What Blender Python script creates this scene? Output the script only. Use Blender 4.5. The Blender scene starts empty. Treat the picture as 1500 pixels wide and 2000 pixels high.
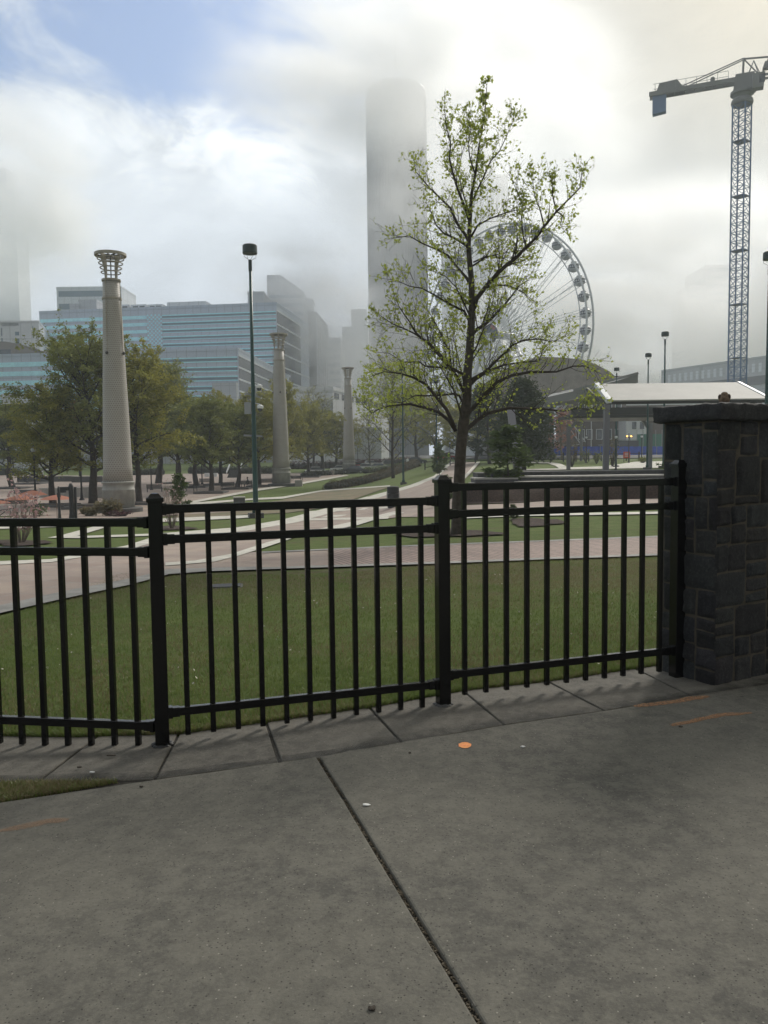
import bpy, bmesh, math, random
from mathutils import Vector, Matrix, noise
from mathutils.geometry import delaunay_2d_cdt

scn = bpy.context.scene
COL = scn.collection
R = math.radians

# ------------------------------------------------------------------ camera
F_PX = 1560.0                       # focal length in pixels of the 1500 x 2000 photograph
PITCH = math.atan(107.0 / F_PX)
ROLL = 0.012
EYE = Vector((0.0, 0.0, 1.6))
_f = Vector((0, math.cos(PITCH), -math.sin(PITCH)))
_u0 = Vector((0, math.sin(PITCH), math.cos(PITCH)))
_r0 = Vector((1, 0, 0))
CU = (_u0 * math.cos(ROLL) + _r0 * math.sin(ROLL)).normalized()
CR = (_r0 * math.cos(ROLL) - _u0 * math.sin(ROLL)).normalized()
CF = _f
cd = bpy.data.cameras.new('camera')
cam = bpy.data.objects.new('camera', cd)
COL.objects.link(cam)
m3 = Matrix((CR, CU, -CF)).transposed()
cam.matrix_world = Matrix.Translation(EYE) @ m3.to_4x4()
cd.sensor_fit = 'VERTICAL'
cd.sensor_height = 36.0
cd.lens = 36.0 * F_PX / 2000.0
cd.clip_start = 0.05
cd.clip_end = 6000
scn.camera = cam
scn.view_settings.view_transform = 'Standard'
scn.view_settings.look = 'None'
scn.view_settings.exposure = 0.0
scn.view_settings.gamma = 1.0
scn.render.engine = 'CYCLES'
scn.cycles.use_denoising = True
scn.cycles.max_bounces = 8
scn.cycles.diffuse_bounces = 3
scn.cycles.glossy_bounces = 2
scn.cycles.transmission_bounces = 4
scn.cycles.transparent_max_bounces = 8
scn.cycles.volume_bounces = 6
scn.cycles.sample_clamp_indirect = 6

SUN_AZ, SUN_EL = R(33), R(36)
SUN = Vector((math.sin(SUN_AZ) * math.cos(SUN_EL), math.cos(SUN_AZ) * math.cos(SUN_EL), math.sin(SUN_EL)))
sd = bpy.data.lights.new('sun', 'SUN')
sd.energy = 3.3
sd.angle = R(15)
sd.color = (1.0, 0.95, 0.87)
sun = bpy.data.objects.new('sun', sd)
COL.objects.link(sun)
sun.rotation_euler = (-SUN).to_track_quat('-Z', 'Y').to_euler()

# ------------------------------------------------------------------ sky with broken fog and clouds
W = bpy.data.worlds.new('World')
scn.world = W
W.use_nodes = True
nt = W.node_tree
nt.nodes.clear()
N, L = nt.nodes, nt.links


class G_:
    """tiny helper to write node maths"""
    def __init__(s, nt):
        s.nt = nt

    def n(s, t, **k):
        x = s.nt.nodes.new(t)
        for a, b in k.items():
            setattr(x, a, b)
        return x

    def _in(s, sock, v):
        if isinstance(v, bpy.types.NodeSocket):
            s.nt.links.new(v, sock)
        elif v is not None:
            sock.default_value = v

    def m(s, op, a, b=None, c=None, clamp=False):
        x = s.n('ShaderNodeMath', operation=op)
        x.use_clamp = clamp
        s._in(x.inputs[0], a)
        if b is not None: s._in(x.inputs[1], b)
        if c is not None: s._in(x.inputs[2], c)
        return x.outputs[0]

    def vm(s, op, a, b=None, out=0):
        x = s.n('ShaderNodeVectorMath', operation=op)
        s._in(x.inputs[0], a)
        if b is not None: s._in(x.inputs[1], b)
        return x.outputs[out]

    def mix(s, f, a, b, blend='MIX'):
        x = s.n('ShaderNodeMix', data_type='RGBA', blend_type=blend)
        s._in(x.inputs[0], f)
        s._in(x.inputs[6], a)
        s._in(x.inputs[7], b)
        return x.outputs[2]

    def noise(s, vec, scale, detail=4, rough=0.55, dist=0.0, lac=2.0):
        x = s.n('ShaderNodeTexNoise')
        if vec is not None: s._in(x.inputs['Vector'], vec)
        x.inputs['Scale'].default_value = scale
        x.inputs['Detail'].default_value = detail
        x.inputs['Roughness'].default_value = rough
        x.inputs['Distortion'].default_value = dist
        x.inputs['Lacunarity'].default_value = lac
        return x.outputs['Fac']

    def ss(s, v, a, b):
        x = s.n('ShaderNodeMapRange', interpolation_type='SMOOTHSTEP')
        s._in(x.inputs[0], v)
        x.inputs[1].default_value = a
        x.inputs[2].default_value = b
        return x.outputs[0]

    def lin(s, v, a, b, c=0.0, d=1.0):
        x = s.n('ShaderNodeMapRange')
        s._in(x.inputs[0], v)
        x.inputs[1].default_value = a
        x.inputs[2].default_value = b
        x.inputs[3].default_value = c
        x.inputs[4].default_value = d
        return x.outputs[0]


def rgba(c):
    return (c[0], c[1], c[2], 1.0)


g = G_(nt)
tc = g.n('ShaderNodeTexCoord')
dirv = g.vm('NORMALIZE', tc.outputs['Generated'])
sep = g.n('ShaderNodeSeparateXYZ')
L.new(dirv, sep.inputs[0])
X, Y_, Z_ = sep.outputs
az = g.m('ARCTAN2', X, Y_)            # radians, 0 ahead, + right
el = g.m('ARCSINE', Z_)
sky = g.n('ShaderNodeTexSky', sky_type='NISHITA')
sky.sun_disc = False
sky.sun_elevation = SUN_EL
sky.sun_rotation = SUN_AZ
sky.air_density = 1.3
sky.dust_density = 1.2
blue = g.vm('MULTIPLY', sky.outputs[0], (0.066, 0.080, 0.108))
# drifting cloud texture in direction space; flattened vertically
mp = g.n('ShaderNodeMapping')
L.new(dirv, mp.inputs[0])
mp.inputs['Scale'].default_value = (1.0, 1.0, 2.1)
mp.inputs['Rotation'].default_value = (R(0), R(-16), R(10))
mp.inputs['Location'].default_value = (4.1, 2.2, 3.0)
warp = g.n('ShaderNodeTexNoise')
L.new(mp.outputs[0], warp.inputs['Vector'])
warp.inputs['Scale'].default_value = 2.2
warp.inputs['Detail'].default_value = 3
wv = g.vm('SUBTRACT', warp.outputs['Color'], (0.5, 0.5, 0.5))
wv = g.vm('MULTIPLY', wv, (0.42, 0.42, 0.42))
cv = g.vm('ADD', mp.outputs[0], wv)
n1 = g.noise(cv, 4.2, 10, 0.62)
n2 = g.noise(cv, 7.5, 8, 0.6)
n3 = g.noise(cv, 1.5, 4, 0.5)


def blob(az0, el0, saz, sel):
    a = g.m('DIVIDE', g.m('SUBTRACT', az, az0), saz)
    b = g.m('DIVIDE', g.m('SUBTRACT', el, el0), sel)
    d = g.m('ADD', g.m('MULTIPLY', a, a), g.m('MULTIPLY', b, b))
    return g.m('EXPONENT', g.m('MULTIPLY', d, -1.0))


hole = g.m('ADD', blob(R(-15), R(26), R(18), R(5.2)), g.m('MULTIPLY', blob(R(-13), R(33), R(15), R(4)), 0.75))
hole = g.m('ADD', hole, g.m('MULTIPLY', blob(R(-2), R(35), R(7), R(3)), 0.35))
opening = g.m('SUBTRACT', g.m('MULTIPLY', hole, 1.85), g.m('MULTIPLY', g.m('SUBTRACT', n1, 0.33), 4.4))
cover = g.m('SUBTRACT', 1.0, g.m('MULTIPLY', g.ss(opening, -0.25, 0.95), 0.95))
# brightness of the cloud itself
rise = g.ss(el, R(2), R(24))
base_c = g.mix(rise, (0.55, 0.60, 0.69, 1), (0.60, 0.635, 0.67, 1))
right = g.ss(az, R(-8), R(26))
base_c = g.mix(g.m('MULTIPLY', right, rise), base_c, (0.405, 0.372, 0.302, 1))
band = g.m('MULTIPLY', blob(R(-10), R(20.5), R(13), R(2.8)), g.ss(n2, 0.36, 0.60))
base_c = g.mix(g.m('MULTIPLY', band, 0.85), base_c, (1.05, 1.08, 1.11, 1))
shade = g.m('ADD', 0.14, g.m('MULTIPLY', g.m('ADD', g.m('MULTIPLY', n1, 0.75), g.m('MULTIPLY', n3, 0.35)), 1.6))
base_c = g.vm('SCALE', base_c, None)
base_c.node.inputs[3].default_value = 1.0
L.new(shade, base_c.node.inputs[3])
sdot = g.vm('DOT_PRODUCT', dirv, tuple(SUN), out=1)
sdot = g.m('MAXIMUM', sdot, 0.0)
glow = g.m('ADD', g.m('MULTIPLY', g.m('POWER', sdot, 34.0), 0.52), g.m('MULTIPLY', g.m('POWER', sdot, 220.0), 1.1))
gl = g.vm('SCALE', (1.0, 0.80, 0.48), None)
L.new(glow, gl.node.inputs[3])
allc = g.mix(cover, blue, base_c)
allc = g.vm('ADD', allc, gl)
# the sky is dimmed behind the camera to darken the foreground
back = g.lin(Y_, -0.7, 0.35, 0.74, 1.17)
allc = g.vm('SCALE', allc, None)
L.new(back, allc.node.inputs[3])
bg = g.n('ShaderNodeBackground')
L.new(allc, bg.inputs[0])
bg.inputs[1].default_value = 1.0
wo = g.n('ShaderNodeOutputWorld')
L.new(bg.outputs[0], wo.inputs[0])


# ------------------------------------------------------------------ terrain and pixel maths
def ray(px, py):
    d = CF + CR * ((px - 750.0) / F_PX) + CU * (-(py - 1000.0) / F_PX)
    return d


def P(px, py, y):
    """the point seen at a photo pixel at distance y ahead"""
    d = ray(px, py)
    return EYE + d * (y / d.y)


LEFT = [(-50, 0), (6, 0), (15, -0.40), (30, -1.15), (60, -2.40), (80, -2.3), (106, -1.9), (152, -1.2), (250, 0.8), (400, 2.2), (2500, 3.0)]
RIGHT = [(-50, 0), (6, 0), (15, -0.32), (24, -0.58), (35, -0.62), (40, -0.5), (45, 0.1), (90, 0.15), (170, 1.5), (250, 2.0), (400, 2.4), (2500, 3.0)]


def prof(tab, y):
    if y <= tab[0][0]: return tab[0][1]
    for (a, za), (b, zb) in zip(tab, tab[1:]):
        if y <= b:
            return za + (zb - za) * (y - a) / (b - a)
    return tab[-1][1]


def zt(x, y):
    u = x / max(y, 6.0)
    t = min(1.0, max(0.0, (u + 0.06) / 0.20))
    t = t * t * (3 - 2 * t)
    z = prof(LEFT, y) * (1 - t) + prof(RIGHT, y) * t
    if y < 15:
        k = 1.0 if y < 6 else (15 - y) / 9.0
        z += 0.045 * max(-8.0, min(0.0, x + 0.2)) * k
    return z


def G(px, py, lift=0.0):
    d = ray(px, py)
    t, step = 1.0, 0.25
    prev = t
    while t < 3000:
        p = EYE + d * t
        if p.z <= zt(p.x, p.y):
            lo, hi = prev, t
            for _ in range(30):
                mid = (lo + hi) / 2
                q = EYE + d * mid
                if q.z <= zt(q.x, q.y): hi = mid
                else: lo = mid
            p = EYE + d * hi
            return Vector((p.x, p.y, zt(p.x, p.y) + lift))
        prev = t
        t += step
        step = max(0.25, t * 0.01)
    p = EYE + d * 1200
    return Vector((p.x, p.y, zt(p.x, p.y)))


def on(x, y):
    return Vector((x, y, zt(x, y)))


# ------------------------------------------------------------------ materials
def material(name, col, rough=0.8, var=0.0, vscale=3.0, bump=0.0, bscale=30.0, metal=0.0, spec=0.5, col2=None, emit=None, coord='Object', detail=5, bdist=0.02):
    mt = bpy.data.materials.new(name)
    mt.use_nodes = True
    t = mt.node_tree
    b = t.nodes['Principled BSDF']
    h = G_(t)
    b.inputs['Base Color'].default_value = rgba(col)
    b.inputs['Roughness'].default_value = rough
    b.inputs['Metallic'].default_value = metal
    b.inputs['Specular IOR Level'].default_value = spec
    co = h.n('ShaderNodeTexCoord').outputs[coord]
    if var > 0 or col2:
        f = h.noise(co, vscale, detail, 0.6)
        c2 = col2 or tuple(c * (1 - var) for c in col)
        c1 = col if col2 else tuple(min(1, c * (1 + var)) for c in col)
        t.links.new(h.mix(h.ss(f, 0.3, 0.7), rgba(c2), rgba(c1)), b.inputs['Base Color'])
    if bump > 0:
        f = h.noise(co, bscale, 6, 0.65)
        bp = h.n('ShaderNodeBump')
        bp.inputs['Strength'].default_value = bump
        bp.inputs['Distance'].default_value = bdist
        t.links.new(f, bp.inputs['Height'])
        t.links.new(bp.outputs[0], b.inputs['Normal'])
    if emit:
        b.inputs['Emission Color'].default_value = rgba(emit[:3])
        b.inputs['Emission Strength'].default_value = emit[3]
    return mt


def leaf_material(name, c1, c2, trans=0.45, scale=0.6):
    mt = bpy.data.materials.new(name)
    mt.use_nodes = True
    t = mt.node_tree
    t.nodes.clear()
    h = G_(t)
    co = h.n('ShaderNodeTexCoord').outputs['Object']
    f = h.noise(co, scale, 3, 0.6)
    f2 = h.noise(co, scale * 14, 2, 0.5)
    ff = h.m('ADD', h.m('MULTIPLY', f, 0.5), h.m('MULTIPLY', f2, 0.5))
    c = h.mix(h.ss(ff, 0.35, 0.65), rgba(c1), rgba(c2))
    d = h.n('ShaderNodeBsdfDiffuse')
    tr = h.n('ShaderNodeBsdfTranslucent')
    gl = h.n('ShaderNodeBsdfGlossy')
    gl.inputs['Roughness'].default_value = 0.45
    gl.inputs['Color'].default_value = (0.5, 0.5, 0.5, 1)
    t.links.new(c, d.inputs[0])
    t.links.new(c, tr.inputs[0])
    m = h.n('ShaderNodeMixShader')
    m.inputs[0].default_value = trans
    t.links.new(d.outputs[0], m.inputs[1])
    t.links.new(tr.outputs[0], m.inputs[2])
    m2 = h.n('ShaderNodeMixShader')
    m2.inputs[0].default_value = 0.06
    t.links.new(m.outputs[0], m2.inputs[1])
    t.links.new(gl.outputs[0], m2.inputs[2])
    o = h.n('ShaderNodeOutputMaterial')
    t.links.new(m2.outputs[0], o.inputs[0])
    return mt


def grass_material():
    mt = bpy.data.materials.new('lawn grass')
    mt.use_nodes = True
    t = mt.node_tree
    b = t.nodes['Principled BSDF']
    h = G_(t)
    co = h.n('ShaderNodeTexCoord').outputs['Object']
    big = h.noise(co, 0.55, 5, 0.6)
    mid = h.noise(co, 2.6, 5, 0.65)
    fine = h.noise(co, 60, 4, 0.7)
    vfine = h.noise(co, 210, 3, 0.7)
    green = h.mix(h.ss(mid, 0.3, 0.7), (0.088, 0.135, 0.032, 1), (0.135, 0.175, 0.052, 1))
    dry = h.mix(h.ss(fine, 0.35, 0.65), (0.085, 0.070, 0.040, 1), (0.14, 0.115, 0.065, 1))
    k = h.m('MULTIPLY', h.ss(big, 0.50, 0.68), h.ss(mid, 0.38, 0.60))
    c = h.mix(h.m('MULTIPLY', k, 0.8), green, dry)
    # thin, scorched turf beside the brick path
    sp = h.n('ShaderNodeSeparateXYZ')
    t.links.new(co, sp.inputs[0])
    edge = h.m('MULTIPLY', h.ss(sp.outputs[1], 9.6, 12.0), h.m('SUBTRACT', 1.0, h.ss(sp.outputs[1], 13.6, 14.4)))
    c = h.mix(h.m('MULTIPLY', edge, h.m('MULTIPLY', h.ss(mid, 0.30, 0.55), 0.75)), c, dry)
    c = h.mix(h.m('MULTIPLY', h.ss(vfine, 0.45, 0.75), 0.55), c, (0.15, 0.155, 0.07, 1))
    c = h.mix(h.m('MULTIPLY', h.m('SUBTRACT', 1.0, h.ss(fine, 0.28, 0.48)), 0.6), c, (0.018, 0.024, 0.009, 1))
    t.links.new(c, b.inputs['Base Color'])
    b.inputs['Roughness'].default_value = 0.95
    b.inputs['Specular IOR Level'].default_value = 0.15
    bp = h.n('ShaderNodeBump')
    bp.inputs['Strength'].default_value = 0.9
    bp.inputs['Distance'].default_value = 0.03
    t.links.new(h.m('ADD', fine, h.m('MULTIPLY', vfine, 0.6)), bp.inputs['Height'])
    t.links.new(bp.outputs[0], b.inputs['Normal'])
    return mt


def concrete_material(name, c, dark, scale=1.0, streak=0.0):
    mt = bpy.data.materials.new(name)
    mt.use_nodes = True
    t = mt.node_tree
    b = t.nodes['Principled BSDF']
    h = G_(t)
    co = h.n('ShaderNodeTexCoord').outputs['Object']
    big = h.noise(co, 0.8 * scale, 6, 0.62, 0.3)
    mid = h.noise(co, 9 * scale, 7, 0.78)
    fine = h.noise(co, 60 * scale, 5, 0.8)
    vor = h.n('ShaderNodeTexVoronoi')
    vor.inputs['Scale'].default_value = 105 * scale
    t.links.new(co, vor.inputs['Vector'])
    col = h.mix(h.ss(big, 0.32, 0.68), rgba(dark), rgba(c))
    col = h.mix(h.m('MULTIPLY', h.ss(mid, 0.40, 0.60), 0.60), col, rgba([x * 1.28 for x in c]))
    col = h.mix(h.m('MULTIPLY', h.ss(fine, 0.50, 0.72), 0.5), col, rgba([x * 1.5 for x in c]))
    col = h.mix(h.m('MULTIPLY', h.m('SUBTRACT', 1.0, h.ss(fine, 0.30, 0.46)), 0.55), col, rgba([x * 0.5 for x in dark]))
    # exposed pale and dark grains of aggregate
    sc = h.n('ShaderNodeSeparateColor')
    t.links.new(vor.outputs['Color'], sc.inputs[0])
    near = h.m('LESS_THAN', vor.outputs['Distance'], 0.34)
    pale = h.m('MULTIPLY', near, h.m('GREATER_THAN', sc.outputs[0], 0.982))
    drk = h.m('MULTIPLY', near, h.m('GREATER_THAN', sc.outputs[1], 0.90))
    col = h.mix(h.m('MULTIPLY', pale, 0.6), col, rgba([min(1, x * 2.6) for x in c]))
    col = h.mix(h.m('MULTIPLY', drk, 0.7), col, rgba([x * 0.35 for x in dark]))
    # chewing gum and oil spots
    v2 = h.n('ShaderNodeTexVoronoi')
    v2.inputs['Scale'].default_value = 3.3 * scale
    v2.inputs['Randomness'].default_value = 1.0
    wob = h.n('ShaderNodeTexNoise')
    wob.inputs['Scale'].default_value = 9.0
    t.links.new(co, wob.inputs['Vector'])
    ws = h.vm('SCALE', wob.outputs['Color'], None)
    ws.node.inputs[3].default_value = 0.07
    t.links.new(h.vm('ADD', co, ws), v2.inputs['Vector'])
    s2 = h.n('ShaderNodeSeparateColor')
    t.links.new(v2.outputs['Color'], s2.inputs[0])
    spot = h.m('MULTIPLY', h.m('SUBTRACT', 1.0, h.ss(v2.outputs['Distance'], 0.03, 0.055)), h.m('GREATER_THAN', s2.outputs[0], 0.72))
    col = h.mix(h.m('MULTIPLY', spot, 0.6), col, rgba([x * 0.45 for x in dark]))
    t.links.new(col, b.inputs['Base Color'])
    b.inputs['Roughness'].default_value = 0.9
    b.inputs['Specular IOR Level'].default_value = 0.25
    bp = h.n('ShaderNodeBump')
    bp.inputs['Strength'].default_value = 0.55
    bp.inputs['Distance'].default_value = 0.006
    t.links.new(h.m('ADD', fine, h.m('MULTIPLY', mid, 0.5)), bp.inputs['Height'])
    t.links.new(bp.outputs[0], b.inputs['Normal'])
    return mt


def brick_material(name, a, bcol, mortar, sx=0.2, sy=0.1, ang=0.0, msize=0.012, bump=0.5, patch=None):
    mt = bpy.data.materials.new(name)
    mt.use_nodes = True
    t = mt.node_tree
    b = t.nodes['Principled BSDF']
    h = G_(t)
    co = h.n('ShaderNodeTexCoord').outputs['Object']
    mp = h.n('ShaderNodeMapping')
    mp.inputs['Rotation'].default_value = (0, 0, ang)
    t.links.new(co, mp.inputs[0])
    br = h.n('ShaderNodeTexBrick')
    t.links.new(mp.outputs[0], br.inputs['Vector'])
    br.inputs['Scale'].default_value = 1.0
    br.inputs['Brick Width'].default_value = sx
    br.inputs['Row Height'].default_value = sy
    br.inputs['Mortar Size'].default_value = msize
    br.inputs['Mortar Smooth'].default_value = 0.3
    br.inputs['Color1'].default_value = rgba(a)
    br.inputs['Color2'].default_value = rgba(bcol)
    br.inputs['Mortar'].default_value = rgba(mortar)
    n = h.noise(co, 0.7, 5, 0.6)
    n2 = h.noise(co, 18, 4, 0.7)
    c = h.mix(h.m('MULTIPLY', h.ss(n2, 0.3, 0.7), 0.35), br.outputs[0], rgba([x * 0.6 for x in a]))
    if patch:
        c = h.mix(h.m('MULTIPLY', h.ss(n, 0.48, 0.62), 0.6), c, rgba(patch))
    t.links.new(c, b.inputs['Base Color'])
    b.inputs['Roughness'].default_value = 0.8
    bp = h.n('ShaderNodeBump')
    bp.inputs['Strength'].default_value = bump
    bp.inputs['Distance'].default_value = 0.01
    t.links.new(h.m('SUBTRACT', h.m('MULTIPLY', n2, 0.4), br.outputs['Fac']), bp.inputs['Height'])
    t.links.new(bp.outputs[0], b.inputs['Normal'])
    return mt


def perforated_material():
    """pale enamelled steel drum, pierced with staggered rows of small holes"""
    mt = bpy.data.materials.new('perforated tower skin')
    mt.use_nodes = True
    t = mt.node_tree
    b = t.nodes['Principled BSDF']
    h = G_(t)
    co = h.n('ShaderNodeTexCoord').outputs['Object']
    sp = h.n('ShaderNodeSeparateXYZ')
    t.links.new(co, sp.inputs[0])
    ang = h.m('ARCTAN2', sp.outputs[1], sp.outputs[0])
    u = h.m('MULTIPLY', ang, 17 / math.pi)
    v = h.m('MULTIPLY', sp.outputs[2], 6.2)
    row = h.m('FLOOR', v)
    off = h.m('MULTIPLY', h.m('MODULO', row, 2.0), 0.5)
    fu = h.m('SUBTRACT', h.m('FRACT', h.m('ADD', u, h.m('ADD', off, 100.0))), 0.5)
    fv = h.m('SUBTRACT', h.m('FRACT', v), 0.5)
    d = h.m('SQRT', h.m('ADD', h.m('MULTIPLY', fu, fu), h.m('MULTIPLY', h.m('MULTIPLY', fv, fv), 1.0)))
    hole = h.m('SUBTRACT', 1.0, h.ss(d, 0.24, 0.36))
    n = h.noise(co, 1.2, 4, 0.6)
    base = h.mix(n, (0.34, 0.325, 0.30, 1), (0.44, 0.425, 0.395, 1))
    c = h.mix(h.m('MULTIPLY', hole, 0.6), base, (0.15, 0.13, 0.11, 1))
    t.links.new(c, b.inputs['Base Color'])
    b.inputs['Roughness'].default_value = 0.55
    bp = h.n('ShaderNodeBump')
    bp.inputs['Strength'].default_value = 0.5
    bp.inputs['Distance'].default_value = 0.03
    t.links.new(h.m('SUBTRACT', 1.0, hole), bp.inputs['Height'])
    t.links.new(bp.outputs[0], b.inputs['Normal'])
    return mt


def facade_material(name, col, seam=0.75, sx=1.5, sz=4.0, rough=0.4, spec=0.5):
    """wall cladding with thin seams between panels"""
    mt = bpy.data.materials.new(name)
    mt.use_nodes = True
    t = mt.node_tree
    b = t.nodes['Principled BSDF']
    h = G_(t)
    co = h.n('ShaderNodeTexCoord').outputs['Object']
    sp = h.n('ShaderNodeSeparateXYZ')
    t.links.new(co, sp.inputs[0])
    hz = h.m('ADD', sp.outputs[0], h.m('MULTIPLY', sp.outputs[1], 0.6))
    a = h.m('ABSOLUTE', h.m('SUBTRACT', h.m('FRACT', h.m('DIVIDE', hz, sx)), 0.5))
    c_ = h.m('ABSOLUTE', h.m('SUBTRACT', h.m('FRACT', h.m('DIVIDE', sp.outputs[2], sz)), 0.5))
    ln = h.m('MAXIMUM', h.m('GREATER_THAN', a, 0.46), h.m('GREATER_THAN', c_, 0.47))
    n = h.noise(co, 0.12, 4, 0.6)
    base = h.mix(n, rgba([x * 0.85 for x in col]), rgba([min(1, x * 1.12) for x in col]))
    t.links.new(h.mix(h.m('MULTIPLY', ln, 1 - seam), base, (0.04, 0.045, 0.05, 1)), b.inputs['Base Color'])
    b.inputs['Roughness'].default_value = rough
    b.inputs['Specular IOR Level'].default_value = spec
    return mt


HAZE = 0.00055
M = {}
M['grass'] = grass_material()
M['drygrass'] = material('dry lawn', (0.20, 0.155, 0.095), 0.95, bump=0.6, bscale=60, col2=(0.12, 0.115, 0.06), vscale=0.5)
M['concrete'] = concrete_material('pavement concrete', (0.130, 0.124, 0.105), (0.078, 0.076, 0.068))
M['strip'] = concrete_material('edging concrete', (0.132, 0.124, 0.107), (0.086, 0.081, 0.072), 1.3)
M['joint'] = material('joint dirt', (0.022, 0.019, 0.014), 0.95, var=0.5, vscale=30, bump=0.8, bscale=90)
M['brick'] = brick_material('path brick', (0.34, 0.25, 0.215), (0.25, 0.185, 0.165), (0.045, 0.04, 0.035), 0.85, 0.125, R(74), 0.014)
M['plazabrick'] = brick_material('plaza brick', (0.33, 0.265, 0.225), (0.27, 0.20, 0.17), (0.26, 0.24, 0.215), 1.2, 0.6, R(20), 0.02, patch=(0.38, 0.30, 0.24))
M['kerbstone'] = material('pale paving', (0.52, 0.50, 0.44), 0.8, var=0.16, vscale=2, bump=0.2, bscale=20)
M['greystone'] = material('grey paving', (0.24, 0.235, 0.22), 0.8, var=0.25, vscale=1.5, bump=0.3, bscale=20)
M['mulch'] = material('mulch', (0.055, 0.035, 0.025), 1.0, var=0.5, vscale=14, bump=1.0, bscale=35, bdist=0.06)
M['bark'] = material('bark', (0.060, 0.050, 0.040), 0.95, var=0.35, vscale=7, bump=0.9, bscale=26, bdist=0.03)
M['bark2'] = material('dark bark', (0.045, 0.036, 0.030), 0.95, var=0.3, vscale=5, bump=0.8, bscale=20)
M['palebark'] = material('pale bark', (0.20, 0.17, 0.14), 0.9, var=0.3, vscale=5)
M['redbark'] = material('reddish twigs', (0.24, 0.12, 0.085), 0.9, var=0.3, vscale=5)
M['black'] = material('black powder coat', (0.0045, 0.0045, 0.005), 0.20, spec=0.42, bump=0.05, bscale=300, bdist=0.001)
M['blackmatt'] = material('black iron', (0.018, 0.019, 0.021), 0.6)
M['polegreen'] = material('dark green paint', (0.010, 0.052, 0.048), 0.4, var=0.1)
M['headgreen'] = material('lamp drum paint', (0.012, 0.030, 0.028), 0.45)
M['steel'] = material('steel', (0.30, 0.31, 0.32), 0.4, metal=0.6)
M['white'] = material('white metal', (0.66, 0.68, 0.70), 0.45)
M['granite'] = material('granite', (0.085, 0.085, 0.085), 0.75, var=0.2, vscale=5, bump=0.2, bscale=40)
M['granitepale'] = material('pale granite', (0.36, 0.345, 0.32), 0.7, var=0.12, vscale=3, bump=0.2, bscale=30)
M['tower'] = perforated_material()
M['towerstone'] = material('tower pedestal', (0.31, 0.31, 0.29), 0.7, var=0.2, vscale=1.3, bump=0.2, bscale=12)
M['towermetal'] = material('tower ring metal', (0.33, 0.30, 0.25), 0.5, var=0.1)
M['towerdark'] = material('tower ring underside', (0.05, 0.05, 0.05), 0.6)
M['tulipleaf'] = leaf_material('young tulip tree leaf', (0.27, 0.33, 0.045), (0.44, 0.50, 0.085), 0.5, 0.8)
M['oliveleaf'] = leaf_material('olive spring leaf', (0.23, 0.24, 0.048), (0.38, 0.36, 0.070), 0.4, 0.35)
M['greenleaf'] = leaf_material('spring elm leaf', (0.17, 0.20, 0.055), (0.28, 0.30, 0.075), 0.4, 0.35)
M['darkleaf'] = leaf_material('evergreen leaf', (0.034, 0.052, 0.022), (0.070, 0.088, 0.032), 0.25, 0.5)
M['magleaf'] = leaf_material('magnolia leaf', (0.045, 0.075, 0.022), (0.12, 0.17, 0.040), 0.3, 1.5)
M['redleaf'] = leaf_material('red bud leaf', (0.42, 0.17, 0.12), (0.52, 0.25, 0.17), 0.4, 1.0)
M['hedge'] = leaf_material('hedge leaf', (0.070, 0.060, 0.030), (0.125, 0.100, 0.045), 0.25, 1.0)
M['hedgegreen'] = leaf_material('bright hedge leaf', (0.10, 0.14, 0.025), (0.15, 0.19, 0.03), 0.3, 1.0)
M['hedgered'] = leaf_material('dark red hedge leaf', (0.055, 0.022, 0.028), (0.11, 0.04, 0.05), 0.25, 1.0)
M['blossom'] = leaf_material('pink blossom', (0.42, 0.27, 0.27), (0.55, 0.36, 0.36), 0.4, 2.0)
M['straw'] = leaf_material('straw grass', (0.22, 0.18, 0.10), (0.14, 0.13, 0.06), 0.4, 2.0)
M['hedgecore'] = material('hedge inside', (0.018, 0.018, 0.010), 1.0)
M['umbrella'] = leaf_material('orange umbrella cloth', (0.60, 0.28, 0.20), (0.55, 0.24, 0.17), 0.45, 1.0)
M['glassblue'] = material('blue window band', (0.45, 0.84, 0.97), 0.25, var=0.08, vscale=0.4, spec=0.8)
M['glassdark'] = material('dark glass', (0.035, 0.045, 0.055), 0.2, spec=0.8)
M['cladgrey'] = facade_material('grey blue cladding', (0.44, 0.50, 0.60), sx=3.0, sz=4.2)
M['cladlight'] = facade_material('pale cladding', (0.62, 0.66, 0.71), sx=4.0, sz=4.2)
M['cladwhite'] = facade_material('white cladding', (0.62, 0.63, 0.66), sx=4.0, sz=6)
M['cladbrown'] = facade_material('brown grey roofing', (0.20, 0.175, 0.15), sx=6, sz=10, rough=0.8)
M['clad3'] = facade_material('stone cladding', (0.42, 0.44, 0.47), sx=2.5, sz=3.6, rough=0.7)
M['towerglass'] = facade_material('tower curtain wall', (0.045, 0.055, 0.07), seam=0.4, sx=1.6, sz=3.2, rough=0.35)
M['rib'] = material('tower rib', (0.16, 0.17, 0.185), 0.5)
M['darkclad'] = facade_material('ribbed dark wall', (0.085, 0.09, 0.10), sx=1.8, sz=4)
M['redbrick'] = brick_material('house brick', (0.13, 0.062, 0.048), (0.10, 0.048, 0.038), (0.10, 0.08, 0.07), 0.22, 0.075, 0, 0.01)
M['roofbrown'] = material('brown roof', (0.25, 0.225, 0.205), 0.8, var=0.15, vscale=0.6)
M['roofwhite'] = material('white awning roof', (0.36, 0.355, 0.335), 0.7, var=0.06, vscale=0.7)
M['shelterpost'] = material('grey painted post', (0.17, 0.17, 0.19), 0.5)
M['shelterdark'] = material('dark beam', (0.035, 0.035, 0.035), 0.6)
M['bluefence'] = material('blue tarpaulin', (0.025, 0.085, 0.55), 0.6, var=0.15, vscale=1.5, bump=0.4, bscale=2.5)
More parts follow.
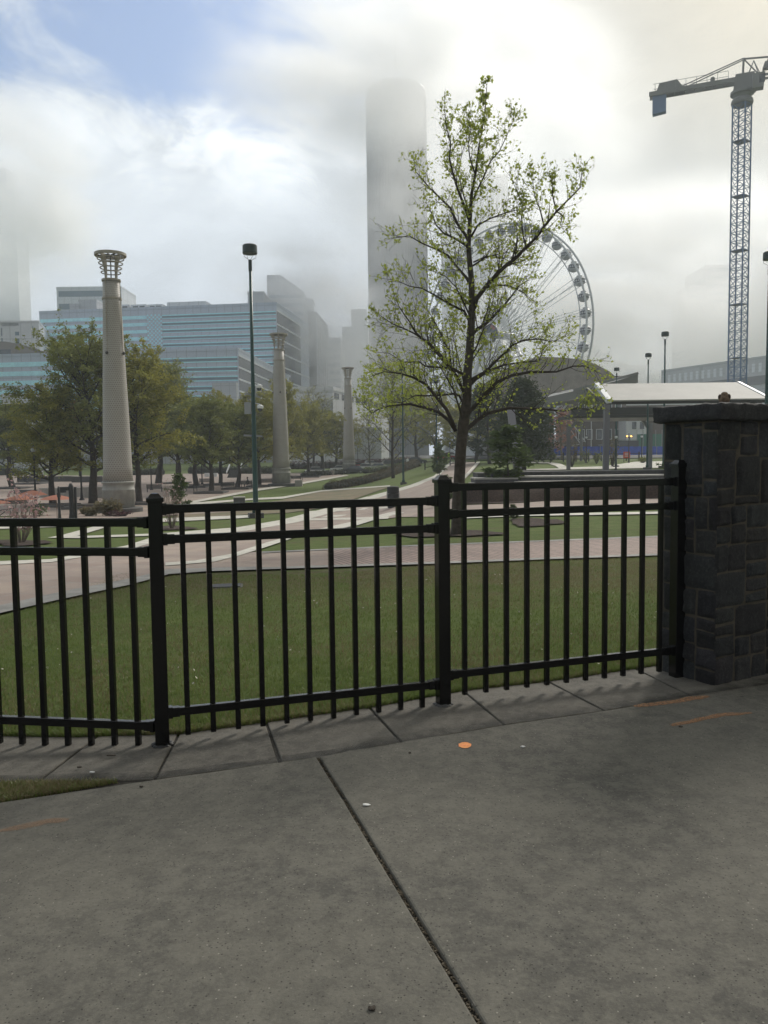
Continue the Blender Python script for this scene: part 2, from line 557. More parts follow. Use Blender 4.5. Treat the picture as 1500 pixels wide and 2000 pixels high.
M['craneblue'] = material('crane blue paint', (0.10, 0.17, 0.31), 0.5)
M['cranegrey'] = material('crane grey', (0.17, 0.175, 0.175), 0.6)
M['wheelwhite'] = material('wheel steel', (0.52, 0.545, 0.58), 0.45)
M['cabin'] = material('gondola shell', (0.34, 0.36, 0.39), 0.4)
M['hubdark'] = material('hub disc', (0.055, 0.07, 0.085), 0.4)
M['hubred'] = material('hub red', (0.22, 0.05, 0.05), 0.5)
M['carwhite'] = material('white car paint', (0.70, 0.71, 0.72), 0.3)
M['carred'] = material('red car paint', (0.40, 0.05, 0.04), 0.3)
M['cardark'] = material('dark car paint', (0.04, 0.045, 0.05), 0.3)
M['tyre'] = material('tyre', (0.015, 0.015, 0.015), 0.9)
M['signred'] = material('red sign', (0.55, 0.09, 0.05), 0.5)
M['yellow'] = material('yellow sign', (0.75, 0.50, 0.06), 0.5)
M['orange'] = material('orange', (0.80, 0.24, 0.08), 0.7)
M['hivis'] = material('hi vis cloth', (0.45, 0.62, 0.05), 0.8)
M['skin'] = material('skin', (0.30, 0.17, 0.12), 0.6)
M['clothdark'] = material('dark clothing', (0.03, 0.03, 0.04), 0.9)
M['clothwhite'] = material('white clothing', (0.65, 0.65, 0.66), 0.9)
M['greenpanel'] = material('green panel', (0.03, 0.16, 0.11), 0.6)
M['paper'] = material('paper', (0.72, 0.72, 0.70), 0.8)
M['asphalt'] = material('asphalt', (0.07, 0.07, 0.07), 0.9, var=0.2, vscale=2)


def paint_material(a=0.75):
    mt = bpy.data.materials.new('worn orange paint')
    mt.use_nodes = True
    t = mt.node_tree
    b = t.nodes['Principled BSDF']
    h = G_(t)
    co = h.n('ShaderNodeTexCoord').outputs['Object']
    b.inputs['Base Color'].default_value = (0.36, 0.19, 0.095, 1)
    b.inputs['Roughness'].default_value = 0.9
    n = h.noise(co, 45, 6, 0.8)
    t.links.new(h.m('MULTIPLY', h.ss(n, 0.22, 0.62), a), b.inputs['Alpha'])
    return mt


def edge_band_material():
    mt = bpy.data.materials.new('dark edge band')
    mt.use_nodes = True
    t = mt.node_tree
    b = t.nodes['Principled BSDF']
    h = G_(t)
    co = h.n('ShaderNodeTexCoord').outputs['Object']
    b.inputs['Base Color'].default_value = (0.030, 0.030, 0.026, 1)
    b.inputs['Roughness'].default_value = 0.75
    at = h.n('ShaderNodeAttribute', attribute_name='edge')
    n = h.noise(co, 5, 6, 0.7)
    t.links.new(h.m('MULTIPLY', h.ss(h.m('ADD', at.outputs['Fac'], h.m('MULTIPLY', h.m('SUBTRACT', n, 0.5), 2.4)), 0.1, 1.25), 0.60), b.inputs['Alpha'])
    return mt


def stone_material():
    mt = bpy.data.materials.new('rough grey granite')
    mt.use_nodes = True
    t = mt.node_tree
    b = t.nodes['Principled BSDF']
    h = G_(t)
    co = h.n('ShaderNodeTexCoord').outputs['Object']
    n = h.noise(co, 4.5, 5, 0.6)
    f = h.noise(co, 45, 6, 0.75)
    at = h.n('ShaderNodeAttribute', attribute_name='tone')
    c = h.mix(h.ss(n, 0.3, 0.7), (0.010, 0.011, 0.0125, 1), (0.022, 0.022, 0.022, 1))
    c = h.mix(h.m('MULTIPLY', h.ss(f, 0.45, 0.7), 0.5), c, (0.06, 0.06, 0.058, 1))
    c = h.mix(h.m('MULTIPLY', h.m('SUBTRACT', 1.0, h.ss(f, 0.30, 0.45)), 0.6), c, (0.015, 0.015, 0.015, 1))
    c = h.mix(0.9, c, at.outputs['Color'], 'MULTIPLY')
    t.links.new(c, b.inputs['Base Color'])
    b.inputs['Roughness'].default_value = 0.85
    bp = h.n('ShaderNodeBump')
    bp.inputs['Strength'].default_value = 1.0
    bp.inputs['Distance'].default_value = 0.012
    t.links.new(h.m('ADD', f, n), bp.inputs['Height'])
    t.links.new(bp.outputs[0], b.inputs['Normal'])
    return mt


M['paint'] = paint_material()
M['faintpaint'] = paint_material(0.35)
M['stone'] = stone_material()
M['edgeband'] = edge_band_material()
M['mortar'] = material('mortar', (0.080, 0.069, 0.052), 0.95, var=0.25, vscale=9, bump=0.8, bscale=60, bdist=0.006)


# ------------------------------------------------------------------ mesh helpers
class MB:
    def __init__(s):
        s.v, s.f, s.mi = [], [], []

    def quad(s, a, b, c, d):
        i = len(s.v)
        s.v += [tuple(a), tuple(b), tuple(c), tuple(d)]
        s.f.append((i, i + 1, i + 2, i + 3))

    def tri(s, a, b, c):
        i = len(s.v)
        s.v += [tuple(a), tuple(b), tuple(c)]
        s.f.append((i, i + 1, i + 2))

    def hexa(s, p):
        """p: 4 bottom corners then 4 top corners, counter-clockwise"""
        i = len(s.v)
        s.v += [tuple(q) for q in p]
        for f in ((3, 2, 1, 0), (4, 5, 6, 7), (0, 1, 5, 4), (1, 2, 6, 5), (2, 3, 7, 6), (3, 0, 4, 7)):
            s.f.append(tuple(i + k for k in f))

    def box(s, c, size, rz=0.0):
        c = Vector(c)
        hx, hy, hz = size[0] / 2, size[1] / 2, size[2] / 2
        cs, sn = math.cos(rz), math.sin(rz)
        p = []
        for z in (-hz, hz):
            for x, y in ((-hx, -hy), (hx, -hy), (hx, hy), (-hx, hy)):
                p.append((c.x + x * cs - y * sn, c.y + x * sn + y * cs, c.z + z))
        s.hexa(p)

    def beam(s, a, b, w, h=None, up=Vector((0, 0, 1)), bev=0.0):
        """rectangular bar from a to b; w across, h along up"""
        a, b = Vector(a), Vector(b)
        h = h or w
        d = (b - a).normalized()
        if abs(d.dot(up)) > 0.98:
            up = Vector((0, 1, 0))
        x = d.cross(up).normalized()
        y = x.cross(d).normalized()
        if bev <= 0:
            ring = [(-w / 2, -h / 2), (w / 2, -h / 2), (w / 2, h / 2), (-w / 2, h / 2)]
        else:
            e = bev
            ring = [(-w / 2 + e, -h / 2), (w / 2 - e, -h / 2), (w / 2, -h / 2 + e), (w / 2, h / 2 - e),
                    (w / 2 - e, h / 2), (-w / 2 + e, h / 2), (-w / 2, h / 2 - e), (-w / 2, -h / 2 + e)]
        n = len(ring)
        i = len(s.v)
        for q in (a, b):
            for (u, v) in ring:
                s.v.append(tuple(q + x * u + y * v))
        for k in range(n):
            j = (k + 1) % n
            s.f.append((i + k, i + j, i + n + j, i + n + k))
        s.f.append(tuple(i + n - 1 - k for k in range(n)))
        s.f.append(tuple(i + n + k for k in range(n)))

    def tube(s, pts, radii, n=8, cap=True):
        pts = [Vector(p) for p in pts]
        if not hasattr(radii, '__len__'):
            radii = [radii] * len(pts)
        base = len(s.v)
        ref = Vector((0.31, 0.77, 0.55)).normalized()
        for k, p in enumerate(pts):
            d = (pts[min(k + 1, len(pts) - 1)] - pts[max(k - 1, 0)])
            if d.length < 1e-9: d = Vector((0, 0, 1))
            d.normalize()
            x = d.cross(ref)
            if x.length < 0.05:
                x = d.cross(Vector((1, 0, 0)))
            x.normalize()
            y = d.cross(x)
            for j in range(n):
                a = 2 * math.pi * j / n
                s.v.append(tuple(p + (x * math.cos(a) + y * math.sin(a)) * radii[k]))
        for k in range(len(pts) - 1):
            for j in range(n):
                a, b = base + k * n + j, base + k * n + (j + 1) % n
                s.f.append((a, b, b + n, a + n))
        if cap:
            s.f.append(tuple(base + n - 1 - j for j in range(n)))
            e = base + (len(pts) - 1) * n
            s.f.append(tuple(e + j for j in range(n)))

    def lathe(s, prof_, c=(0, 0, 0), n=24, closed=True):
        """prof_: list of (radius, z)"""
        c = Vector(c)
        base = len(s.v)
        for r, z in prof_:
            for j in range(n):
                a = 2 * math.pi * j / n
                s.v.append((c.x + r * math.cos(a), c.y + r * math.sin(a), c.z + z))
        for k in range(len(prof_) - 1):
            for j in range(n):
                a, b = base + k * n + j, base + k * n + (j + 1) % n
                s.f.append((a, b, b + n, a + n))
        if closed:
            s.f.append(tuple(base + n - 1 - j for j in range(n)))
            e = base + (len(prof_) - 1) * n
            s.f.append(tuple(e + j for j in range(n)))

    def prism(s, poly, z0, z1):
        """poly: list of (x, y) counter-clockwise; z0 and z1 numbers or functions of (x, y)"""
        i = len(s.v)
        n = len(poly)
        fz0 = z0 if callable(z0) else (lambda x, y: z0)
        fz1 = z1 if callable(z1) else (lambda x, y: z1)
        s.v += [(x, y, fz0(x, y)) for x, y in poly]
        s.v += [(x, y, fz1(x, y)) for x, y in poly]
        s.f.append(tuple(i + n - 1 - k for k in range(n)))
        s.f.append(tuple(i + n + k for k in range(n)))
        for k in range(n):
            j = (k + 1) % n
            s.f.append((i + k, i + j, i + n + j, i + n + k))

    def torus(s, c, Rr, r, ax, ay, n=48, m=6, a0=0.0, a1=2 * math.pi):
        c, ax, ay = Vector(c), Vector(ax), Vector(ay)
        full = abs(a1 - a0 - 2 * math.pi) < 1e-6
        az_ = ax.cross(ay).normalized()
        base = len(s.v)
        cnt = n if full else n + 1
        for k in range(cnt):
            a = a0 + (a1 - a0) * k / n
            d = ax * math.cos(a) + ay * math.sin(a)
            for j in range(m):
                b = 2 * math.pi * j / m
                s.v.append(tuple(c + d * (Rr + r * math.cos(b)) + az_ * (r * math.sin(b))))
        for k in range(n):
            for j in range(m):
                a, b = base + k * m + j, base + k * m + (j + 1) % m
                k2 = (k + 1) % cnt
                a2, b2 = base + k2 * m + j, base + k2 * m + (j + 1) % m
                s.f.append((a, a2, b2, b))

    def ellipsoid(s, c, r, n=12, m=8):
        c = Vector(c)
        base = len(s.v)
        for i in range(1, m):
            t = math.pi * i / m
            for j in range(n):
                a = 2 * math.pi * j / n
                s.v.append((c.x + r[0] * math.sin(t) * math.cos(a), c.y + r[1] * math.sin(t) * math.sin(a), c.z + r[2] * math.cos(t)))
        top = len(s.v)
        s.v.append((c.x, c.y, c.z + r[2]))
        s.v.append((c.x, c.y, c.z - r[2]))
        for i in range(m - 2):
            for j in range(n):
                a, b = base + i * n + j, base + i * n + (j + 1) % n
                s.f.append((a, a + n, b + n, b))
        for j in range(n):
            s.f.append((top, base + j, base + (j + 1) % n))
            e = base + (m - 2) * n
            s.f.append((top + 1, e + (j + 1) % n, e + j))

    def build(s, name, mat, parent=None, smooth=False, local=False):
        """vertices are in world space unless local; a parent's own place is taken off"""
        me = bpy.data.meshes.new(name)
        if parent is not None and not local:
            o = parent['_org']
            v = [(a - o[0], b - o[1], c - o[2]) for a, b, c in s.v]
        else:
            v = s.v
        me.from_pydata(v, [], s.f)
        if isinstance(mat, (list, tuple)):
            for m_ in mat: me.materials.append(m_)
            if s.mi: me.polygons.foreach_set('material_index', s.mi)
        else:
            me.materials.append(mat)
        if smooth:
            me.polygons.foreach_set('use_smooth', [True] * len(me.polygons))
        me.update()
        ob = bpy.data.objects.new(name, me)
        COL.objects.link(ob)
        if parent is not None:
            ob.parent = parent
            if '_org' in parent: ob['_org'] = parent['_org'][:]
        return ob


def tag(o, label=None, cat=None, group=None, kind=None):
    if label: o['label'] = label
    if cat: o['category'] = cat
    if group: o['group'] = group
    if kind: o['kind'] = kind
    return o


def thing(name, label, cat, loc=(0, 0, 0), rz=0.0, group=None):
    o = bpy.data.objects.new(name, None)
    COL.objects.link(o)
    o.location = loc
    o.rotation_euler = (0, 0, rz)
    o.empty_display_size = 0.2
    o['_org'] = tuple(loc)
    return tag(o, label, cat, group)


def copy_tree(o, parent=None):
    c = o.copy()
    COL.objects.link(c)
    if parent is not None:
        c.parent = parent
    for ch in o.children:
        copy_tree(ch, c)
    return c


def tone(ob, rng, faces_per, lo=0.55, hi=1.7, tint=0.12):
    """a tone for each stone of a wall"""
    me = ob.data
    at = me.attributes.new('tone', 'FLOAT_COLOR', 'CORNER')
    cols = []
    li = 0
    vals = {}
    for p in me.polygons:
        k = p.index // faces_per
        if k not in vals:
            t = rng.uniform(lo, hi)
            vals[k] = (t * (1 + rng.uniform(-tint, tint)), t, t * (1 + rng.uniform(-tint, tint)), 1)
        for _ in p.loop_indices:
            cols += vals[k]
    at.data.foreach_set('color', cols)


def sheet(name, poly_px, mat, off=0.012, kpx=25, world=False, grid=None, label=None):
    """a thin sheet laid over the terrain, outline given by points on the ground"""
    pts = []
    n = len(poly_px)
    for i in range(n):
        a, b = poly_px[i], poly_px[(i + 1) % n]
        if world:
            d = math.hypot(b[0] - a[0], b[1] - a[1])
            k = max(1, int(d / 1.5))
        else:
            k = max(1, int(math.hypot(b[0] - a[0], b[1] - a[1]) / kpx))
        for j in range(k):
            q = (a[0] + (b[0] - a[0]) * j / k, a[1] + (b[1] - a[1]) * j / k)
            if world: pts.append(Vector(q))
            else:
                w = G(*q)
                pts.append(Vector((w.x, w.y)))
    edges = [(i, (i + 1) % len(pts)) for i in range(len(pts))]
    nb = len(pts)
    ys = [p.y for p in pts]
    xs = [p.x for p in pts]
    y = min(ys)
    extra = []
    while y < max(ys):
        st = grid or max(0.6, y * 0.02)
        x = min(xs)
        while x < max(xs):
            inside = False
            j = nb - 1
            for i in range(nb):
                if (pts[i].y > y) != (pts[j].y > y) and x < (pts[j].x - pts[i].x) * (y - pts[i].y) / (pts[j].y - pts[i].y) + pts[i].x:
                    inside = not inside
                j = i
            if inside: extra.append(Vector((x, y)))
            x += st * 1.5
        y += st
    vs, es, fs, _, _, _ = delaunay_2d_cdt(pts + extra, edges, [], 1, 1e-5)
    me = bpy.data.meshes.new(name)
    me.from_pydata([(v.x, v.y, zt(v.x, v.y) + off + 0.0006 * max(0.0, v.y)) for v in vs], [], [tuple(f) for f in fs])
    bm = bmesh.new()
    bm.from_mesh(me)
    for f in bm.faces:
        if f.normal.z < 0: f.normal_flip()
    bm.to_mesh(me)
    bm.free()
    me.materials.append(mat)
    ob = bpy.data.objects.new(name, me)
    COL.objects.link(ob)
    ob['kind'] = 'structure'
    if label: ob['label'] = label
    return ob

# ================================================================== THE SETTING
rng = random.Random(5)
# ground: one sheet round the camera reaching the horizon
mb = MB()
radii = [0.4]
while radii[-1] < 2400:
    r = radii[-1]
    radii.append(r + max(0.3, r * (0.028 if r < 400 else 0.08)))
NA = 200
angs = []
for k in range(NA):
    t = k / NA
    angs.append(2 * math.pi * t + 0.75 * math.sin(2 * math.pi * t) * -1.0)
# denser ahead: parameter angle 0 is +Y
angs = [2 * math.pi * k / NA - 0.8 * math.sin(2 * math.pi * k / NA) for k in range(NA)]
for r in radii:
    for a in angs:
        x, y = r * math.sin(a), r * math.cos(a)
        mb.v.append((x, y, zt(x, y) - (0.10 if y < 2.5 else 0.0)))
for k in range(len(radii) - 1):
    for j in range(NA):
        a, b = k * NA + j, k * NA + (j + 1) % NA
        mb.f.append((a, a + NA, b + NA, b))
mb.v.append((0, 0, -0.1))
c_ = len(mb.v) - 1
for j in range(NA):
    mb.f.append((c_, j, (j + 1) % NA))
ground = mb.build('ground', M['grass'], smooth=True)
bm = bmesh.new(); bm.from_mesh(ground.data)
for f in bm.faces:
    if f.normal.z < 0: f.normal_flip()
bm.to_mesh(ground.data); bm.free()
ground['kind'] = 'structure'


def gxy(px, py):
    w = G(px, py)
    return (w.x, w.y)


def ext(a, b, d):
    """continue the line a->b by d metres beyond b"""
    dx, dy = b[0] - a[0], b[1] - a[1]
    l = math.hypot(dx, dy)
    return (b[0] + dx / l * d, b[1] + dy / l * d)


def slab(name, poly, mat, top=0.018, thick=0.10, bevel=0.006, jit=0.0, kind='structure', sub=0.12):
    """a cast slab with a worn upper edge"""
    # densify and roughen the outline
    pts = []
    n = len(poly)
    for i in range(n):
        a, b = poly[i], poly[(i + 1) % n]
        d = math.hypot(b[0] - a[0], b[1] - a[1])
        k = max(1, min(60, int(d / sub)))
        for j in range(k):
            x, y = a[0] + (b[0] - a[0]) * j / k, a[1] + (b[1] - a[1]) * j / k
            if jit and d < 9:
                nx, ny = -(b[1] - a[1]) / d, (b[0] - a[0]) / d
                q = noise.noise(Vector((x * 9, y * 9, 1.3))) * jit + noise.noise(Vector((x * 31, y * 31, 4.3))) * jit * 0.6
                x, y = x + nx * q, y + ny * q
            pts.append((x, y))
    bm = bmesh.new()
    vs = [bm.verts.new((x, y, zt(x, y) + top - thick)) for x, y in pts]
    f = bm.faces.new(vs)
    r = bmesh.ops.extrude_face_region(bm, geom=[f])
    up = [v for v in r['geom'] if isinstance(v, bmesh.types.BMVert)]
    for v in up: v.co.z = zt(v.co.x, v.co.y) + top
    bm.normal_update()
    bmesh.ops.recalc_face_normals(bm, faces=bm.faces)
    te = [e for e in bm.edges if all(v in set(up) for v in e.verts) and len(e.link_faces) == 2 and abs(e.link_faces[0].normal.z - e.link_faces[1].normal.z) > 0.5]
    bmesh.ops.bevel(bm, geom=te, offset=bevel, segments=2, affect='EDGES', profile=0.5)
    for xk in (-0.2, -8.2):     # the ground folds along these lines
        bmesh.ops.bisect_plane(bm, geom=bm.verts[:] + bm.edges[:] + bm.faces[:], plane_co=(xk, 0, 0), plane_no=(1, 0, 0))
    for v in bm.verts:
        if abs(v.co.x + 0.2) < 1e-4 and v.co.z > -0.04: v.co.z = zt(v.co.x, v.co.y) + top
    bmesh.ops.triangulate(bm, faces=[f for f in bm.faces if len(f.verts) > 4])
    me = bpy.data.meshes.new(name)
    bm.to_mesh(me); bm.free()
    me.materials.append(mat)
    ob = bpy.data.objects.new(name, me)
    COL.objects.link(ob)
    if kind: ob['kind'] = kind
    return ob


# --- fence posts: base points measured on the ground
POST = [Vector(P(318, 1478, 4.50)), Vector(P(866, 1393, 5.03)), Vector(P(1321, 1331, 5.62))]
d1 = Vector((-2.23 - POST[0].x, 4.64 - POST[0].y)).normalized()
p0 = POST[0] + Vector((d1.x * 1.75, d1.y * 1.75, 0))
p0.z = zt(p0.x, p0.y)
for p in POST: p.z = zt(p.x, p.y)

# --- concrete under the fence and the footway in front
S_bot = [gxy(0, 1533), gxy(300, 1526), gxy(640, 1481), gxy(985, 1419), gxy(1180, 1391), gxy(1345, 1364), gxy(1500, 1340)]
S_top = [gxy(0, 1441), gxy(150, 1443), gxy(350, 1437), gxy(515, 1415), gxy(720, 1386), gxy(905, 1352), gxy(1070, 1334), gxy(1240, 1309)]
S_top.append(ext(S_top[6], S_top[7], 3.0))
S_bot.append(ext(S_bot[5], S_bot[6], 3.0))
left_b = ext(S_bot[1], S_bot[0], 6.0)
left_t = ext(S_top[1], S_top[0], 6.0)


def lerp2(a, b, t):
    return (a[0] + (b[0] - a[0]) * t, a[1] + (b[1] - a[1]) * t)


def gap(a, b, w):
    """shrink the slab edge from the joint by w along a->b"""
    d = math.hypot(b[0] - a[0], b[1] - a[1])
    return lerp2(a, b, w / d)


def on_line(pl, x):
    for a, b in zip(pl, pl[1:]):
        if a[0] <= x <= b[0] + 1e-9:
            return lerp2(a, b, (x - a[0]) / (b[0] - a[0]))
    return pl[-1]


joints = [((190, 1442), (75, 1530)), ((349, 1437), (302, 1526)), ((515, 1426), (549, 1489)), ((722, 1386), (785, 1451)),
          ((905, 1354), (985, 1419)), ((1071, 1335), (1180, 1391)), ((1241, 1309), (1352, 1363))]
J = []
topl = [left_t] + S_top
botl = [left_b] + S_bot
for a, b in joints:
    ta, tb = gxy(*a), gxy(*b)
    J.append((on_line(topl, ta[0]), on_line(botl, tb[0])))
J = [(left_t, left_b)] + J + [(topl[-1], botl[-1])]
for (t0, b0), (t1, b1) in zip(J, J[1:]):
    g_ = 0.008
    A, B = gap(b0, b1, g_), gap(b1, b0, g_)
    C, D = gap(t1, t0, g_), gap(t0, t1, g_)
    mids_b = [p for p in botl if A[0] + 0.05 < p[0] < B[0] - 0.05]
    mids_t = [p for p in topl if D[0] + 0.05 < p[0] < C[0] - 0.05]
    poly = [A] + mids_b + [B, C] + mids_t[::-1] + [D]
    slab('kerb', poly, M['strip'], top=0.012, jit=0.004, bevel=0.007)
# main footway
jA = gxy(622, 1484)
jB = gxy(935, 2000)
jC = ext(jA, jB, 7.0)
gl_ = 0.010
mainedge = [gxy(0, 1574), gxy(150, 1551), gxy(300, 1529), gxy(622, 1484), gxy(985, 1421), gxy(1180, 1393), gxy(1345, 1366), gxy(1500, 1342)]
mainedge = [(x, y - 0.006) for x, y in mainedge]
le = ext(mainedge[1], mainedge[0], 6.0)
re = ext(mainedge[-2], mainedge[-1], 8.0)
slab('pavement', [le, (le[0], -9), (jC[0] - gl_, jC[1]), (jA[0] - gl_, jA[1] - 0.008)] + mainedge[2::-1], M['concrete'], top=0.020, jit=0.007, bevel=0.009)
slab('pavement', [(jA[0] + gl_, jA[1] - 0.008), (jC[0] + gl_, jC[1]), (re[0], -9), re] + mainedge[:3:-1], M['concrete'], top=0.020, jit=0.007, bevel=0.009)
# soil and grit under the joints
ps = slab('paving_bed', [(left_t[0], left_t[1] - 0.02), (left_b[0], -9), (re[0], -9), (re[0], re[1] + 0.3)] + [(x, y - 0.02) for x, y in S_top[::-1]], M['joint'], top=0.003, thick=0.06, bevel=0.001)

# dark patchy band along the front edge of the kerb stones, fading inward
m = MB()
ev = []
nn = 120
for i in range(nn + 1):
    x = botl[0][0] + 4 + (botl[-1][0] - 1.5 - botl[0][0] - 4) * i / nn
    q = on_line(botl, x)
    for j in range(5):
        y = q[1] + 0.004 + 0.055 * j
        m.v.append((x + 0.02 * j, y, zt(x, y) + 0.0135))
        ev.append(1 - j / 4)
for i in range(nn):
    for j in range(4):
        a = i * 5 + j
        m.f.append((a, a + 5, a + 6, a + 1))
ds = m.build('dark_edge_band', M['edgeband'])
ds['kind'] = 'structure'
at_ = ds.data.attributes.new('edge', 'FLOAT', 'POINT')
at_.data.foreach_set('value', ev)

# grit lying in the wide joint
gr = MB()
rg = random.Random(3)
for k in range(900):
    t = rg.random() ** 0.8
    c = lerp2(jA, jB, t * 1.1)
    w = rg.uniform(-0.010, 0.010)
    s_ = rg.uniform(0.002, 0.0055)
    gr.ellipsoid((c[0] + w, c[1], zt(*c) + 0.004 + s_ * 0.5), (s_, s_ * rg.uniform(0.6, 1), s_ * 0.7), 5, 3)
grit = gr.build('grit', material('grit', (0.12, 0.10, 0.07), 0.9, var=0.6, vscale=60))
tag(grit, 'grit and crumbs caught in the wide dark joint of the pavement', 'grit', kind='stuff')

# wedge of dry grass at the left
sheet('verge', [(-60, 1536), (0, 1533), (120, 1532), (215, 1530), (190, 1535), (100, 1552), (0, 1569), (-60, 1579)], M['drygrass'], off=0.011, grid=0.15)


def blades(name, label, region, count, hgt, mats, seed, width=0.004, lean=0.5, dens=None):
    """grass blades standing in a region of the ground"""
    r_ = random.Random(seed)
    m = MB()
    n = 0
    tries = 0
    while n < count and tries < count * 6:
        tries += 1
        x, y = region(r_)
        if dens and r_.random() > dens(x, y): continue
        z = zt(x, y)
        a = r_.uniform(0, math.tau)
        h = hgt * r_.uniform(0.5, 1.25)
        w = width * r_.uniform(0.7, 1.4)
        l_ = r_.uniform(0.1, lean) * h
        b = r_.uniform(0, math.tau)
        dx, dy = math.cos(a) * w, math.sin(a) * w
        lx, ly = math.cos(b) * l_, math.sin(b) * l_
        i = len(m.v)
        m.v += [(x - dx, y - dy, z - 0.005), (x + dx, y + dy, z - 0.005), (x + dx * .7 + lx * .4, y + dy * .7 + ly * .4, z + h * .6), (x - dx * .7 + lx * .4, y - dy * .7 + ly * .4, z + h * .6), (x + lx, y + ly, z + h)]
        m.f += [(i, i + 1, i + 2, i + 3), (i + 3, i + 2, i + 4)]
        q_ = noise.noise(Vector((x * 0.8, y * 0.8, 0))) + 0.5 * noise.noise(Vector((x * 2.3, y * 2.3, 5)))
        q_ += 0.45 * max(0.0, min(1.0, (y - 9.3) / 2.0)) * (1.3 if x > -0.5 else 0.3)
        k = 1 if r_.random() < (0.27 + 0.85 * q_) else 0
        m.mi += [k, k]
        n += 1
    ob = m.build(name, mats)
    tag(ob, label, 'grass', kind='stuff')
    return ob


M['blade'] = leaf_material('grass blade', (0.120, 0.178, 0.040), (0.190, 0.235, 0.070), 0.35, 2.0)
M['bladedry'] = leaf_material('dry grass blade', (0.19, 0.165, 0.085), (0.27, 0.23, 0.12), 0.3, 2.0)


def near_lawn(r_):
    # more blades close to the kerb
    t = r_.random() ** 1.9
    x = r_.uniform(-4.6, 5.5)
    e = on_line(topl, max(topl[0][0], min(topl[-1][0], x)))[1]
    y = e + 0.008 + t * 8.5
    return x, y


blades('lawn_blades', 'short green lawn grass growing behind the black metal fence', near_lawn, 170000, 0.030, [M['blade'], M['bladedry']], 11, 0.0026, 0.9,
       dens=lambda x, y: 1.0)


def edge_lawn(r_):
    x = r_.uniform(-3.2, 2.6)
    e = on_line(topl, max(topl[0][0], min(topl[-1][0], x)))[1]
    return x, e + abs(r_.gauss(0.0, 0.028)) - 0.004


blades('lawn_edge_tufts', 'ragged longer grass hanging over the edge of the concrete kerb', edge_lawn, 15000, 0.045, [M['blade'], M['bladedry']], 12, 0.0022, 1.0)
_wa, _wb, _wc = gxy(-30, 1533), gxy(235, 1530), gxy(-30, 1578)


def wedge(r_):
    a, b = r_.random(), r_.random()
    if a + b > 1: a, b = 1 - a, 1 - b
    return _wa[0] + (_wb[0] - _wa[0]) * a + (_wc[0] - _wa[0]) * b, _wa[1] + (_wb[1] - _wa[1]) * a + (_wc[1] - _wa[1]) * b


blades('verge_grass', 'patch of half dry grass between the kerb and the pavement', wedge, 7000, 0.032, [M['blade'], M['bladedry']], 13, 0.0018, 1.1)

# --- paths and beds farther off
sheet('brick_path', [(-40, 1212), (0, 1201), (27, 1195), (117, 1174), (187, 1158), (253, 1145), (300, 1133), (330, 1124), (400, 1119), (513, 1115), (597, 1112), (687, 1109), (790, 1105), (893, 1102), (1000, 1098), (1060, 1095), (1167, 1092), (1287, 1087), (1500, 1081), (1560, 1079),
      (1560, 1040), (1500, 1042), (1287, 1048), (1167, 1053), (1060, 1057), (893, 1063), (787, 1067), (687, 1072), (607, 1075), (513, 1079), (463, 1082), (513, 1068), (560, 1053), (600, 1047), (700, 1027), (730, 1017), (780, 1011), (903, 1010), (1287, 1004), (1400, 1002), (1400, 969), (1283, 972), (1067, 980), (1000, 985), (903, 988), (886, 978), (890, 960), (904, 941), (918, 927), (938, 904), (880, 903), (847, 931), (800, 949), (757, 961), (710, 973), (633, 995), (550, 1017), (500, 1026), (463, 1032), (400, 1037), (323, 1043), (247, 1068), (140, 1087), (100, 1095), (0, 1099), (-40, 1100)],
      M['plazabrick'], off=0.012)
# narrow path of upright bricks
sheet('brick_path', [(640, 1108), (790, 1103), (893, 1100), (1060, 1093), (1287, 1085), (1560, 1077), (1560, 1042), (1287, 1050), (1060, 1059), (893, 1065), (787, 1069), (687, 1074), (640, 1076)], M['brick'], off=0.020)
sheet('path_border', [(500, 1116), (893, 1103), (1060, 1096), (1287, 1088), (1560, 1080), (1560, 1076.5), (1287, 1084.5), (1060, 1092.5), (893, 1099.5), (500, 1112)], M['greystone'], off=0.026)
sheet('path_border', [(513, 1080), (607, 1076), (787, 1068), (1060, 1058), (1287, 1049), (1560, 1041), (1560, 1043.5), (1287, 1051.5), (1060, 1060.5), (787, 1070.5), (607, 1078.5), (513, 1083)], M['greystone'], off=0.026)
# stone border along the wide path
sheet('path_border', [(-40, 1213), (0, 1202), (117, 1175), (253, 1146), (330, 1125), (400, 1119.5), (500, 1116), (500, 1110), (400, 1113), (330, 1115), (253, 1134), (117, 1160), (0, 1187), (-40, 1197)], M['greystone'], off=0.026)
sheet('path_border', [(323, 1108), (420, 1100), (470, 1087), (520, 1071), (575, 1052), (700, 1027), (735, 1016), (790, 1003), (770, 1000), (700, 1018), (600, 1040), (520, 1062), (450, 1085), (380, 1098), (323, 1102)], M['kerbstone'], off=0.024)
sheet('path_border', [(0, 1099), (100, 1095), (247, 1068), (323, 1043), (463, 1032), (550, 1017), (633, 995), (710, 973), (757, 961), (800, 949), (847, 931), (880, 903), (885, 903), (856, 932), (815, 950), (775, 962), (735, 975), (665, 998), (580, 1022), (480, 1039), (340, 1051), (250, 1076), (100, 1101), (0, 1106)], M['kerbstone'], off=0.024)
sheet('path_border', [(640, 1008), (700, 1006), (690, 1009), (625, 1013)], M['kerbstone'], off=0.024)
sheet('path_border', [(575, 1015), (760, 1011), (758, 1015), (560, 1019)], M['kerbstone'], off=0.025)
sheet('path_border', [(600, 1000), (760, 991), (758, 994), (592, 1004)], M['kerbstone'], off=0.025)
sheet('path_border', [(938, 903), (918, 926), (904, 940), (890, 962), (884, 962), (897, 940), (911, 926), (932, 903)], M['kerbstone'], off=0.025)
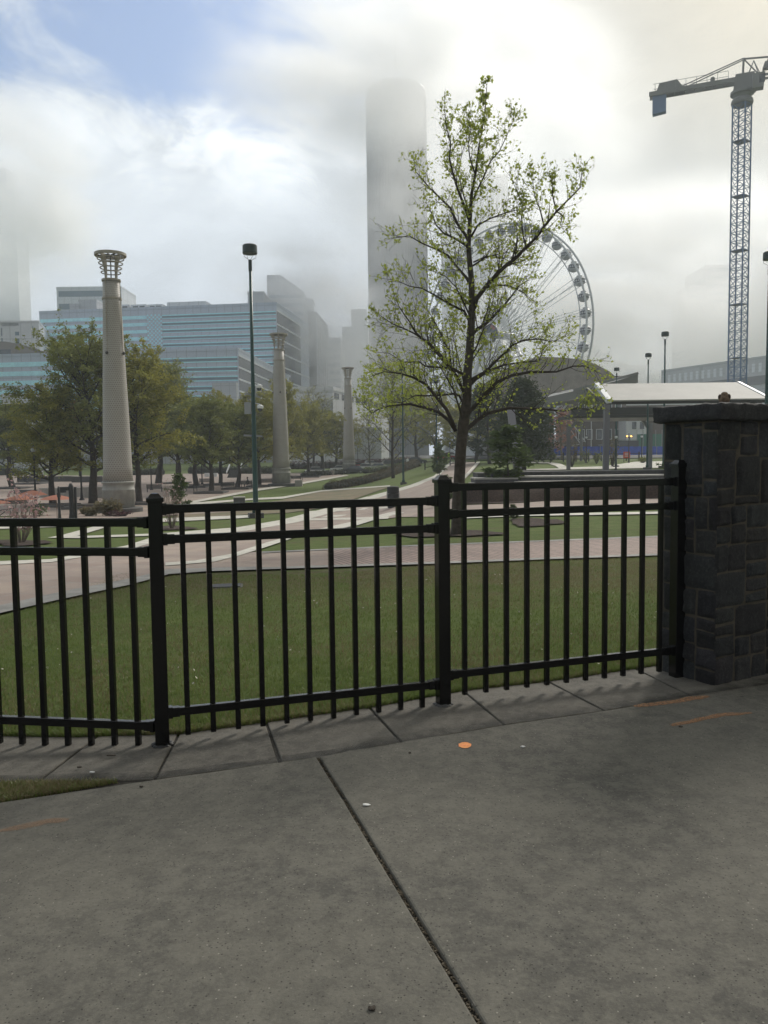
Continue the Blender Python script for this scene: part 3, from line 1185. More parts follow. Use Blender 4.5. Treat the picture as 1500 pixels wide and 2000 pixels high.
sheet('path', [(903, 1015), (973, 1012), (1027, 1010), (1287, 1006), (1500, 1001), (1500, 996.5), (1287, 1001.5), (1027, 1006), (903, 1010.5)], M['kerbstone'], off=0.03)
# strips of lawn inside the junction
sheet('lawn', [(903, 1010), (1027, 1006), (1500, 997), (1500, 990), (1287, 994), (1027, 999), (903, 1003)], M['grass'], off=0.026)
# paler, dry patch of lawn
sheet('dry_lawn', [(486, 1006), (560, 1003), (640, 992), (700, 973), (762, 952), (700, 956), (628, 961), (553, 977), (500, 986), (360, 1000), (340, 1012), (420, 1010)], M['drygrass'], off=0.014)
sheet('path', [(360, 989), (486, 978), (553, 975), (628, 961), (762, 951), (762, 949), (628, 958.5), (553, 971), (486, 975), (360, 984)], M['kerbstone'], off=0.016)
# thin paths on the left lawn
sheet('path', [(93, 1052), (120, 1047), (187, 1029), (215, 1029), (150, 1049), (300, 1044), (420, 1037), (420, 1040), (300, 1048), (150, 1053)], M['kerbstone'], off=0.02)
sheet('path', [(-40, 1036), (160, 1029), (500, 1012), (500, 1007), (160, 1019), (-40, 1025)], M['kerbstone'], off=0.02)
sheet('path', [(0, 1025), (293, 1010), (500, 998), (500, 990), (293, 1000), (0, 1012)], M['plazabrick'], off=0.022)
# plaza on the left
sheet('plaza', [(-60, 1011), (0, 1009), (180, 1006), (293, 1000), (380, 982), (503, 959), (540, 952), (593, 945), (681, 929), (600, 925), (480, 924), (360, 926), (200, 930), (-60, 928)], M['plazabrick'], off=0.012, kpx=12)
sheet('path_border', [(293, 1001), (380, 983), (503, 960), (593, 946), (681, 930), (676, 928.5), (590, 943), (500, 956.5), (380, 979), (293, 996)], M['kerbstone'], off=0.03, kpx=12)
# right-hand lawn paths
sheet('path', [(1000, 921), (1060, 919), (1180, 917), (1330, 914), (1330, 901), (1240, 903), (1180, 912), (1110, 914), (1096, 907), (1075, 903.5), (960, 903), (960, 904.5), (1070, 906), (1085, 911), (1092, 916), (1000, 918)], M['kerbstone'], off=0.02, kpx=10)
sheet('road', [(-200, 893.5), (700, 893), (900, 898), (1130, 897), (1400, 893), (1700, 890), (1700, 886.5), (1130, 890), (900, 891), (700, 888.5), (-200, 890)], M['asphalt'], off=0.01, kpx=20)
# mulch beds
sheet('mulch_bed', [(885, 987), (1000, 984), (1067, 979), (1283, 971), (1400, 968), (1400, 948), (1200, 950), (1015, 955), (915, 962), (890, 972)], M['mulch'], off=0.03)


def bed(name, px, py, w, h, label=None):
    pts = []
    for k in range(18):
        a = k / 18 * math.tau
        q = 1 + 0.18 * math.sin(a * 3 + px) + 0.1 * math.sin(a * 7)
        pts.append((px + math.cos(a) * w * q, py + math.sin(a) * h * q))
    return sheet(name, pts, M['mulch'], off=0.030, kpx=12)


m = MB()
nu = 60
for i in range(nu + 1):
    px = 884 + (1430 - 884) * i / nu
    yt_ = 958 if px < 925 else 946.5
    if px < 925: yt_ = 985 - 38 * (px - 884) / 41
    lo, hi_ = G(px, 982 - 10 * max(0, px - 1000) / 400), P(px, yt_, 38.3)
    for j in range(9):
        q = lo.lerp(hi_, j / 8)
        b_ = noise.noise(q * 1.7) * 0.07 + noise.noise(q * 6) * 0.03
        m.v.append((q.x, q.y, q.z + (b_ if 0 < j < 8 else 0.0) + 0.02 + 0.10 * math.sin(math.pi * j / 8)))
for i in range(nu):
    for j in range(8):
        a = i * 9 + j
        m.f.append((a, a + 9, a + 10, a + 1))
ob_ = m.build('mulch_bank', M['mulch'], smooth=True)
ob_['kind'] = 'structure'
bed('mulch_bed', 868, 1043, 100, 8)
bed('mulch_bed', 1045, 1022, 52, 8)
bed('mulch_bed', 40, 1062, 55, 6)
bed('mulch_bed', 340, 1033, 40, 4)

# ================================================================== FENCE
fence = thing('metal_fence', 'black metal picket fence in front of the lawn, stepped up towards the stone wall', 'fence', tuple(POST[0]))
PZ = [(zt(p0.x, p0.y), 1.36), (POST[0].z - 0.06, 1.415), (POST[1].z - 0.06, 1.486), (POST[2].z - 0.06, 1.56)]
PP = [p0] + POST
SEC = [(1.248, 1.080, 0.074), (1.322, 1.150, 0.150), (1.405, 1.236, 0.203)]
for i, p in enumerate(PP):
    if i == 0: d = (Vector((PP[1].x - p.x, PP[1].y - p.y))).normalized()
    elif i == 3: d = (Vector((p.x - PP[2].x, p.y - PP[2].y))).normalized()
    else: d = (Vector((PP[2].x - PP[1].x, PP[2].y - PP[1].y))).normalized()
    rz = math.atan2(d.y, d.x)
    z0, z1 = PZ[i]
    m = MB()
    up = Vector((-math.sin(rz), math.cos(rz), 0))
    m.beam((p.x, p.y, z0), (p.x, p.y, z1 - 0.03), 0.078, 0.078, up=up, bev=0.004)
    # beam() picks its own up for vertical bars, so turn by hand
    m.v = []; m.f = []
    q = []
    w, e = 0.039, 0.0035
    ring = [(-w + e, -w), (w - e, -w), (w, -w + e), (w, w - e), (w - e, w), (-w + e, w), (-w, w - e), (-w, -w + e)]
    cs, sn = math.cos(rz), math.sin(rz)
    poly = [(p.x + x * cs - y * sn, p.y + x * sn + y * cs) for x, y in ring]
    m.prism(poly, z0, z1 - 0.03)
    po = m.build('post', M['black'], fence)
    # cap with a lip, a low pyramid and a flat top
    c = MB()
    lev = [(0.0445, z1 - 0.052), (0.0475, z1 - 0.048), (0.0475, z1 - 0.030), (0.044, z1 - 0.026), (0.037, z1 - 0.024), (0.022, z1 - 0.004), (0.010, z1 - 0.001), (0.002, z1)]
    for r_, z in lev:
        for sx, sy in ((-1, -1), (1, -1), (1, 1), (-1, 1)):
            x, y = sx * r_, sy * r_
            c.v.append((p.x + x * cs - y * sn, p.y + x * sn + y * cs, z))
    for k in range(len(lev) - 1):
        for j in range(4):
            a, b = k * 4 + j, k * 4 + (j + 1) % 4
            c.f.append((a, b, b + 4, a + 4))
    c.f.append((3, 2, 1, 0))
    c.build('cap', M['black'], po)
    if i in (1, 2):
        b = MB()
        for k in range(9):
            a = k * 0.7
            b.ellipsoid((p.x + math.cos(a) * 0.045, p.y + math.sin(a) * 0.045, zt(p.x, p.y) + 0.012), (0.022 + 0.006 * math.sin(k * 2.1), 0.02, 0.012 + 0.003 * math.cos(k)), 8, 5)
        b.build('base_grout', M['blackmatt'] if i == 1 else M['granite'], po, smooth=True)
for s in range(3):
    a, b = PP[s], PP[s + 1]
    d = Vector((b.x - a.x, b.y - a.y, 0))
    ln = d.length
    d.normalize()
    for k, z in enumerate(SEC[s]):
        m = MB()
        m.beam(a + d * 0.045 + Vector((0, 0, z - a.z)), b - d * 0.045 + Vector((0, 0, z - b.z)), 0.038, 0.047, bev=0.003)
        ra = m.build('rail', M['black'], fence)
        for q, sg in ((a, 1), (b, -1)):
            k2 = MB()
            u = q + d * (0.040 * sg) + Vector((0, 0, z - q.z))
            k2.beam(u, u + d * (0.022 * sg), 0.056, 0.066, bev=0.004)
            k2.beam(u + d * (0.022 * sg), u + d * (0.062 * sg), 0.046, 0.055, bev=0.003)
            k2.build('bracket', M['black'], ra)
    zb = SEC[s][2]
    for i in range(1, 12):
        q = a + (b - a) * (i / 12)
        m = MB()
        w, e = 0.0150, 0.002
        cs, sn = d.x, d.y
        ring = [(-w + e, -w), (w - e, -w), (w, -w + e), (w, w - e), (w - e, w), (-w + e, w), (-w, w - e), (-w, -w + e)]
        m.prism([(q.x + x * cs - y * sn, q.y + x * sn + y * cs) for x, y in ring], zb - 0.142, SEC[s][0] - 0.018)
        m.build('picket', M['black'], fence)

# ================================================================== STONE WALL
cor = G(1395, 1343)
cor.z = 0.0
dB = Vector((math.cos(R(30)), math.sin(R(30)), 0))
dA = Vector((-math.sin(R(30)), math.cos(R(30)), 0))
WLA, WLB, WH = 0.46, 3.4, P(1395, 821, cor.y).z
wall = thing('stone_wall', 'dark rubble granite wall with a thick capstone at the right end of the fence', 'wall', tuple(cor))
m = MB()
ins = 0.011
c0 = cor + dB * ins + dA * ins
m.prism([tuple((c0 + dB * t + dA * u)[:2]) for t, u in ((0, 0), (WLB, 0), (WLB, WLA - ins), (0, WLA - ins))], -0.2, WH + 0.002)
m.build('mortar_core', M['mortar'], wall)


def stone_face(o, d, nrm, length, rects, seed, name='stone_facing'):
    r_ = random.Random(seed)
    m = MB()
    for (u0, u1, z0, z1) in rects:
        nx, nz = 9, 9
        gapw = r_.uniform(0.004, 0.011)
        u0_, u1_, z0_, z1_ = u0 + gapw, u1 - gapw, z0 + gapw, z1 - gapw
        off = r_.uniform(-0.004, 0.010)
        tilt, tz = r_.uniform(-0.05, 0.05), r_.uniform(-0.05, 0.05)
        sk = [r_.uniform(-0.008, 0.008) for _ in range(4)]
        ph = r_.uniform(0, 50)
        base = len(m.v)
        for j in range(nz + 1):
            for i in range(nx + 1):
                fu, fz = i / nx, j / nz
                u = u0_ + (u1_ - u0_) * fu
                z = z0_ + (z1_ - z0_) * fz
                edge = min(fu, 1 - fu) * (u1_ - u0_), min(fz, 1 - fz) * (z1_ - z0_)
                e = min(edge)
                rim = min(1.0, e / 0.010)
                lift = -0.011 + 0.012 * (rim ** 0.7) + off * rim * 0.5
                q = noise.noise(Vector((u * 14 + ph, z * 14, ph))) * 0.008 + noise.noise(Vector((u * 40 + ph, z * 40, ph))) * 0.004
                lift += (q + tilt * (fu - 0.5) * 0.2 + tz * (fz - 0.5) * 0.2) * rim
                wob = noise.noise(Vector((u * 9 + 7, z * 9, ph))) * 0.010
                wob2 = noise.noise(Vector((u * 9, z * 9 + 3, ph + 9))) * 0.010
                p = o + d * (u + wob) + nrm * lift
                m.v.append((p.x, p.y, z + wob2))
        for j in range(nz):
            for i in range(nx):
                a = base + j * (nx + 1) + i
                m.f.append((a, a + 1, a + nx + 2, a + nx + 1))
    ob = m.build(name, M['stone'], wall, smooth=True)
    tone(ob, r_, 81)
    return ob


def ashlar(length, height, seed, z0=-0.05, wmin=0.20, wmax=0.40):
    """irregular coursed rubble: courses that stones of one and a half courses break through"""
    r_ = random.Random(seed)
    rects = []

    def split(u0, u1, za, zb, depth):
        w, h = u1 - u0, zb - za
        big_w, big_h = r_.uniform(wmin * 1.1, wmax), r_.uniform(0.18, 0.34)
        if w > big_w and (w > h * 0.9 or h <= big_h):
            t = r_.uniform(0.36, 0.64)
            split(u0, u0 + w * t, za, zb, depth + 1)
            split(u0 + w * t, u1, za, zb, depth + 1)
        elif h > big_h:
            t = r_.uniform(0.36, 0.64)
            split(u0, u1, za, za + h * t, depth + 1)
            split(u0, u1, za + h * t, zb, depth + 1)
        else:
            rects.append((u0, u1, za, zb))
    u = 0.0
    while u < length - 0.05:
        w = min(length - u, r_.uniform(0.5, 0.8))
        z = z0
        while z < height - 0.02:
            h = min(height - z, r_.uniform(0.34, 0.6))
            if height - z - h < 0.12: h = height - z
            split(u, u + w, z, z + h, 0)
            z += h
        u += w
    return rects


nB = -dA
nA = -dB
faceB = [(0, .175, 1.60, WH), (.175, .36, 1.66, 1.80), (0, .36, 1.60, 1.66), (.18, .36, 1.80, WH),
         (.36, .60, 1.59, WH), (0, .17, 1.45, 1.60), (.17, .40, 1.38, 1.60), (.40, .60, 1.32, 1.59)]
fb = ashlar(0.62, 1.36, 8) + [r for r in ashlar(WLB - 0.62, WH, 21)]
faces = ashlar(0.60, 1.36, 8)
rectsB = [(0.0, .20, 1.36, 1.62), (.20, .47, 1.30, 1.58), (.47, .64, 1.24, 1.56), (0.0, .24, 1.62, WH), (.24, .44, 1.58, 1.72), (.24, .44, 1.72, WH), (.44, .70, 1.56, WH)]
low = [r for r in ashlar(0.64, 1.24, 8)]
rectsB += low + [(0.0, .20, 1.24, 1.36), (.20, .47, 1.24, 1.30)]
rest = [(a + 0.64, b + 0.64, c, d) for a, b, c, d in ashlar(WLB - 0.64, 1.24, 33)] + [(a + 0.70, b + 0.70, c + 1.29, d + 1.29) for a, b, c, d in ashlar(WLB - 0.70, 0.545, 36, z0=-0.05)]
rectsB += rest
stone_face(cor, dB, nB, WLB, rectsB, 3)
rectsA = [(0.0, .13, 1.42, 1.75), (.13, .30, 1.38, 1.78), (.30, .46, 1.55, WH), (.13, .30, 1.78, WH), (0, .13, 1.75, WH), (.30, .46, 1.30, 1.55), (0, .13, 1.30, 1.42), (.13, .30, 1.30, 1.38)] + ashlar(WLA, 1.30, 12, wmin=0.15)
stone_face(cor, dA, nA, WLA, [(a, min(b, WLA), c, d) for a, b, c, d in rectsA], 4)
# capstones with a split, hammered face
r_ = random.Random(9)


def capstone(u0, u1, v0, v1, z0, z1, seed):
    r_ = random.Random(seed)
    m = MB()
    bm = bmesh.new()
    bmesh.ops.create_grid(bm, x_segments=2, y_segments=2, size=0.5)
    bm.free()
    n = 26
    nu = max(6, int((u1 - u0) / 0.03))
    nv = max(6, int((v1 - v0) / 0.03))
    nz = 5
    def pt(u, v, z, k):
        q = noise.noise(Vector((u * 17, v * 17, z * 17 + seed))) * 0.011 + noise.noise(Vector((u * 45, v * 45, z * 45 + seed))) * 0.004
        return u, v, z, q
    def add(fn, na, nb_, nrm):
        base = len(m.v)
        for j in range(nb_ + 1):
            for i in range(na + 1):
                u, v, z = fn(i / na, j / nb_)
                # softly broken arris
                eu = min(u - u0, u1 - u); ev = min(v - v0, v1 - v); ez = min(z - z0, z1 - z)
                near = sorted((eu, ev, ez))
                pull = max(0.0, 1 - near[1] / 0.012) * 0.007
                q = noise.noise(Vector((u * 17, v * 17, z * 17 + seed))) * 0.010 + noise.noise(Vector((u * 47, v * 47, z * 47 + seed))) * 0.004
                cu, cv, cz = (u0 + u1) / 2, (v0 + v1) / 2, (z0 + z1) / 2
                s_ = lambda e_, a_, c_: (a_ + (q - pull) * (1 if a_ > c_ else -1)) if e_ < 1e-6 else a_
                uu, vv, zz = s_(eu, u, cu), s_(ev, v, cv), s_(ez, z, cz)
                p = cor + dB * uu + dA * vv
                m.v.append((p.x, p.y, zz))
        for j in range(nb_):
            for i in range(na):
                a = base + j * (na + 1) + i
                m.f.append((a, a + 1, a + na + 2, a + na + 1))
    U = lambda t: u0 + (u1 - u0) * t
    V = lambda t: v0 + (v1 - v0) * t
    Z = lambda t: z0 + (z1 - z0) * t
    add(lambda a, b: (U(a), v0, Z(b)), nu, nz, 0)
    add(lambda a, b: (U(1 - a), v1, Z(b)), nu, nz, 0)
    add(lambda a, b: (u0, V(1 - a), Z(b)), nv, nz, 0)
    add(lambda a, b: (u1, V(a), Z(b)), nv, nz, 0)
    add(lambda a, b: (U(a), V(b), z1), nu, nv, 0)
    add(lambda a, b: (U(a), V(1 - b), z0), nu, nv, 0)
    ob = m.build('capstone', M['stone'], wall, smooth=True)
    at = ob.data.attributes.new('tone', 'FLOAT_COLOR', 'CORNER')
    t = r_.uniform(1.0, 1.25)
    at.data.foreach_set('color', [t, t, t * 1.04, 1] * len(ob.data.loops))


capstone(-0.045, 1.15, -0.055, WLA + 0.07, WH, WH + 0.118, 2)
capstone(1.156, 2.3, -0.050, WLA + 0.07, WH, WH + 0.112, 5)
capstone(2.306, 3.45, -0.055, WLA + 0.07, WH, WH + 0.116, 7)

# ================================================================== TREES
def perp(d, r_):
    v = Vector((r_.gauss(0, 1), r_.gauss(0, 1), r_.gauss(0, 1)))
    v = v - d * v.dot(d)
    return v.normalized() if v.length > 1e-6 else Vector((1, 0, 0))


def add_leaf(lv, p, s, r_, shape=0):
    d = Vector((r_.gauss(0, 1), r_.gauss(0, 1), r_.gauss(0, 0.7))).normalized()
    x = perp(d, r_) * s
    d = d * s
    i = len(lv.v)
    if shape == 0:      # simple four-sided leaf
        lv.v += [tuple(p), tuple(p + d * 0.5 + x * 0.38), tuple(p + d), tuple(p + d * 0.5 - x * 0.38)]
        lv.f.append((i, i + 1, i + 2, i + 3))
    elif shape == 1:    # notched four-lobed tulip tree leaf, folded on its midrib
        u = d.cross(x).normalized() * (s * 0.18)
        q = [p, p + d * 0.25 + x * 0.42 + u, p + d * 0.55 + x * 0.30 + u * .7, p + d * 0.98 + x * 0.36 + u, p + d * 0.82,
             p + d * 0.98 - x * 0.36 + u, p + d * 0.55 - x * 0.30 + u * .7, p + d * 0.25 - x * 0.42 + u]
        lv.v += [tuple(a) for a in q]
        lv.f += [(i, i + 1, i + 2, i + 4), (i + 2, i + 3, i + 4), (i, i + 4, i + 6, i + 7), (i + 4, i + 5, i + 6)]
    else:               # long leaf
        lv.v += [tuple(p), tuple(p + d * 0.45 + x * 0.2), tuple(p + d), tuple(p + d * 0.45 - x * 0.2)]
        lv.f.append((i, i + 1, i + 2, i + 3))


def twig(wd, lv, p, d, ln, r, lvl, maxl, r_, sp):
    """one shoot that bends, forks and carries leaves on its last parts"""
    nseg = 4 if lvl < maxl else 3
    pts, rad = [p.copy()], [r]
    q = p.copy()
    dd = d.copy()
    for k in range(nseg):
        dd = (dd + perp(dd, r_) * sp['wob'] + Vector((0, 0, sp['up']))).normalized()
        q = q + dd * (ln / nseg)
        pts.append(q.copy())
        rad.append(max(sp['rmin'], r * (1 - (k + 1) / nseg * 0.75)))
    if r > sp['draw']:
        wd.tube(pts, rad, 5 if lvl < 2 else 3, cap=False)
    if lvl < maxl:
        n = sp['kids'][min(lvl, len(sp['kids']) - 1)]
        for k in range(n):
            t = (k + r_.uniform(0.2, 0.9)) / n
            t = 0.18 + 0.82 * min(1, t)
            i = min(nseg - 1, int(t * nseg))
            f = t * nseg - i
            a = pts[i].lerp(pts[i + 1], min(1, f))
            ax = (pts[i + 1] - pts[i]).normalized()
            nd = (ax * r_.uniform(0.5, 1.0) + perp(ax, r_) * r_.uniform(0.55, 1.0)).normalized()
            twig(wd, lv, a, nd, ln * r_.uniform(0.38, 0.62) * (1.1 - 0.35 * t), max(sp['rmin'], rad[i] * 0.55), lvl + 1, maxl, r_, sp)
    if lvl >= maxl - 1:
        n = sp['leaves'] if lvl == maxl else sp['leaves'] // 2
        for k in range(n):
            t = r_.random()
            i = min(nseg - 1, int(t * nseg))
            a = pts[i].lerp(pts[i + 1], t * nseg - i)
            add_leaf(lv, a + perp(dd, r_) * r_.uniform(0, sp['spread']), sp['ls'] * r_.uniform(0.6, 1.3), r_, sp.get('shape', 0))


# --- the young tulip tree in front of everything
hb = G(891, 1046)
HY = hb.y
HS = HY / F_PX
rr = random.Random(77)
hero = thing('tulip_tree', 'slender tulip tree in fresh light green leaf, tallest tree, growing from mulch behind the fence', 'tree', tuple(hb))
wood, leaf = MB(), MB()
trunk_px = [(893, 1052, 15), (893, 1030, 13.5), (894, 985, 13), (897, 940, 12.5), (900, 880, 12), (905, 830, 12), (912, 780, 10.5), (913, 730, 9.5), (917, 690, 9), (920, 640, 8.5), (922, 600, 7.5), (921, 550, 6.5),
            (917, 510, 5.6), (915, 480, 5.2), (918, 430, 4.2), (921, 380, 3.4), (930, 330, 2.6), (935, 290, 2.0), (942, 250, 1.6), (948, 210, 1.1), (951, 165, 0.7)]
tm = MB()
tp = [P(x, y, HY) for x, y, r in trunk_px]
tp[0] = hb + Vector((0, 0, -0.15))
tm.tube(tp, [r * HS * 0.9 for x, y, r in trunk_px], 14)
limbs = [
    (0.35, 5.0, [(890, 842), (878, 822), (857, 805), (833, 797), (800, 789), (760, 793), (738, 800), (726, 807), (712, 794), (700, 780)]),
    (-0.3, 5.2, [(888, 835), (872, 800), (850, 773), (833, 752), (807, 737), (780, 729), (750, 726), (725, 735)]),
    (0.1, 3.2, [(903, 785), (897, 773), (887, 769), (853, 773), (810, 773), (783, 787), (760, 785)]),
    (-0.55, 4.5, [(905, 765), (892, 735), (882, 722), (860, 697), (833, 667), (807, 650), (785, 640), (767, 633), (745, 618)]),
    (0.6, 3.0, [(889, 727), (873, 718), (847, 717), (830, 715), (820, 707), (787, 707), (760, 690), (735, 688)]),
    (0.3, 3.2, [(880, 712), (877, 683), (867, 667), (860, 650), (845, 620), (828, 600)]),
    (0.2, 5.4, [(908, 842), (922, 829), (933, 820), (953, 807), (993, 797), (1053, 798), (1100, 803), (1130, 797), (1150, 800), (1168, 792)]),
    (-0.4, 5.6, [(910, 815), (918, 803), (930, 790), (947, 770), (970, 747), (1000, 733), (1033, 727), (1087, 726), (1120, 715), (1143, 715), (1167, 727)]),
    (0.5, 4.2, [(912, 758), (930, 740), (953, 725), (983, 713), (1017, 708), (1053, 705), (1060, 687), (1066, 660)]),
    (-0.25, 4.0, [(914, 745), (940, 730), (947, 727), (977, 697), (1000, 675), (1020, 665), (1052, 662), (1080, 668), (1105, 655)]),
    (0.4, 5.2, [(922, 655), (927, 647), (949, 632), (971, 611), (984, 597), (997, 581), (1012, 560), (1030, 548)]),
    (-0.35, 6.0, [(926, 602), (931, 584), (949, 560), (973, 533), (990, 517), (1008, 504), (1027, 483), (1048, 464), (1063, 443), (1087, 413), (1113, 387), (1133, 367), (1136, 345)]),
    (0.3, 4.0, [(918, 556), (912, 544), (891, 520), (875, 499), (856, 489), (824, 475), (800, 461), (780, 463), (765, 466)]),
    (-0.5, 3.6, [(917, 495), (911, 480), (891, 467), (867, 456), (852, 440), (845, 420), (835, 400)]),
    (0.5, 4.2, [(916, 473), (912, 463), (893, 437), (880, 407), (863, 390), (840, 368), (827, 353), (812, 335), (808, 310)]),
    (-0.3, 3.8, [(917, 430), (907, 403), (893, 367), (885, 340), (878, 310), (880, 280), (872, 250), (868, 212)]),
    (0.2, 3.6, [(918, 640), (916, 627), (907, 608), (880, 595), (848, 576), (824, 563), (800, 559), (775, 548), (755, 545)]),
    (-0.6, 3.8, [(914, 735), (898, 728), (880, 717), (859, 691), (840, 672), (813, 651), (800, 629), (780, 600), (770, 575)]),
    (0.3, 2.6, [(920, 400), (932, 372), (945, 345), (958, 315), (975, 296), (990, 265), (1000, 240), (1003, 225)]),
    (-0.4, 2.8, [(920, 463), (933, 440), (957, 427), (975, 420), (1000, 412), (1018, 408)]),
    (0.6, 2.2, [(919, 425), (905, 380), (895, 340), (902, 300), (912, 270), (905, 235)]),
    (-0.5, 2.0, [(928, 340), (918, 310), (914, 280), (920, 255), (912, 230)]),
    (0.3, 2.0, [(925, 512), (950, 500), (985, 505), (1010, 520), (1035, 515)]),
    (-0.2, 2.4, [(922, 520), (948, 503), (975, 496), (1008, 490)]),
    (0.2, 2.4, [(949, 562), (972, 557), (992, 557), (1020, 570), (1045, 590)]),
    (-0.3, 2.2, [(1027, 483), (1022, 460), (1018, 430), (1020, 400), (1010, 375), (1000, 350)]),
    (0.4, 2.2, [(1063, 443), (1055, 410), (1045, 385), (1040, 355), (1035, 340)]),
    (-0.5, 2.2, [(1087, 413), (1080, 385), (1078, 360), (1075, 345)]),
    (0.3, 1.8, [(1087, 413), (1098, 420), (1095, 440), (1105, 455)]),
    (0.5, 2.4, [(912, 790), (905, 745), (895, 700), (885, 660), (890, 625)]),
    (-0.5, 2.4, [(916, 700), (930, 680), (945, 640), (960, 600), (965, 570)]),
    (0.8, 3.0, [(905, 840), (915, 810), (940, 780), (960, 755), (972, 725)]),
    (-0.8, 3.0, [(905, 825), (895, 790), (885, 760), (870, 735), (850, 700)]),
    (0.9, 2.4, [(914, 720), (925, 700), (938, 680), (950, 665)]),
    (-0.9, 2.4, [(919, 620), (905, 590), (890, 560), (870, 540), (845, 530)]),
]
spH = dict(wob=0.20, up=0.10, rmin=0.0028, draw=0.0, kids=[4, 3], leaves=3, spread=0.09, ls=0.074, shape=1)
for dz, r0, px in limbs:
    n = len(px)
    dist = 0.0
    pts, rad = [], []
    tot = sum(math.hypot(px[i + 1][0] - px[i][0], px[i + 1][1] - px[i][1]) for i in range(n - 1))
    for i, (x, y) in enumerate(px):
        if i: dist += math.hypot(px[i][0] - px[i - 1][0], px[i][1] - px[i - 1][1])
        pts.append(P(x, y, HY + dz * dist * HS))
        rad.append(max(0.005, r0 * 0.80 * HS * (1 - 0.85 * (dist / tot))))
    lm = MB()
    lm.tube(pts, rad, 7)
    # shoots along the limb
    lenm = tot * HS
    cnt = int(7 + lenm * 8.0)
    for k in range(cnt):
        t = 0.16 + 0.84 * ((k + rr.random()) / cnt)
        s_ = t * (n - 1)
        i = min(n - 2, int(s_))
        a = pts[i].lerp(pts[i + 1], s_ - i)
        ax = (pts[i + 1] - pts[i]).normalized()
        low = 1.0 if px[0][1] > 500 else 0.8
        up = Vector((0, 0, 1)) * rr.uniform(0.0, 0.9)
        nd = (ax * rr.uniform(0.4, 0.9) + perp(ax, rr) * rr.uniform(0.5, 1.0) + up).normalized()
        ln = rr.uniform(0.35, 1.15) * (1.15 - 0.5 * t) * (1.0 if lenm > 1.2 else 0.7) * low
        twig(wood, leaf, a, nd, ln, max(0.0042, rad[i] * 0.32), 1, 2, rr, dict(spH, kids=[4, 4], leaves=2))
    twig(wood, leaf, pts[-1], (pts[-1] - pts[-2]).normalized(), 0.35, 0.005, 1, 2, rr, dict(spH, leaves=3))
    lm.build('limb', M['bark2'], hero, smooth=True)
# leader of the crown
for k in range(34):
    t = k / 33
    y = 500 - 335 * t
    j = max(i for i, q in enumerate(trunk_px) if q[1] >= y - 1) if y > 165 else len(trunk_px) - 1
    j = min(j, len(tp) - 2)
    a = tp[j].lerp(tp[j + 1], (trunk_px[j][1] - y) / (trunk_px[j][1] - trunk_px[j + 1][1]))
    nd = (Vector((0, 0, 1)) * 0.8 + perp(Vector((0, 0, 1)), rr)).normalized()
    twig(wood, leaf, a, nd, (0.85 - 0.66 * t) * rr.uniform(0.6, 1.1), 0.0055, 0, 2, rr, dict(spH, kids=[4, 3], leaves=2))
for k in range(16):
    a = tp[rr.randrange(8, 13)].lerp(tp[13], rr.random() * 0.3)
    nd = (Vector((0, 0, 0.4)) + perp(Vector((0, 0, 1)), rr)).normalized()
    twig(wood, leaf, a, nd, rr.uniform(0.5, 1.0), 0.006, 0, 2, rr, dict(spH, kids=[4, 3], leaves=2))
tm.build('trunk', M['bark'], hero, smooth=True)
wood.build('twigs', M['bark2'], hero)
leaf.build('leaves', M['tulipleaf'], hero)


SIZE = {}


def measure(t, lv):
    """remember how tall and wide the crown really came out"""
    zs = sorted(v[2] for v in lv.v)
    rs = sorted(math.hypot(v[0], v[1]) for v in lv.v)
    SIZE[t.name] = (zs[int(len(zs) * 0.997)], 2 * rs[int(len(rs) * 0.96)])


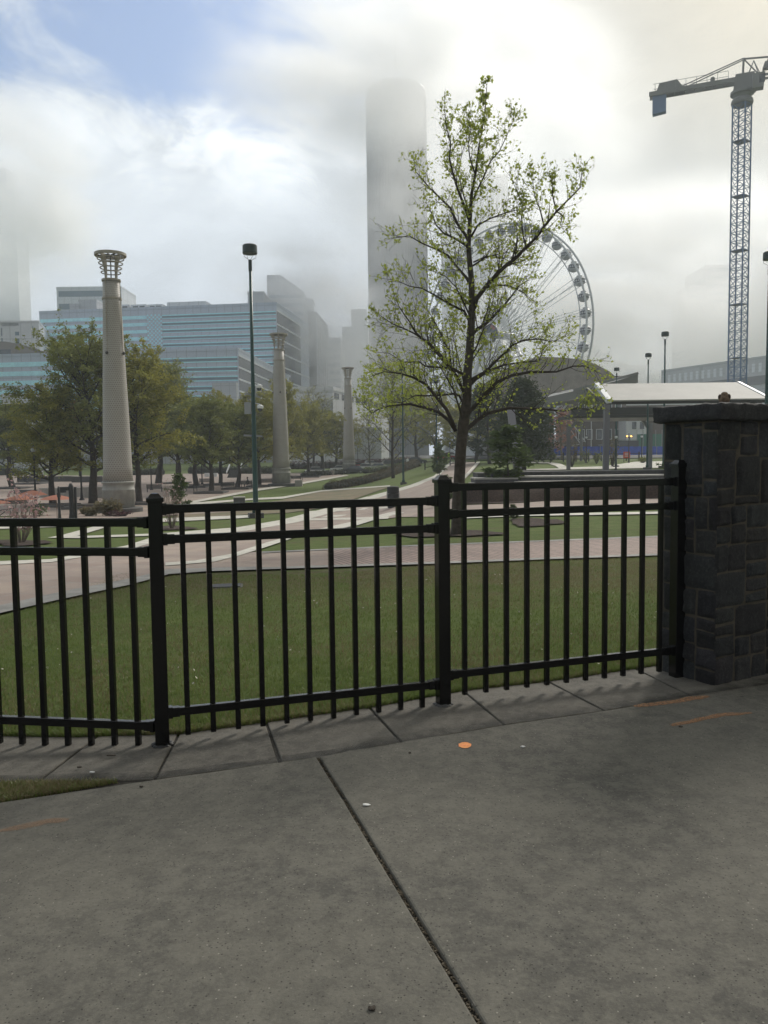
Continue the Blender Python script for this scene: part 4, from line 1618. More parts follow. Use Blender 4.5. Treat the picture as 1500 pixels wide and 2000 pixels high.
# --- broadleaf trees of the plaza: prototypes ten metres high
def broadleaf(name, label, cat, leafm, barkm, seed, limbn=15, spread=1.0, h0=0.26, fork=0.6, leaves=24, ls=0.17, kids=(7, 5), crown_top=1.0, shape=0, up=0.03, group=None, round_=0.5, droop=0.0, trunk_r=0.17, twr=0.006):
    r_ = random.Random(seed)
    t = thing(name, label, cat, (0, 0, 0), 0, group)
    H = 10.0
    tk, wd, lv = MB(), MB(), MB()
    pts, rad = [Vector((0, 0, -0.3))], [trunk_r * 1.35]
    x = y = 0.0
    nT = 9
    for k in range(1, nT + 1):
        z = H * 0.93 * k / nT
        x += r_.uniform(-0.09, 0.09)
        y += r_.uniform(-0.09, 0.09)
        pts.append(Vector((x, y, z)))
        f = k / nT
        rad.append(trunk_r * (1.0 if f < 0.15 else max(0.06, 1.05 - f * 1.05)))
    pts.insert(1, Vector((0, 0, 0.25)))
    rad.insert(1, trunk_r * 1.1)
    tk.tube(pts, rad, 10)
    sp = dict(wob=0.16, up=up, rmin=twr, draw=0.0, kids=list(kids), leaves=leaves, spread=0.16, ls=ls, shape=shape)
    for k in range(limbn):
        f = h0 + (0.90 - h0) * ((k + r_.random() * 0.8) / limbn)
        z = f * H
        s_ = 0.0
        for i in range(len(pts) - 1):
            if pts[i].z <= z <= pts[i + 1].z:
                a = pts[i].lerp(pts[i + 1], (z - pts[i].z) / (pts[i + 1].z - pts[i].z))
                break
        th = k * 2.399 + r_.uniform(-0.4, 0.4)
        g_ = (f - h0) / (1 - h0)
        prof_ = (math.sin(math.pi * min(1, (g_ * 0.80 + 0.22))) ** round_)
        ln = H * 0.36 * spread * prof_ * r_.uniform(0.8, 1.15)
        el_ = fork + 0.55 * g_ - droop * (1 - g_)
        d = Vector((math.cos(th) * math.cos(el_), math.sin(th) * math.cos(el_), math.sin(el_)))
        lr = trunk_r * 0.42 * (1 - 0.6 * g_)
        nseg = 6
        q, dd = a.copy(), d.copy()
        lp, rd = [q.copy()], [lr]
        for j in range(nseg):
            dd = (dd + perp(dd, r_) * 0.13 + Vector((0, 0, up))).normalized()
            q = q + dd * ln / nseg
            lp.append(q.copy())
            rd.append(max(0.012, lr * (1 - (j + 1) / nseg * 0.85)))
        wd.tube(lp, rd, 5, cap=False)
        n = kids[0]
        for j in range(n + 2):
            t_ = 0.18 + 0.82 * (j + r_.random()) / (n + 2)
            i = min(nseg - 1, int(t_ * nseg))
            b = lp[i].lerp(lp[i + 1], t_ * nseg - i)
            ax = (lp[i + 1] - lp[i]).normalized()
            nd = (ax * r_.uniform(0.4, 0.9) + perp(ax, r_)).normalized()
            twig(wd, lv, b, nd, ln * r_.uniform(0.28, 0.5), rd[i] * 0.5, 1, 3 if len(kids) > 2 else 2, r_, sp)
    for k in range(5):
        a = pts[-1] - Vector((0, 0, r_.uniform(0, 1.2)))
        twig(wd, lv, a, (Vector((0, 0, 1)) + perp(Vector((0, 0, 1)), r_) * 0.8).normalized(), 1.6 * spread, 0.03, 1, 2, r_, sp)
    tk.build('trunk', barkm, t, smooth=True, local=True)
    wd.build('branches', barkm, t, local=True)
    measure(t, lv)
    lv.build('crown', leafm, t, local=True)
    return t


def conifer(name, label, seed, leafm, dens=1.0):
    r_ = random.Random(seed)
    t = thing(name, label, 'tree')
    tk, wd, lv = MB(), MB(), MB()
    tk.tube([(0, 0, -0.3), (0, 0, 3), (0.05, 0.03, 6), (0, 0, 9.6)], [0.2, 0.16, 0.10, 0.03], 9)
    for k in range(int(120 * dens)):
        z = 0.9 + 8.9 * (k / (120 * dens))
        w = (2.6 * (1 - (z / 10.3) ** 2.2) ** 0.7) * r_.uniform(0.75, 1.1) * (0.75 if z < 1.7 else 1)
        th = k * 2.399
        d = Vector((math.cos(th), math.sin(th), r_.uniform(0.0, 0.5))).normalized()
        q = Vector((0, 0, z))
        wd.tube([q, q + d * w * 0.5 + Vector((0, 0, -0.05)), q + d * w], [0.03, 0.018, 0.006], 3, cap=False)
        for j in range(int(110 * (0.35 + w / 2.6))):
            s_ = r_.random() ** 0.6
            p = q + d * w * s_ + Vector((r_.gauss(0, .2), r_.gauss(0, .2), r_.gauss(0, .22)))
            add_leaf(lv, p, 0.20 * r_.uniform(0.7, 1.3), r_, 0)
    tk.build('trunk', M['bark2'], t, smooth=True, local=True)
    wd.build('branches', M['bark2'], t, local=True)
    measure(t, lv)
    lv.build('crown', leafm, t, local=True)
    return t


used = set()


def plant(proto, base_px, top_py, wpx, label=None, group=None, width10=6.4, depth=None, rz=None, y=None):
    """set a prototype with its foot at a photo pixel on the ground, as tall as it measures there"""
    if y is None:
        b = G(*base_px)
    else:
        b = P(base_px[0], base_px[1], y)
    h = P(base_px[0], top_py, b.y).z - b.z
    w = wpx / F_PX * b.y
    if id(proto) in used:
        o = copy_tree(proto)
    else:
        o = proto
        used.add(id(proto))
    o.location = b
    H10, W10 = SIZE[proto.name]
    o.scale = (w / W10, w / W10, h / H10)
    o.rotation_euler = (0, 0, rz if rz is not None else (base_px[0] * 1.7) % 6.28)
    if label: o['label'] = label
    if group: o['group'] = group
    return o


GP = 'trees along the plaza'
oakA = broadleaf('plaza_tree', 'x', 'tree', M['greenleaf'], M['bark2'], 101, limbn=28, leaves=16, kids=(7, 6), ls=0.14, fork=0.50, spread=1.08, round_=0.42, group=GP, h0=0.20, trunk_r=0.25)
oakB = broadleaf('plaza_tree', 'x', 'tree', M['oliveleaf'], M['bark2'], 202, limbn=28, leaves=17, kids=(7, 6), ls=0.15, fork=0.45, spread=1.0, round_=0.42, group=GP, h0=0.22, trunk_r=0.22)
elm = broadleaf('plaza_tree', 'x', 'tree', M['greenleaf'], M['bark2'], 303, limbn=26, leaves=18, kids=(6, 5), ls=0.16, fork=0.85, spread=0.95, round_=0.42, up=0.06, group=GP, h0=0.24, trunk_r=0.2)
bare = broadleaf('bare_tree', 'x', 'tree', M['oliveleaf'], M['bark2'], 404, limbn=18, leaves=2, kids=(6, 5), ls=0.13, fork=0.55, spread=1.0, round_=0.45, h0=0.15, trunk_r=0.14, twr=0.008)
plant(oakA, (182, 984), 640, 240, 'biggest plaza tree with wide olive green crown, left of the nearest perforated tower', rz=0.4, width10=7.6)
plant(oakB, (272, 981), 668, 190, 'bushy yellow green tree just right of the nearest perforated tower', rz=2.2)
plant(oakB, (103, 985), 745, 190, 'lower tree behind the orange umbrellas, its crown merging with the biggest tree', rz=4.0)
plant(elm, (24, 952), 790, 130, 'dull green tree at the far left edge, behind the leftmost umbrella', rz=1.0)
plant(elm, (310, 945), 702, 140, 'sparse upright tree half hidden behind the bushy yellow green one', rz=5.1)
plant(elm, (348, 944), 768, 110, 'small plaza tree behind the pink flowering magnolia', rz=3.3)
plant(elm, (384, 951), 780, 120, 'first round crowned tree left of the tall green lamp post, near a bench', rz=0.2)
plant(elm, (413, 961), 776, 118, 'foremost round crowned tree in its stone bed left of the tall green lamp post', rz=2.9)
plant(oakB, (431, 946), 764, 112, 'thick trunked olive tree behind the foremost round crowned one', rz=5.5)
plant(elm, (464, 953), 790, 98, 'round crowned tree just left of the tall green lamp post', rz=4.4)
plant(oakB, (507, 949), 762, 115, 'tree between the tall green lamp post and the second perforated tower', rz=1.9)
plant(oakB, (560, 938), 745, 105, 'olive tree directly behind the second perforated tower', rz=0.9)
plant(oakB, (603, 931), 782, 105, 'yellow green tree on the right side of the second perforated tower', rz=3.6)
plant(bare, (612, 925), 755, 120, 'taller bare twigged tree behind the yellow green ones by the second tower', rz=1.6)
plant(elm, (630, 921), 800, 90, 'low spreading tree midway between the second and third towers', rz=2.6)
plant(oakB, (657, 922), 806, 92, 'olive tree leaning across the third perforated tower', rz=5.0)
pal = plant(bare, (768, 934), 690, 150, 'thin tree with bare lower branches and pale top leaves, right of the third tower', rz=0.7)
# its upper crown is already in leaf
r_ = random.Random(31)
lv = MB()
for k in range(2600):
    z = 5.6 + 4.6 * r_.random()
    w = 3.1 * (1 - ((z - 6.2) / 5.4) ** 2) ** 0.5 if abs(z - 6.2) < 5.3 else 0.4
    a = r_.uniform(0, math.tau)
    q = w * r_.random() ** 0.5
    p = Vector((q * math.cos(a), q * math.sin(a), z))
    if noise.noise(p * 0.9) < -0.10: continue
    add_leaf(lv, p, 0.22 * r_.uniform(0.6, 1.2), r_, 1)
lv.build('crown', M['tulipleaf'], pal, local=True)
del used
used = {id(oakA), id(oakB), id(elm), id(bare)}
plant(bare, (722, 917), 800, 90, 'small bare tree on the hedge bank right of the third tower', rz=4.1)
plant(bare, (345, 940), 700, 90, 'bare twigged tree rising behind the yellow green tree', rz=2.1)
backtree = broadleaf('street_tree', 'x', 'tree', M['oliveleaf'], M['bark2'], 505, limbn=14, leaves=12, kids=(5, 5), ls=0.24, fork=0.7, spread=1.0, h0=0.16, group='trees along the far street')
GS = 'trees along the far street'
plant(backtree, (815, 902), 760, 120, 'tall olive tree behind the right green lamp post, beyond the flower bank', GS, rz=1)
plant(backtree, (852, 900), 775, 100, 'olive tree behind the little sapling beside the brick path', GS, rz=2)
plant(backtree, (930, 899), 770, 120, 'olive tree beyond the path, just right of the tulip tree trunk', GS, rz=3)
plant(backtree, (700, 897), 800, 80, 'hazy tree beside the third tower near the parked cars', GS, rz=4)
plant(backtree, (560, 905), 815, 90, 'distant tree between the second tower and the green lamp post', GS, rz=5)
plant(backtree, (120, 915), 800, 120, 'shaded tree behind the plaza, seen under the biggest crown', GS, rz=6)
plant(backtree, (240, 915), 770, 120, 'shaded tree behind the nearest tower', GS, rz=2.5)
plant(backtree, (400, 915), 800, 110, 'far tree behind the benches of the plaza', GS, rz=0.5)
plant(backtree, (480, 912), 800, 100, 'far tree behind the tall green lamp post', GS, rz=1.5)
plant(backtree, (890, 898), 790, 90, 'far tree seen behind the trunk of the tulip tree', GS, rz=3.9)
con = conifer('evergreen_tree', 'large dark evergreen with a full dense crown, right of the tulip tree', 61, M['darkleaf'])
plant(con, (1023, 919), 738, 118, width10=5.2, rz=1.0)
con2 = broadleaf('evergreen_tree', 'broad dark evergreen left of the dense one, above the leaning post', 'tree', M['darkleaf'], M['bark2'], 64, limbn=18, leaves=17, kids=(7, 6), ls=0.2, fork=0.35, spread=1.0, h0=0.14)
plant(con2, (956, 906), 752, 120, rz=2.0)
red = broadleaf('red_maple', 'bare red twigged maple in front of the blue fence', 'tree', M['redleaf'], M['palebark'], 71, limbn=14, leaves=6, kids=(6, 5), ls=0.16, fork=0.8, spread=0.9, h0=0.18)
plant(red, (1098, 899), 798, 72, rz=1.2)
# saplings with few large leaves
mag = broadleaf('magnolia', 'leafy young magnolia between the seat steps and the evergreens', 'young tree', M['magleaf'], M['bark2'], 81, limbn=16, leaves=8, kids=(5, 3), ls=0.50, fork=0.6, spread=0.62, h0=0.05, shape=2, trunk_r=0.09, round_=0.5)
plant(mag, (990, 966), 832, 96, rz=0.3, width10=5.6)
plant(mag, (858, 932), 868, 34, 'slim sapling with drooping leaves beside the brick path', rz=1.4, width10=5.6)
plant(mag, (1310, 958), 880, 34, 'leafy shrub peeping out left of the stone wall', rz=2.4, width10=5.6)
plant(mag, (352, 1012), 925, 40, 'dark leaved young magnolia standing behind the left fence post', rz=3.4, width10=5.6)
plant(mag, (872, 985), 928, 34, 'sapling half hidden by the tall middle fence post', rz=4.4, width10=5.6)
plant(mag, (1002, 1016), 985, 24, 'small leafy shoot in the mulch behind the fence rail', rz=5.4, width10=5.6)


def bush(name, label, cat, px, py, wpx, hpx, stems, leafm, woodm, count, ls, seed, group=None, shape=0):
    """a shrub of many thin stems rising from one point"""
    r_ = random.Random(seed)
    b = G(px, py)
    k = b.y / F_PX
    t = thing(name, label, cat, tuple(b), 0, group)
    w, h = wpx * k / 2, hpx * k
    wd, lv = MB(), MB()
    for i in range(stems):
        a = r_.uniform(0, math.tau)
        q = r_.uniform(0.3, 1.0)
        e = b + Vector((math.cos(a) * w * q, math.sin(a) * w * q, h * r_.uniform(0.7, 1.0) * (1.1 - 0.35 * q)))
        m_ = b.lerp(e, 0.5) + Vector((math.cos(a), math.sin(a), 0)) * (w * 0.12)
        wd.tube([b + Vector((math.cos(a) * 0.04, math.sin(a) * 0.04, -0.03)), m_, e], [0.014, 0.009, 0.004], 4, cap=False)
        for j in range(3):
            s_ = b.lerp(m_, r_.uniform(0.4, 1)) if j == 0 else m_.lerp(e, r_.random())
            d = (e - b).normalized()
            s2 = s_ + (d + perp(d, r_) * 0.9).normalized() * h * r_.uniform(0.12, 0.28)
            wd.tube([s_, s2], [0.006, 0.003], 3, cap=False)
            for _ in range(max(1, count // (stems * 4))):
                add_leaf(lv, s_.lerp(s2, r_.uniform(0.3, 1.1)) + perp(d, r_) * 0.03, ls * r_.uniform(0.7, 1.3), r_, shape)
        for _ in range(max(1, count // (stems * 4))):
            add_leaf(lv, m_.lerp(e, r_.random()) + perp(Vector((0, 0, 1)), r_) * 0.03, ls * r_.uniform(0.7, 1.3), r_, shape)
    wd.build('stems', woodm, t)
    if lv.v: lv.build('foliage', leafm, t)
    return t


bush('flowering_shrub', 'bare stemmed shrub with pink magnolia blossoms left of the fence post, in mulch', 'shrub', 42, 1062, 78, 112, 22, M['blossom'], M['palebark'], 420, 0.09, 1)
bush('flowering_shrub', 'pale twiggy shrub with a few pink blossoms right behind the left fence post', 'shrub', 336, 1034, 42, 100, 26, M['blossom'], M['palebark'], 110, 0.08, 2)
bush('flowering_shrub', 'low dark leaved shrub with pink flowers beside the taller flowering one', 'shrub', 75, 1010, 50, 26, 16, M['magleaf'], M['bark2'], 260, 0.12, 3)
bush('ornamental_grass', 'tuft of straw coloured grass at the foot of the nearest tower', 'ornamental grass', 212, 1009, 55, 34, 260, M['straw'], M['straw'], 300, 0.22, 4, shape=2)
bush('ornamental_grass', 'smaller greenish grass tuft between the big tree and the nearest tower', 'ornamental grass', 176, 1009, 40, 20, 150, M['straw'], M['straw'], 200, 0.2, 5, shape=2)
bush('shrub', 'low reddish shrub under the straw coloured grass at the nearest tower', 'shrub', 232, 1010, 56, 14, 60, M['hedgered'], M['bark2'], 500, 0.10, 6)
for i, (px, py, w, h, lb, lm) in enumerate([
        (1117, 912, 34, 52, 'upright thin twigged shrub behind the rear shelter post', 'straw'), (1196, 912, 30, 62, 'pale twiggy shrub behind the front shelter post', 'straw'),
        (1081, 898, 12, 13, 'small round green bush right of the dense evergreen', 'greenleaf'), (1143, 902, 20, 26, 'green twiggy shrub below the globe lamp', 'greenleaf'),
        (1165, 906, 18, 24, 'thin green shrub in a mulch ring on the right lawn', 'greenleaf'), (1255, 905, 22, 14, 'dark low shrub beyond the right lawn', 'greenleaf'),
        (875, 899, 12, 12, 'small bush beside the worker in the yellow vest', 'greenleaf')]):
    bush('shrub', lb, 'shrub', px, py, w, h, 40, M[lm], M['bark2'], 420, 0.14, 20 + i, 'shrubs on the right lawn')


def hedge(name, label, pts_px, wpx, hpx, leafm, seed, ls=0.13, dens=1.0):
    """a clipped-by-nature hedge running along points on the ground"""
    r_ = random.Random(seed)
    W_ = [G(*q) for q in pts_px]
    t = thing(name, label, 'hedge', tuple(W_[0]))
    core, lv = MB(), MB()
    for a, b in zip(W_, W_[1:]):
        d = b - a
        ln = d.length
        k = a.y / F_PX
        w, h = wpx * k, hpx * k
        dn = Vector((d.x, d.y, 0)).normalized()
        sd_ = Vector((-dn.y, dn.x, 0))
        n = max(1, int(ln / (w * 0.5)))
        for i in range(n):
            c = a + d * ((i + 0.5) / n)
            hh = h * (0.86 + 0.2 * noise.noise(c * 0.35))
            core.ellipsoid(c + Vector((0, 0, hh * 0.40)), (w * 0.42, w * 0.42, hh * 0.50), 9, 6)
        cnt = int(dens * ln * (w + h * 2) / (ls * ls) * 1.1)
        for i in range(min(cnt, 26000)):
            u, a_ = r_.random(), r_.uniform(-0.25, math.pi + 0.25)
            c = a + d * u
            q = 0.88 + 0.16 * noise.noise(c * 0.6 + Vector((0, 0, a_))) + 0.10 * noise.noise(c * 2.1) + r_.gauss(0, 0.05)
            p = c + sd_ * (math.cos(a_) * w * 0.5 * q) + Vector((0, 0, max(0.02, abs(math.sin(a_)) * h * q)))
            add_leaf(lv, p, ls * r_.uniform(0.6, 1.2), r_, 0)
    core.build('branch_core', M['hedgecore'], t, smooth=True)
    lv.build('foliage', leafm, t)
    return t


hedge('hedge', 'long low brownish hedge curving along the lawn before the third tower', [(640, 957), (672, 952), (705, 946), (735, 938), (760, 930), (785, 921), (812, 912)], 26, 17, M['hedge'], 1, 0.16)
hedge('hedge', 'bright green low hedge behind the brownish one', [(712, 925), (740, 921), (768, 917), (790, 914)], 20, 12, M['hedgegreen'], 2, 0.18)
hedge('hedge', 'dark red leaved hedge in front of the parked cars', [(690, 912), (720, 911), (755, 910), (790, 908), (820, 904)], 20, 15, M['hedgered'], 3, 0.2)
hedge('hedge', 'dark red leaved hedge behind the second tower', [(565, 916), (600, 916), (640, 915), (672, 914)], 20, 16, M['hedgered'], 4, 0.2)
hedge('hedge', 'dark green hedge behind the plaza benches left of the second tower', [(370, 926), (430, 926), (490, 926), (560, 926)], 18, 17, M['darkleaf'], 5, 0.2)
hedge('hedge', 'dark green hedge between the second and third towers', [(590, 932), (630, 930), (668, 927)], 16, 12, M['darkleaf'], 6, 0.2)
hedge('hedge', 'dark hedge behind the nearest tower at the back of the plaza', [(210, 930), (260, 929), (320, 928)], 18, 16, M['darkleaf'], 7, 0.2)
hedge('hedge', 'dark hedge at the far left behind the fountain rings', [(-30, 930), (10, 929), (40, 928)], 18, 18, M['darkleaf'], 8, 0.22)

# ================================================================== PARK FURNITURE
# --- perforated steel towers, twenty metres high
def perforated_tower(label):
    t = thing('perforated_tower', label, 'light tower', (0, 0, 0), 0, 'perforated towers in a row across the plaza')
    m = MB(); m.lathe([(1.78, -1.2), (1.80, 0.0), (1.80, 0.36), (1.74, 0.40), (0.1, 0.40)], n=48)
    m.build('plinth', M['granite'], t, local=True)
    m = MB(); m.lathe([(1.20, 0.39), (1.20, 1.72), (1.24, 1.76), (1.24, 1.84), (1.19, 1.88), (1.17, 2.28), (1.27, 2.32), (1.27, 2.42), (1.20, 2.46)], n=48)
    m.build('pedestal', M['towerstone'], t, local=True, smooth=True)
    m = MB(); m.lathe([(1.115, 2.45), (1.09, 3.6), (0.97, 8.0), (0.83, 12.0), (0.70, 15.8), (0.63, 18.0)], n=48)
    sh = m.build('shaft', M['tower'], t, local=True, smooth=True)
    for z, r in ((16.55, 0.74), (17.95, 0.72)):
        c = MB(); c.lathe([(r - 0.1, z - 0.09), (r, z - 0.07), (r, z + 0.07), (r - 0.1, z + 0.09)], n=36)
        c.build('collar', M['towermetal'], t, local=True)
    for k in range(4):
        a = math.pi / 4 + k * math.pi / 2 + 0.5
        dx, dy = math.cos(a), math.sin(a)
        c = MB(); c.tube([(dx * 0.80, dy * 0.80, 12.4), (dx * 0.79, dy * 0.79, 14), (dx * 0.76, dy * 0.76, 18.0)], 0.030, 6)
        rod = c.build('lamp_rod', M['towermetal'], t, local=True)
        c = MB(); c.ellipsoid((dx * 0.90, dy * 0.90, 12.35), (0.11, 0.11, 0.13), 10, 6)
        c.build('spotlight', M['granite'], rod, local=True, smooth=True)
    # flared basket: four blades carrying five rings
    for k in range(4):
        a = math.pi / 4 + k * math.pi / 2 + 0.35
        dx, dy = math.cos(a), math.sin(a)
        tx, ty = -dy, dx
        prof_ = [(0.60, 17.95), (0.62, 18.5), (0.70, 19.0), (0.84, 19.5), (1.02, 19.85)]
        inn = [(0.47, 17.95), (0.45, 18.5), (0.44, 19.0), (0.48, 19.5), (0.55, 19.85)]
        c = MB()
        for sgn in (-1, 1):
            for (ro, z) in prof_:
                c.v.append((dx * ro + tx * 0.05 * sgn, dy * ro + ty * 0.05 * sgn, z))
            for (ri, z) in inn:
                c.v.append((dx * ri + tx * 0.05 * sgn, dy * ri + ty * 0.05 * sgn, z))
        n = 5
        for i in range(n - 1):
            c.f.append((i, i + 1, n + i + 1, n + i))
            q = 2 * n
            c.f.append((q + i, q + n + i, q + n + i + 1, q + i + 1))
            c.f.append((i, q + i, q + i + 1, i + 1))
            c.f.append((n + i, n + i + 1, q + n + i + 1, q + n + i))
        c.f.append((0, n, q + n, q)); c.f.append((n - 1, q + n - 1, q + 2 * n - 1, 2 * n - 1))
        c.build('basket_blade', M['towermetal'], t, local=True)
    for z, r in ((18.55, 0.72), (18.9, 0.79), (19.25, 0.88), (19.6, 0.98)):
        c = MB(); c.torus((0, 0, z), r, 0.045, (1, 0, 0), (0, 1, 0), 40, 6)
        c.build('ring', M['towermetal'], t, local=True, smooth=True)
    c = MB()
    pr = [(0.98, 19.80), (1.19, 19.80), (1.19, 20.0), (0.98, 20.0), (0.98, 19.80)]
    c.lathe(pr, n=44, closed=False)
    c.build('crown_ring', M['towermetal'], t, local=True, smooth=False)
    c = MB()
    for k in range(8):
        a = k * math.pi / 4
        c.beam((0, 0, 19.86), (math.cos(a) * 1.0, math.sin(a) * 1.0, 19.88), 0.06, 0.10)
    c.tube([(0, 0, 17.9), (0, 0, 19.9)], 0.045, 8)
    c.build('inner_mast', M['towerdark'], t, local=True)
    return t


tw = perforated_tower('nearest and tallest looking perforated tower, beside the biggest plaza tree')
for i, (bx, by, top, lb) in enumerate([(233, 1001, 495, None), (550, 950, 652, 'second perforated tower, standing right of the tall green lamp post'), (682, 925, 718, 'farthest perforated tower, partly behind the leaning olive tree')]):
    o = tw if i == 0 else copy_tree(tw)
    b = G(bx, by)
    h = P(bx, top, b.y).z - b.z
    o.location = b
    o.scale = (h / 20,) * 3
    o.rotation_euler.z = i * 0.5
    if lb: o['label'] = lb


# --- tall lamp posts with a drum lantern, eighteen metres in the model
def lamp_post(label):
    t = thing('lamp_post', label, 'lamp post', (0, 0, 0), 0, 'tall green lamp posts with drum lanterns')
    m = MB(); m.box((0, 0, 0.1), (0.95, 0.95, 0.5)); m.build('footing', M['granite'], t, local=True)
    m = MB(); m.lathe([(0.24, 0.35), (0.24, 0.62), (0.20, 0.70), (0.175, 0.9), (0.165, 3), (0.125, 10), (0.095, 16.6), (0.08, 16.6)], n=14)
    m.build('pole', M['polegreen'], t, local=True, smooth=True)
    m = MB(); m.lathe([(0.12, 16.3), (0.12, 17.0), (0.05, 17.05)], n=12); m.build('pole_collar', M['headgreen'], t, local=True)
    m = MB(); m.lathe([(0.40, 17.44), (0.47, 17.42), (0.485, 17.48), (0.475, 17.94), (0.40, 18.0), (0.02, 18.03)], n=28)
    hd = m.build('lantern', M['headgreen'], t, local=True, smooth=False)
    m = MB(); m.lathe([(0.02, 17.50), (0.38, 17.47)], n=20, closed=False); m.build('lens', M['steel'], hd, local=True)
    for k in range(4):
        a = k * math.pi / 2 + 0.3
        c, s_ = math.cos(a), math.sin(a)
        m = MB(); m.tube([(c * 0.07, s_ * 0.07, 17.0), (c * 0.41, s_ * 0.41, 17.2), (c * 0.44, s_ * 0.44, 17.44)], 0.014, 4)
        m.build('strut', M['blackmatt'], t, local=True)
    return t


lp = lamp_post('tall green lamp post carrying cameras and crossbars, in front of the glass office block')
first = True
LAMPS = [(500, 1012, 478, None), (1494, 958, 492, 'tall lamp post rising behind the capstone at the right edge'), (788, 946, 716, 'green lamp post beside the thin half bare tree, its lantern among leaves'),
         (853, 921, 742, 'farther green lamp post just left of the tulip tree trunk'), (1296, 915, 648, 'taller of the two black looking lamp posts above the white shelter roof'),
         (1264, 917, 690, 'shorter lamp post above the white shelter roof, its pole passing the rear beam'), (1203, 913, 718, 'smallest lamp post, its lantern just above the brown curved roof')]
for bx, by, top, lb in LAMPS:
    o = lp if first else copy_tree(lp)
    first = False
    b = G(bx, by)
    h = P(bx, top, b.y).z - b.z
    o.location = b
    o.scale = (h / 18,) * 3
    o.rotation_euler.z = bx * 0.01
    if lb: o['label'] = lb
# fittings on the first post only
b = G(500, 1012)


def at_pole(px, py):
    return P(px, py, b.y)


for (x0, y0, x1, y1) in ((476, 850, 511, 852), (478, 768, 506, 775)):
    m = MB()
    A_, B_ = at_pole(x0, y0), at_pole(x1, y1)
    m.beam(A_, B_ + Vector((0, 0.3, 0)), 0.09, 0.10)
    lp['_org'] = tuple(lp.location)
    ob = m.build('crossbar', M['steel'], None)
    ob.parent = lp
    ob.matrix_parent_inverse = (Matrix.Translation(lp.location) @ Matrix.Rotation(lp.rotation_euler.z, 4, 'Z') @ Matrix.Diagonal((*lp.scale, 1))).inverted()
INV = (Matrix.Translation(lp.location) @ Matrix.Rotation(lp.rotation_euler.z, 4, 'Z') @ Matrix.Diagonal((*lp.scale, 1))).inverted()


def on_pole(m, name, mat, smooth=False):
    ob = m.build(name, mat, None, smooth=smooth)
    ob.parent = lp
    ob.matrix_parent_inverse = INV
    return ob


for px, py in ((508, 797), (506, 757)):
    c = at_pole(px, py)
    m = MB(); m.lathe([(0.06, 0.20), (0.19, 0.12), (0.19, 0.0), (0.15, -0.03)], c, 14)
    m.beam(c + Vector((0, 0, 0.22)), at_pole(494, py) + Vector((0, 0, 0.3)), 0.05)
    k = on_pole(m, 'camera_housing', M['white'])
    m = MB(); m.ellipsoid(c + Vector((0, 0, -0.04)), (0.14, 0.14, 0.16), 12, 8)
    g2 = on_pole(m, 'camera_dome', M['glassdark'], True)
c = at_pole(484, 797)
m = MB(); m.box(c, (0.36, 0.2, 0.66)); on_pole(m, 'equipment_box', M['steel'])

# --- black street lamps with a flared foot
def park_lamp(label):
    t = thing('park_lamp', label, 'street lamp', (0, 0, 0), 0, 'black park lamps')
    m = MB(); m.lathe([(0.22, 0.0), (0.22, 0.08), (0.13, 0.22), (0.10, 0.5), (0.075, 0.8), (0.06, 3.9), (0.05, 4.0)], n=12)
    m.build('pole', M['blackmatt'], t, local=True, smooth=True)
    m = MB(); m.ellipsoid((0, 0, 4.32), (0.20, 0.20, 0.24), 14, 9); m.build('globe', M['white'], t, local=True, smooth=True)
    m = MB(); m.lathe([(0.05, 3.98), (0.13, 4.05), (0.15, 4.12), (0.1, 4.14)], n=12); m.build('globe_holder', M['blackmatt'], t, local=True)
    m = MB(); m.lathe([(0.17, 4.46), (0.06, 4.6), (0.02, 4.72)], n=12); m.build('finial', M['blackmatt'], t, local=True)
    return t


pl = park_lamp('black park lamp between the umbrellas and the biggest plaza tree')
first = True
for bx, by, top, lb in [(70, 988, 868, None), (160, 978, 862, 'black park lamp just left of the trunk of the biggest tree'), (296, 958, 880, 'black park lamp behind the bench near the fence post'),
                        (395, 947, 872, 'black park lamp among the round crowned trees'), (27, 930, 860, 'small park lamp at the far left under the dull tree'),
                        (1145, 904, 850, 'white globed park lamp on the right lawn, left of the front shelter post'), (1228, 905, 846, 'park lamp standing before the blue fence by the red notice'),
                        (1253, 903, 848, 'park lamp by the green scaffold netting'), (699, 908, 868, 'park lamp beside the parked cars, right of the third tower'),
                        (879, 904, 862, 'faint park lamp behind the tulip tree trunk'), (1203, 918, 848, 'dark park lamp just right of the front shelter post')]:
    o = pl if first else copy_tree(pl)
    first = False
    b = G(bx, by)
    h = P(bx, top, b.y).z - b.z
    o.location = b
    o.scale = (h / 4.7,) * 3
    if lb: o['label'] = lb

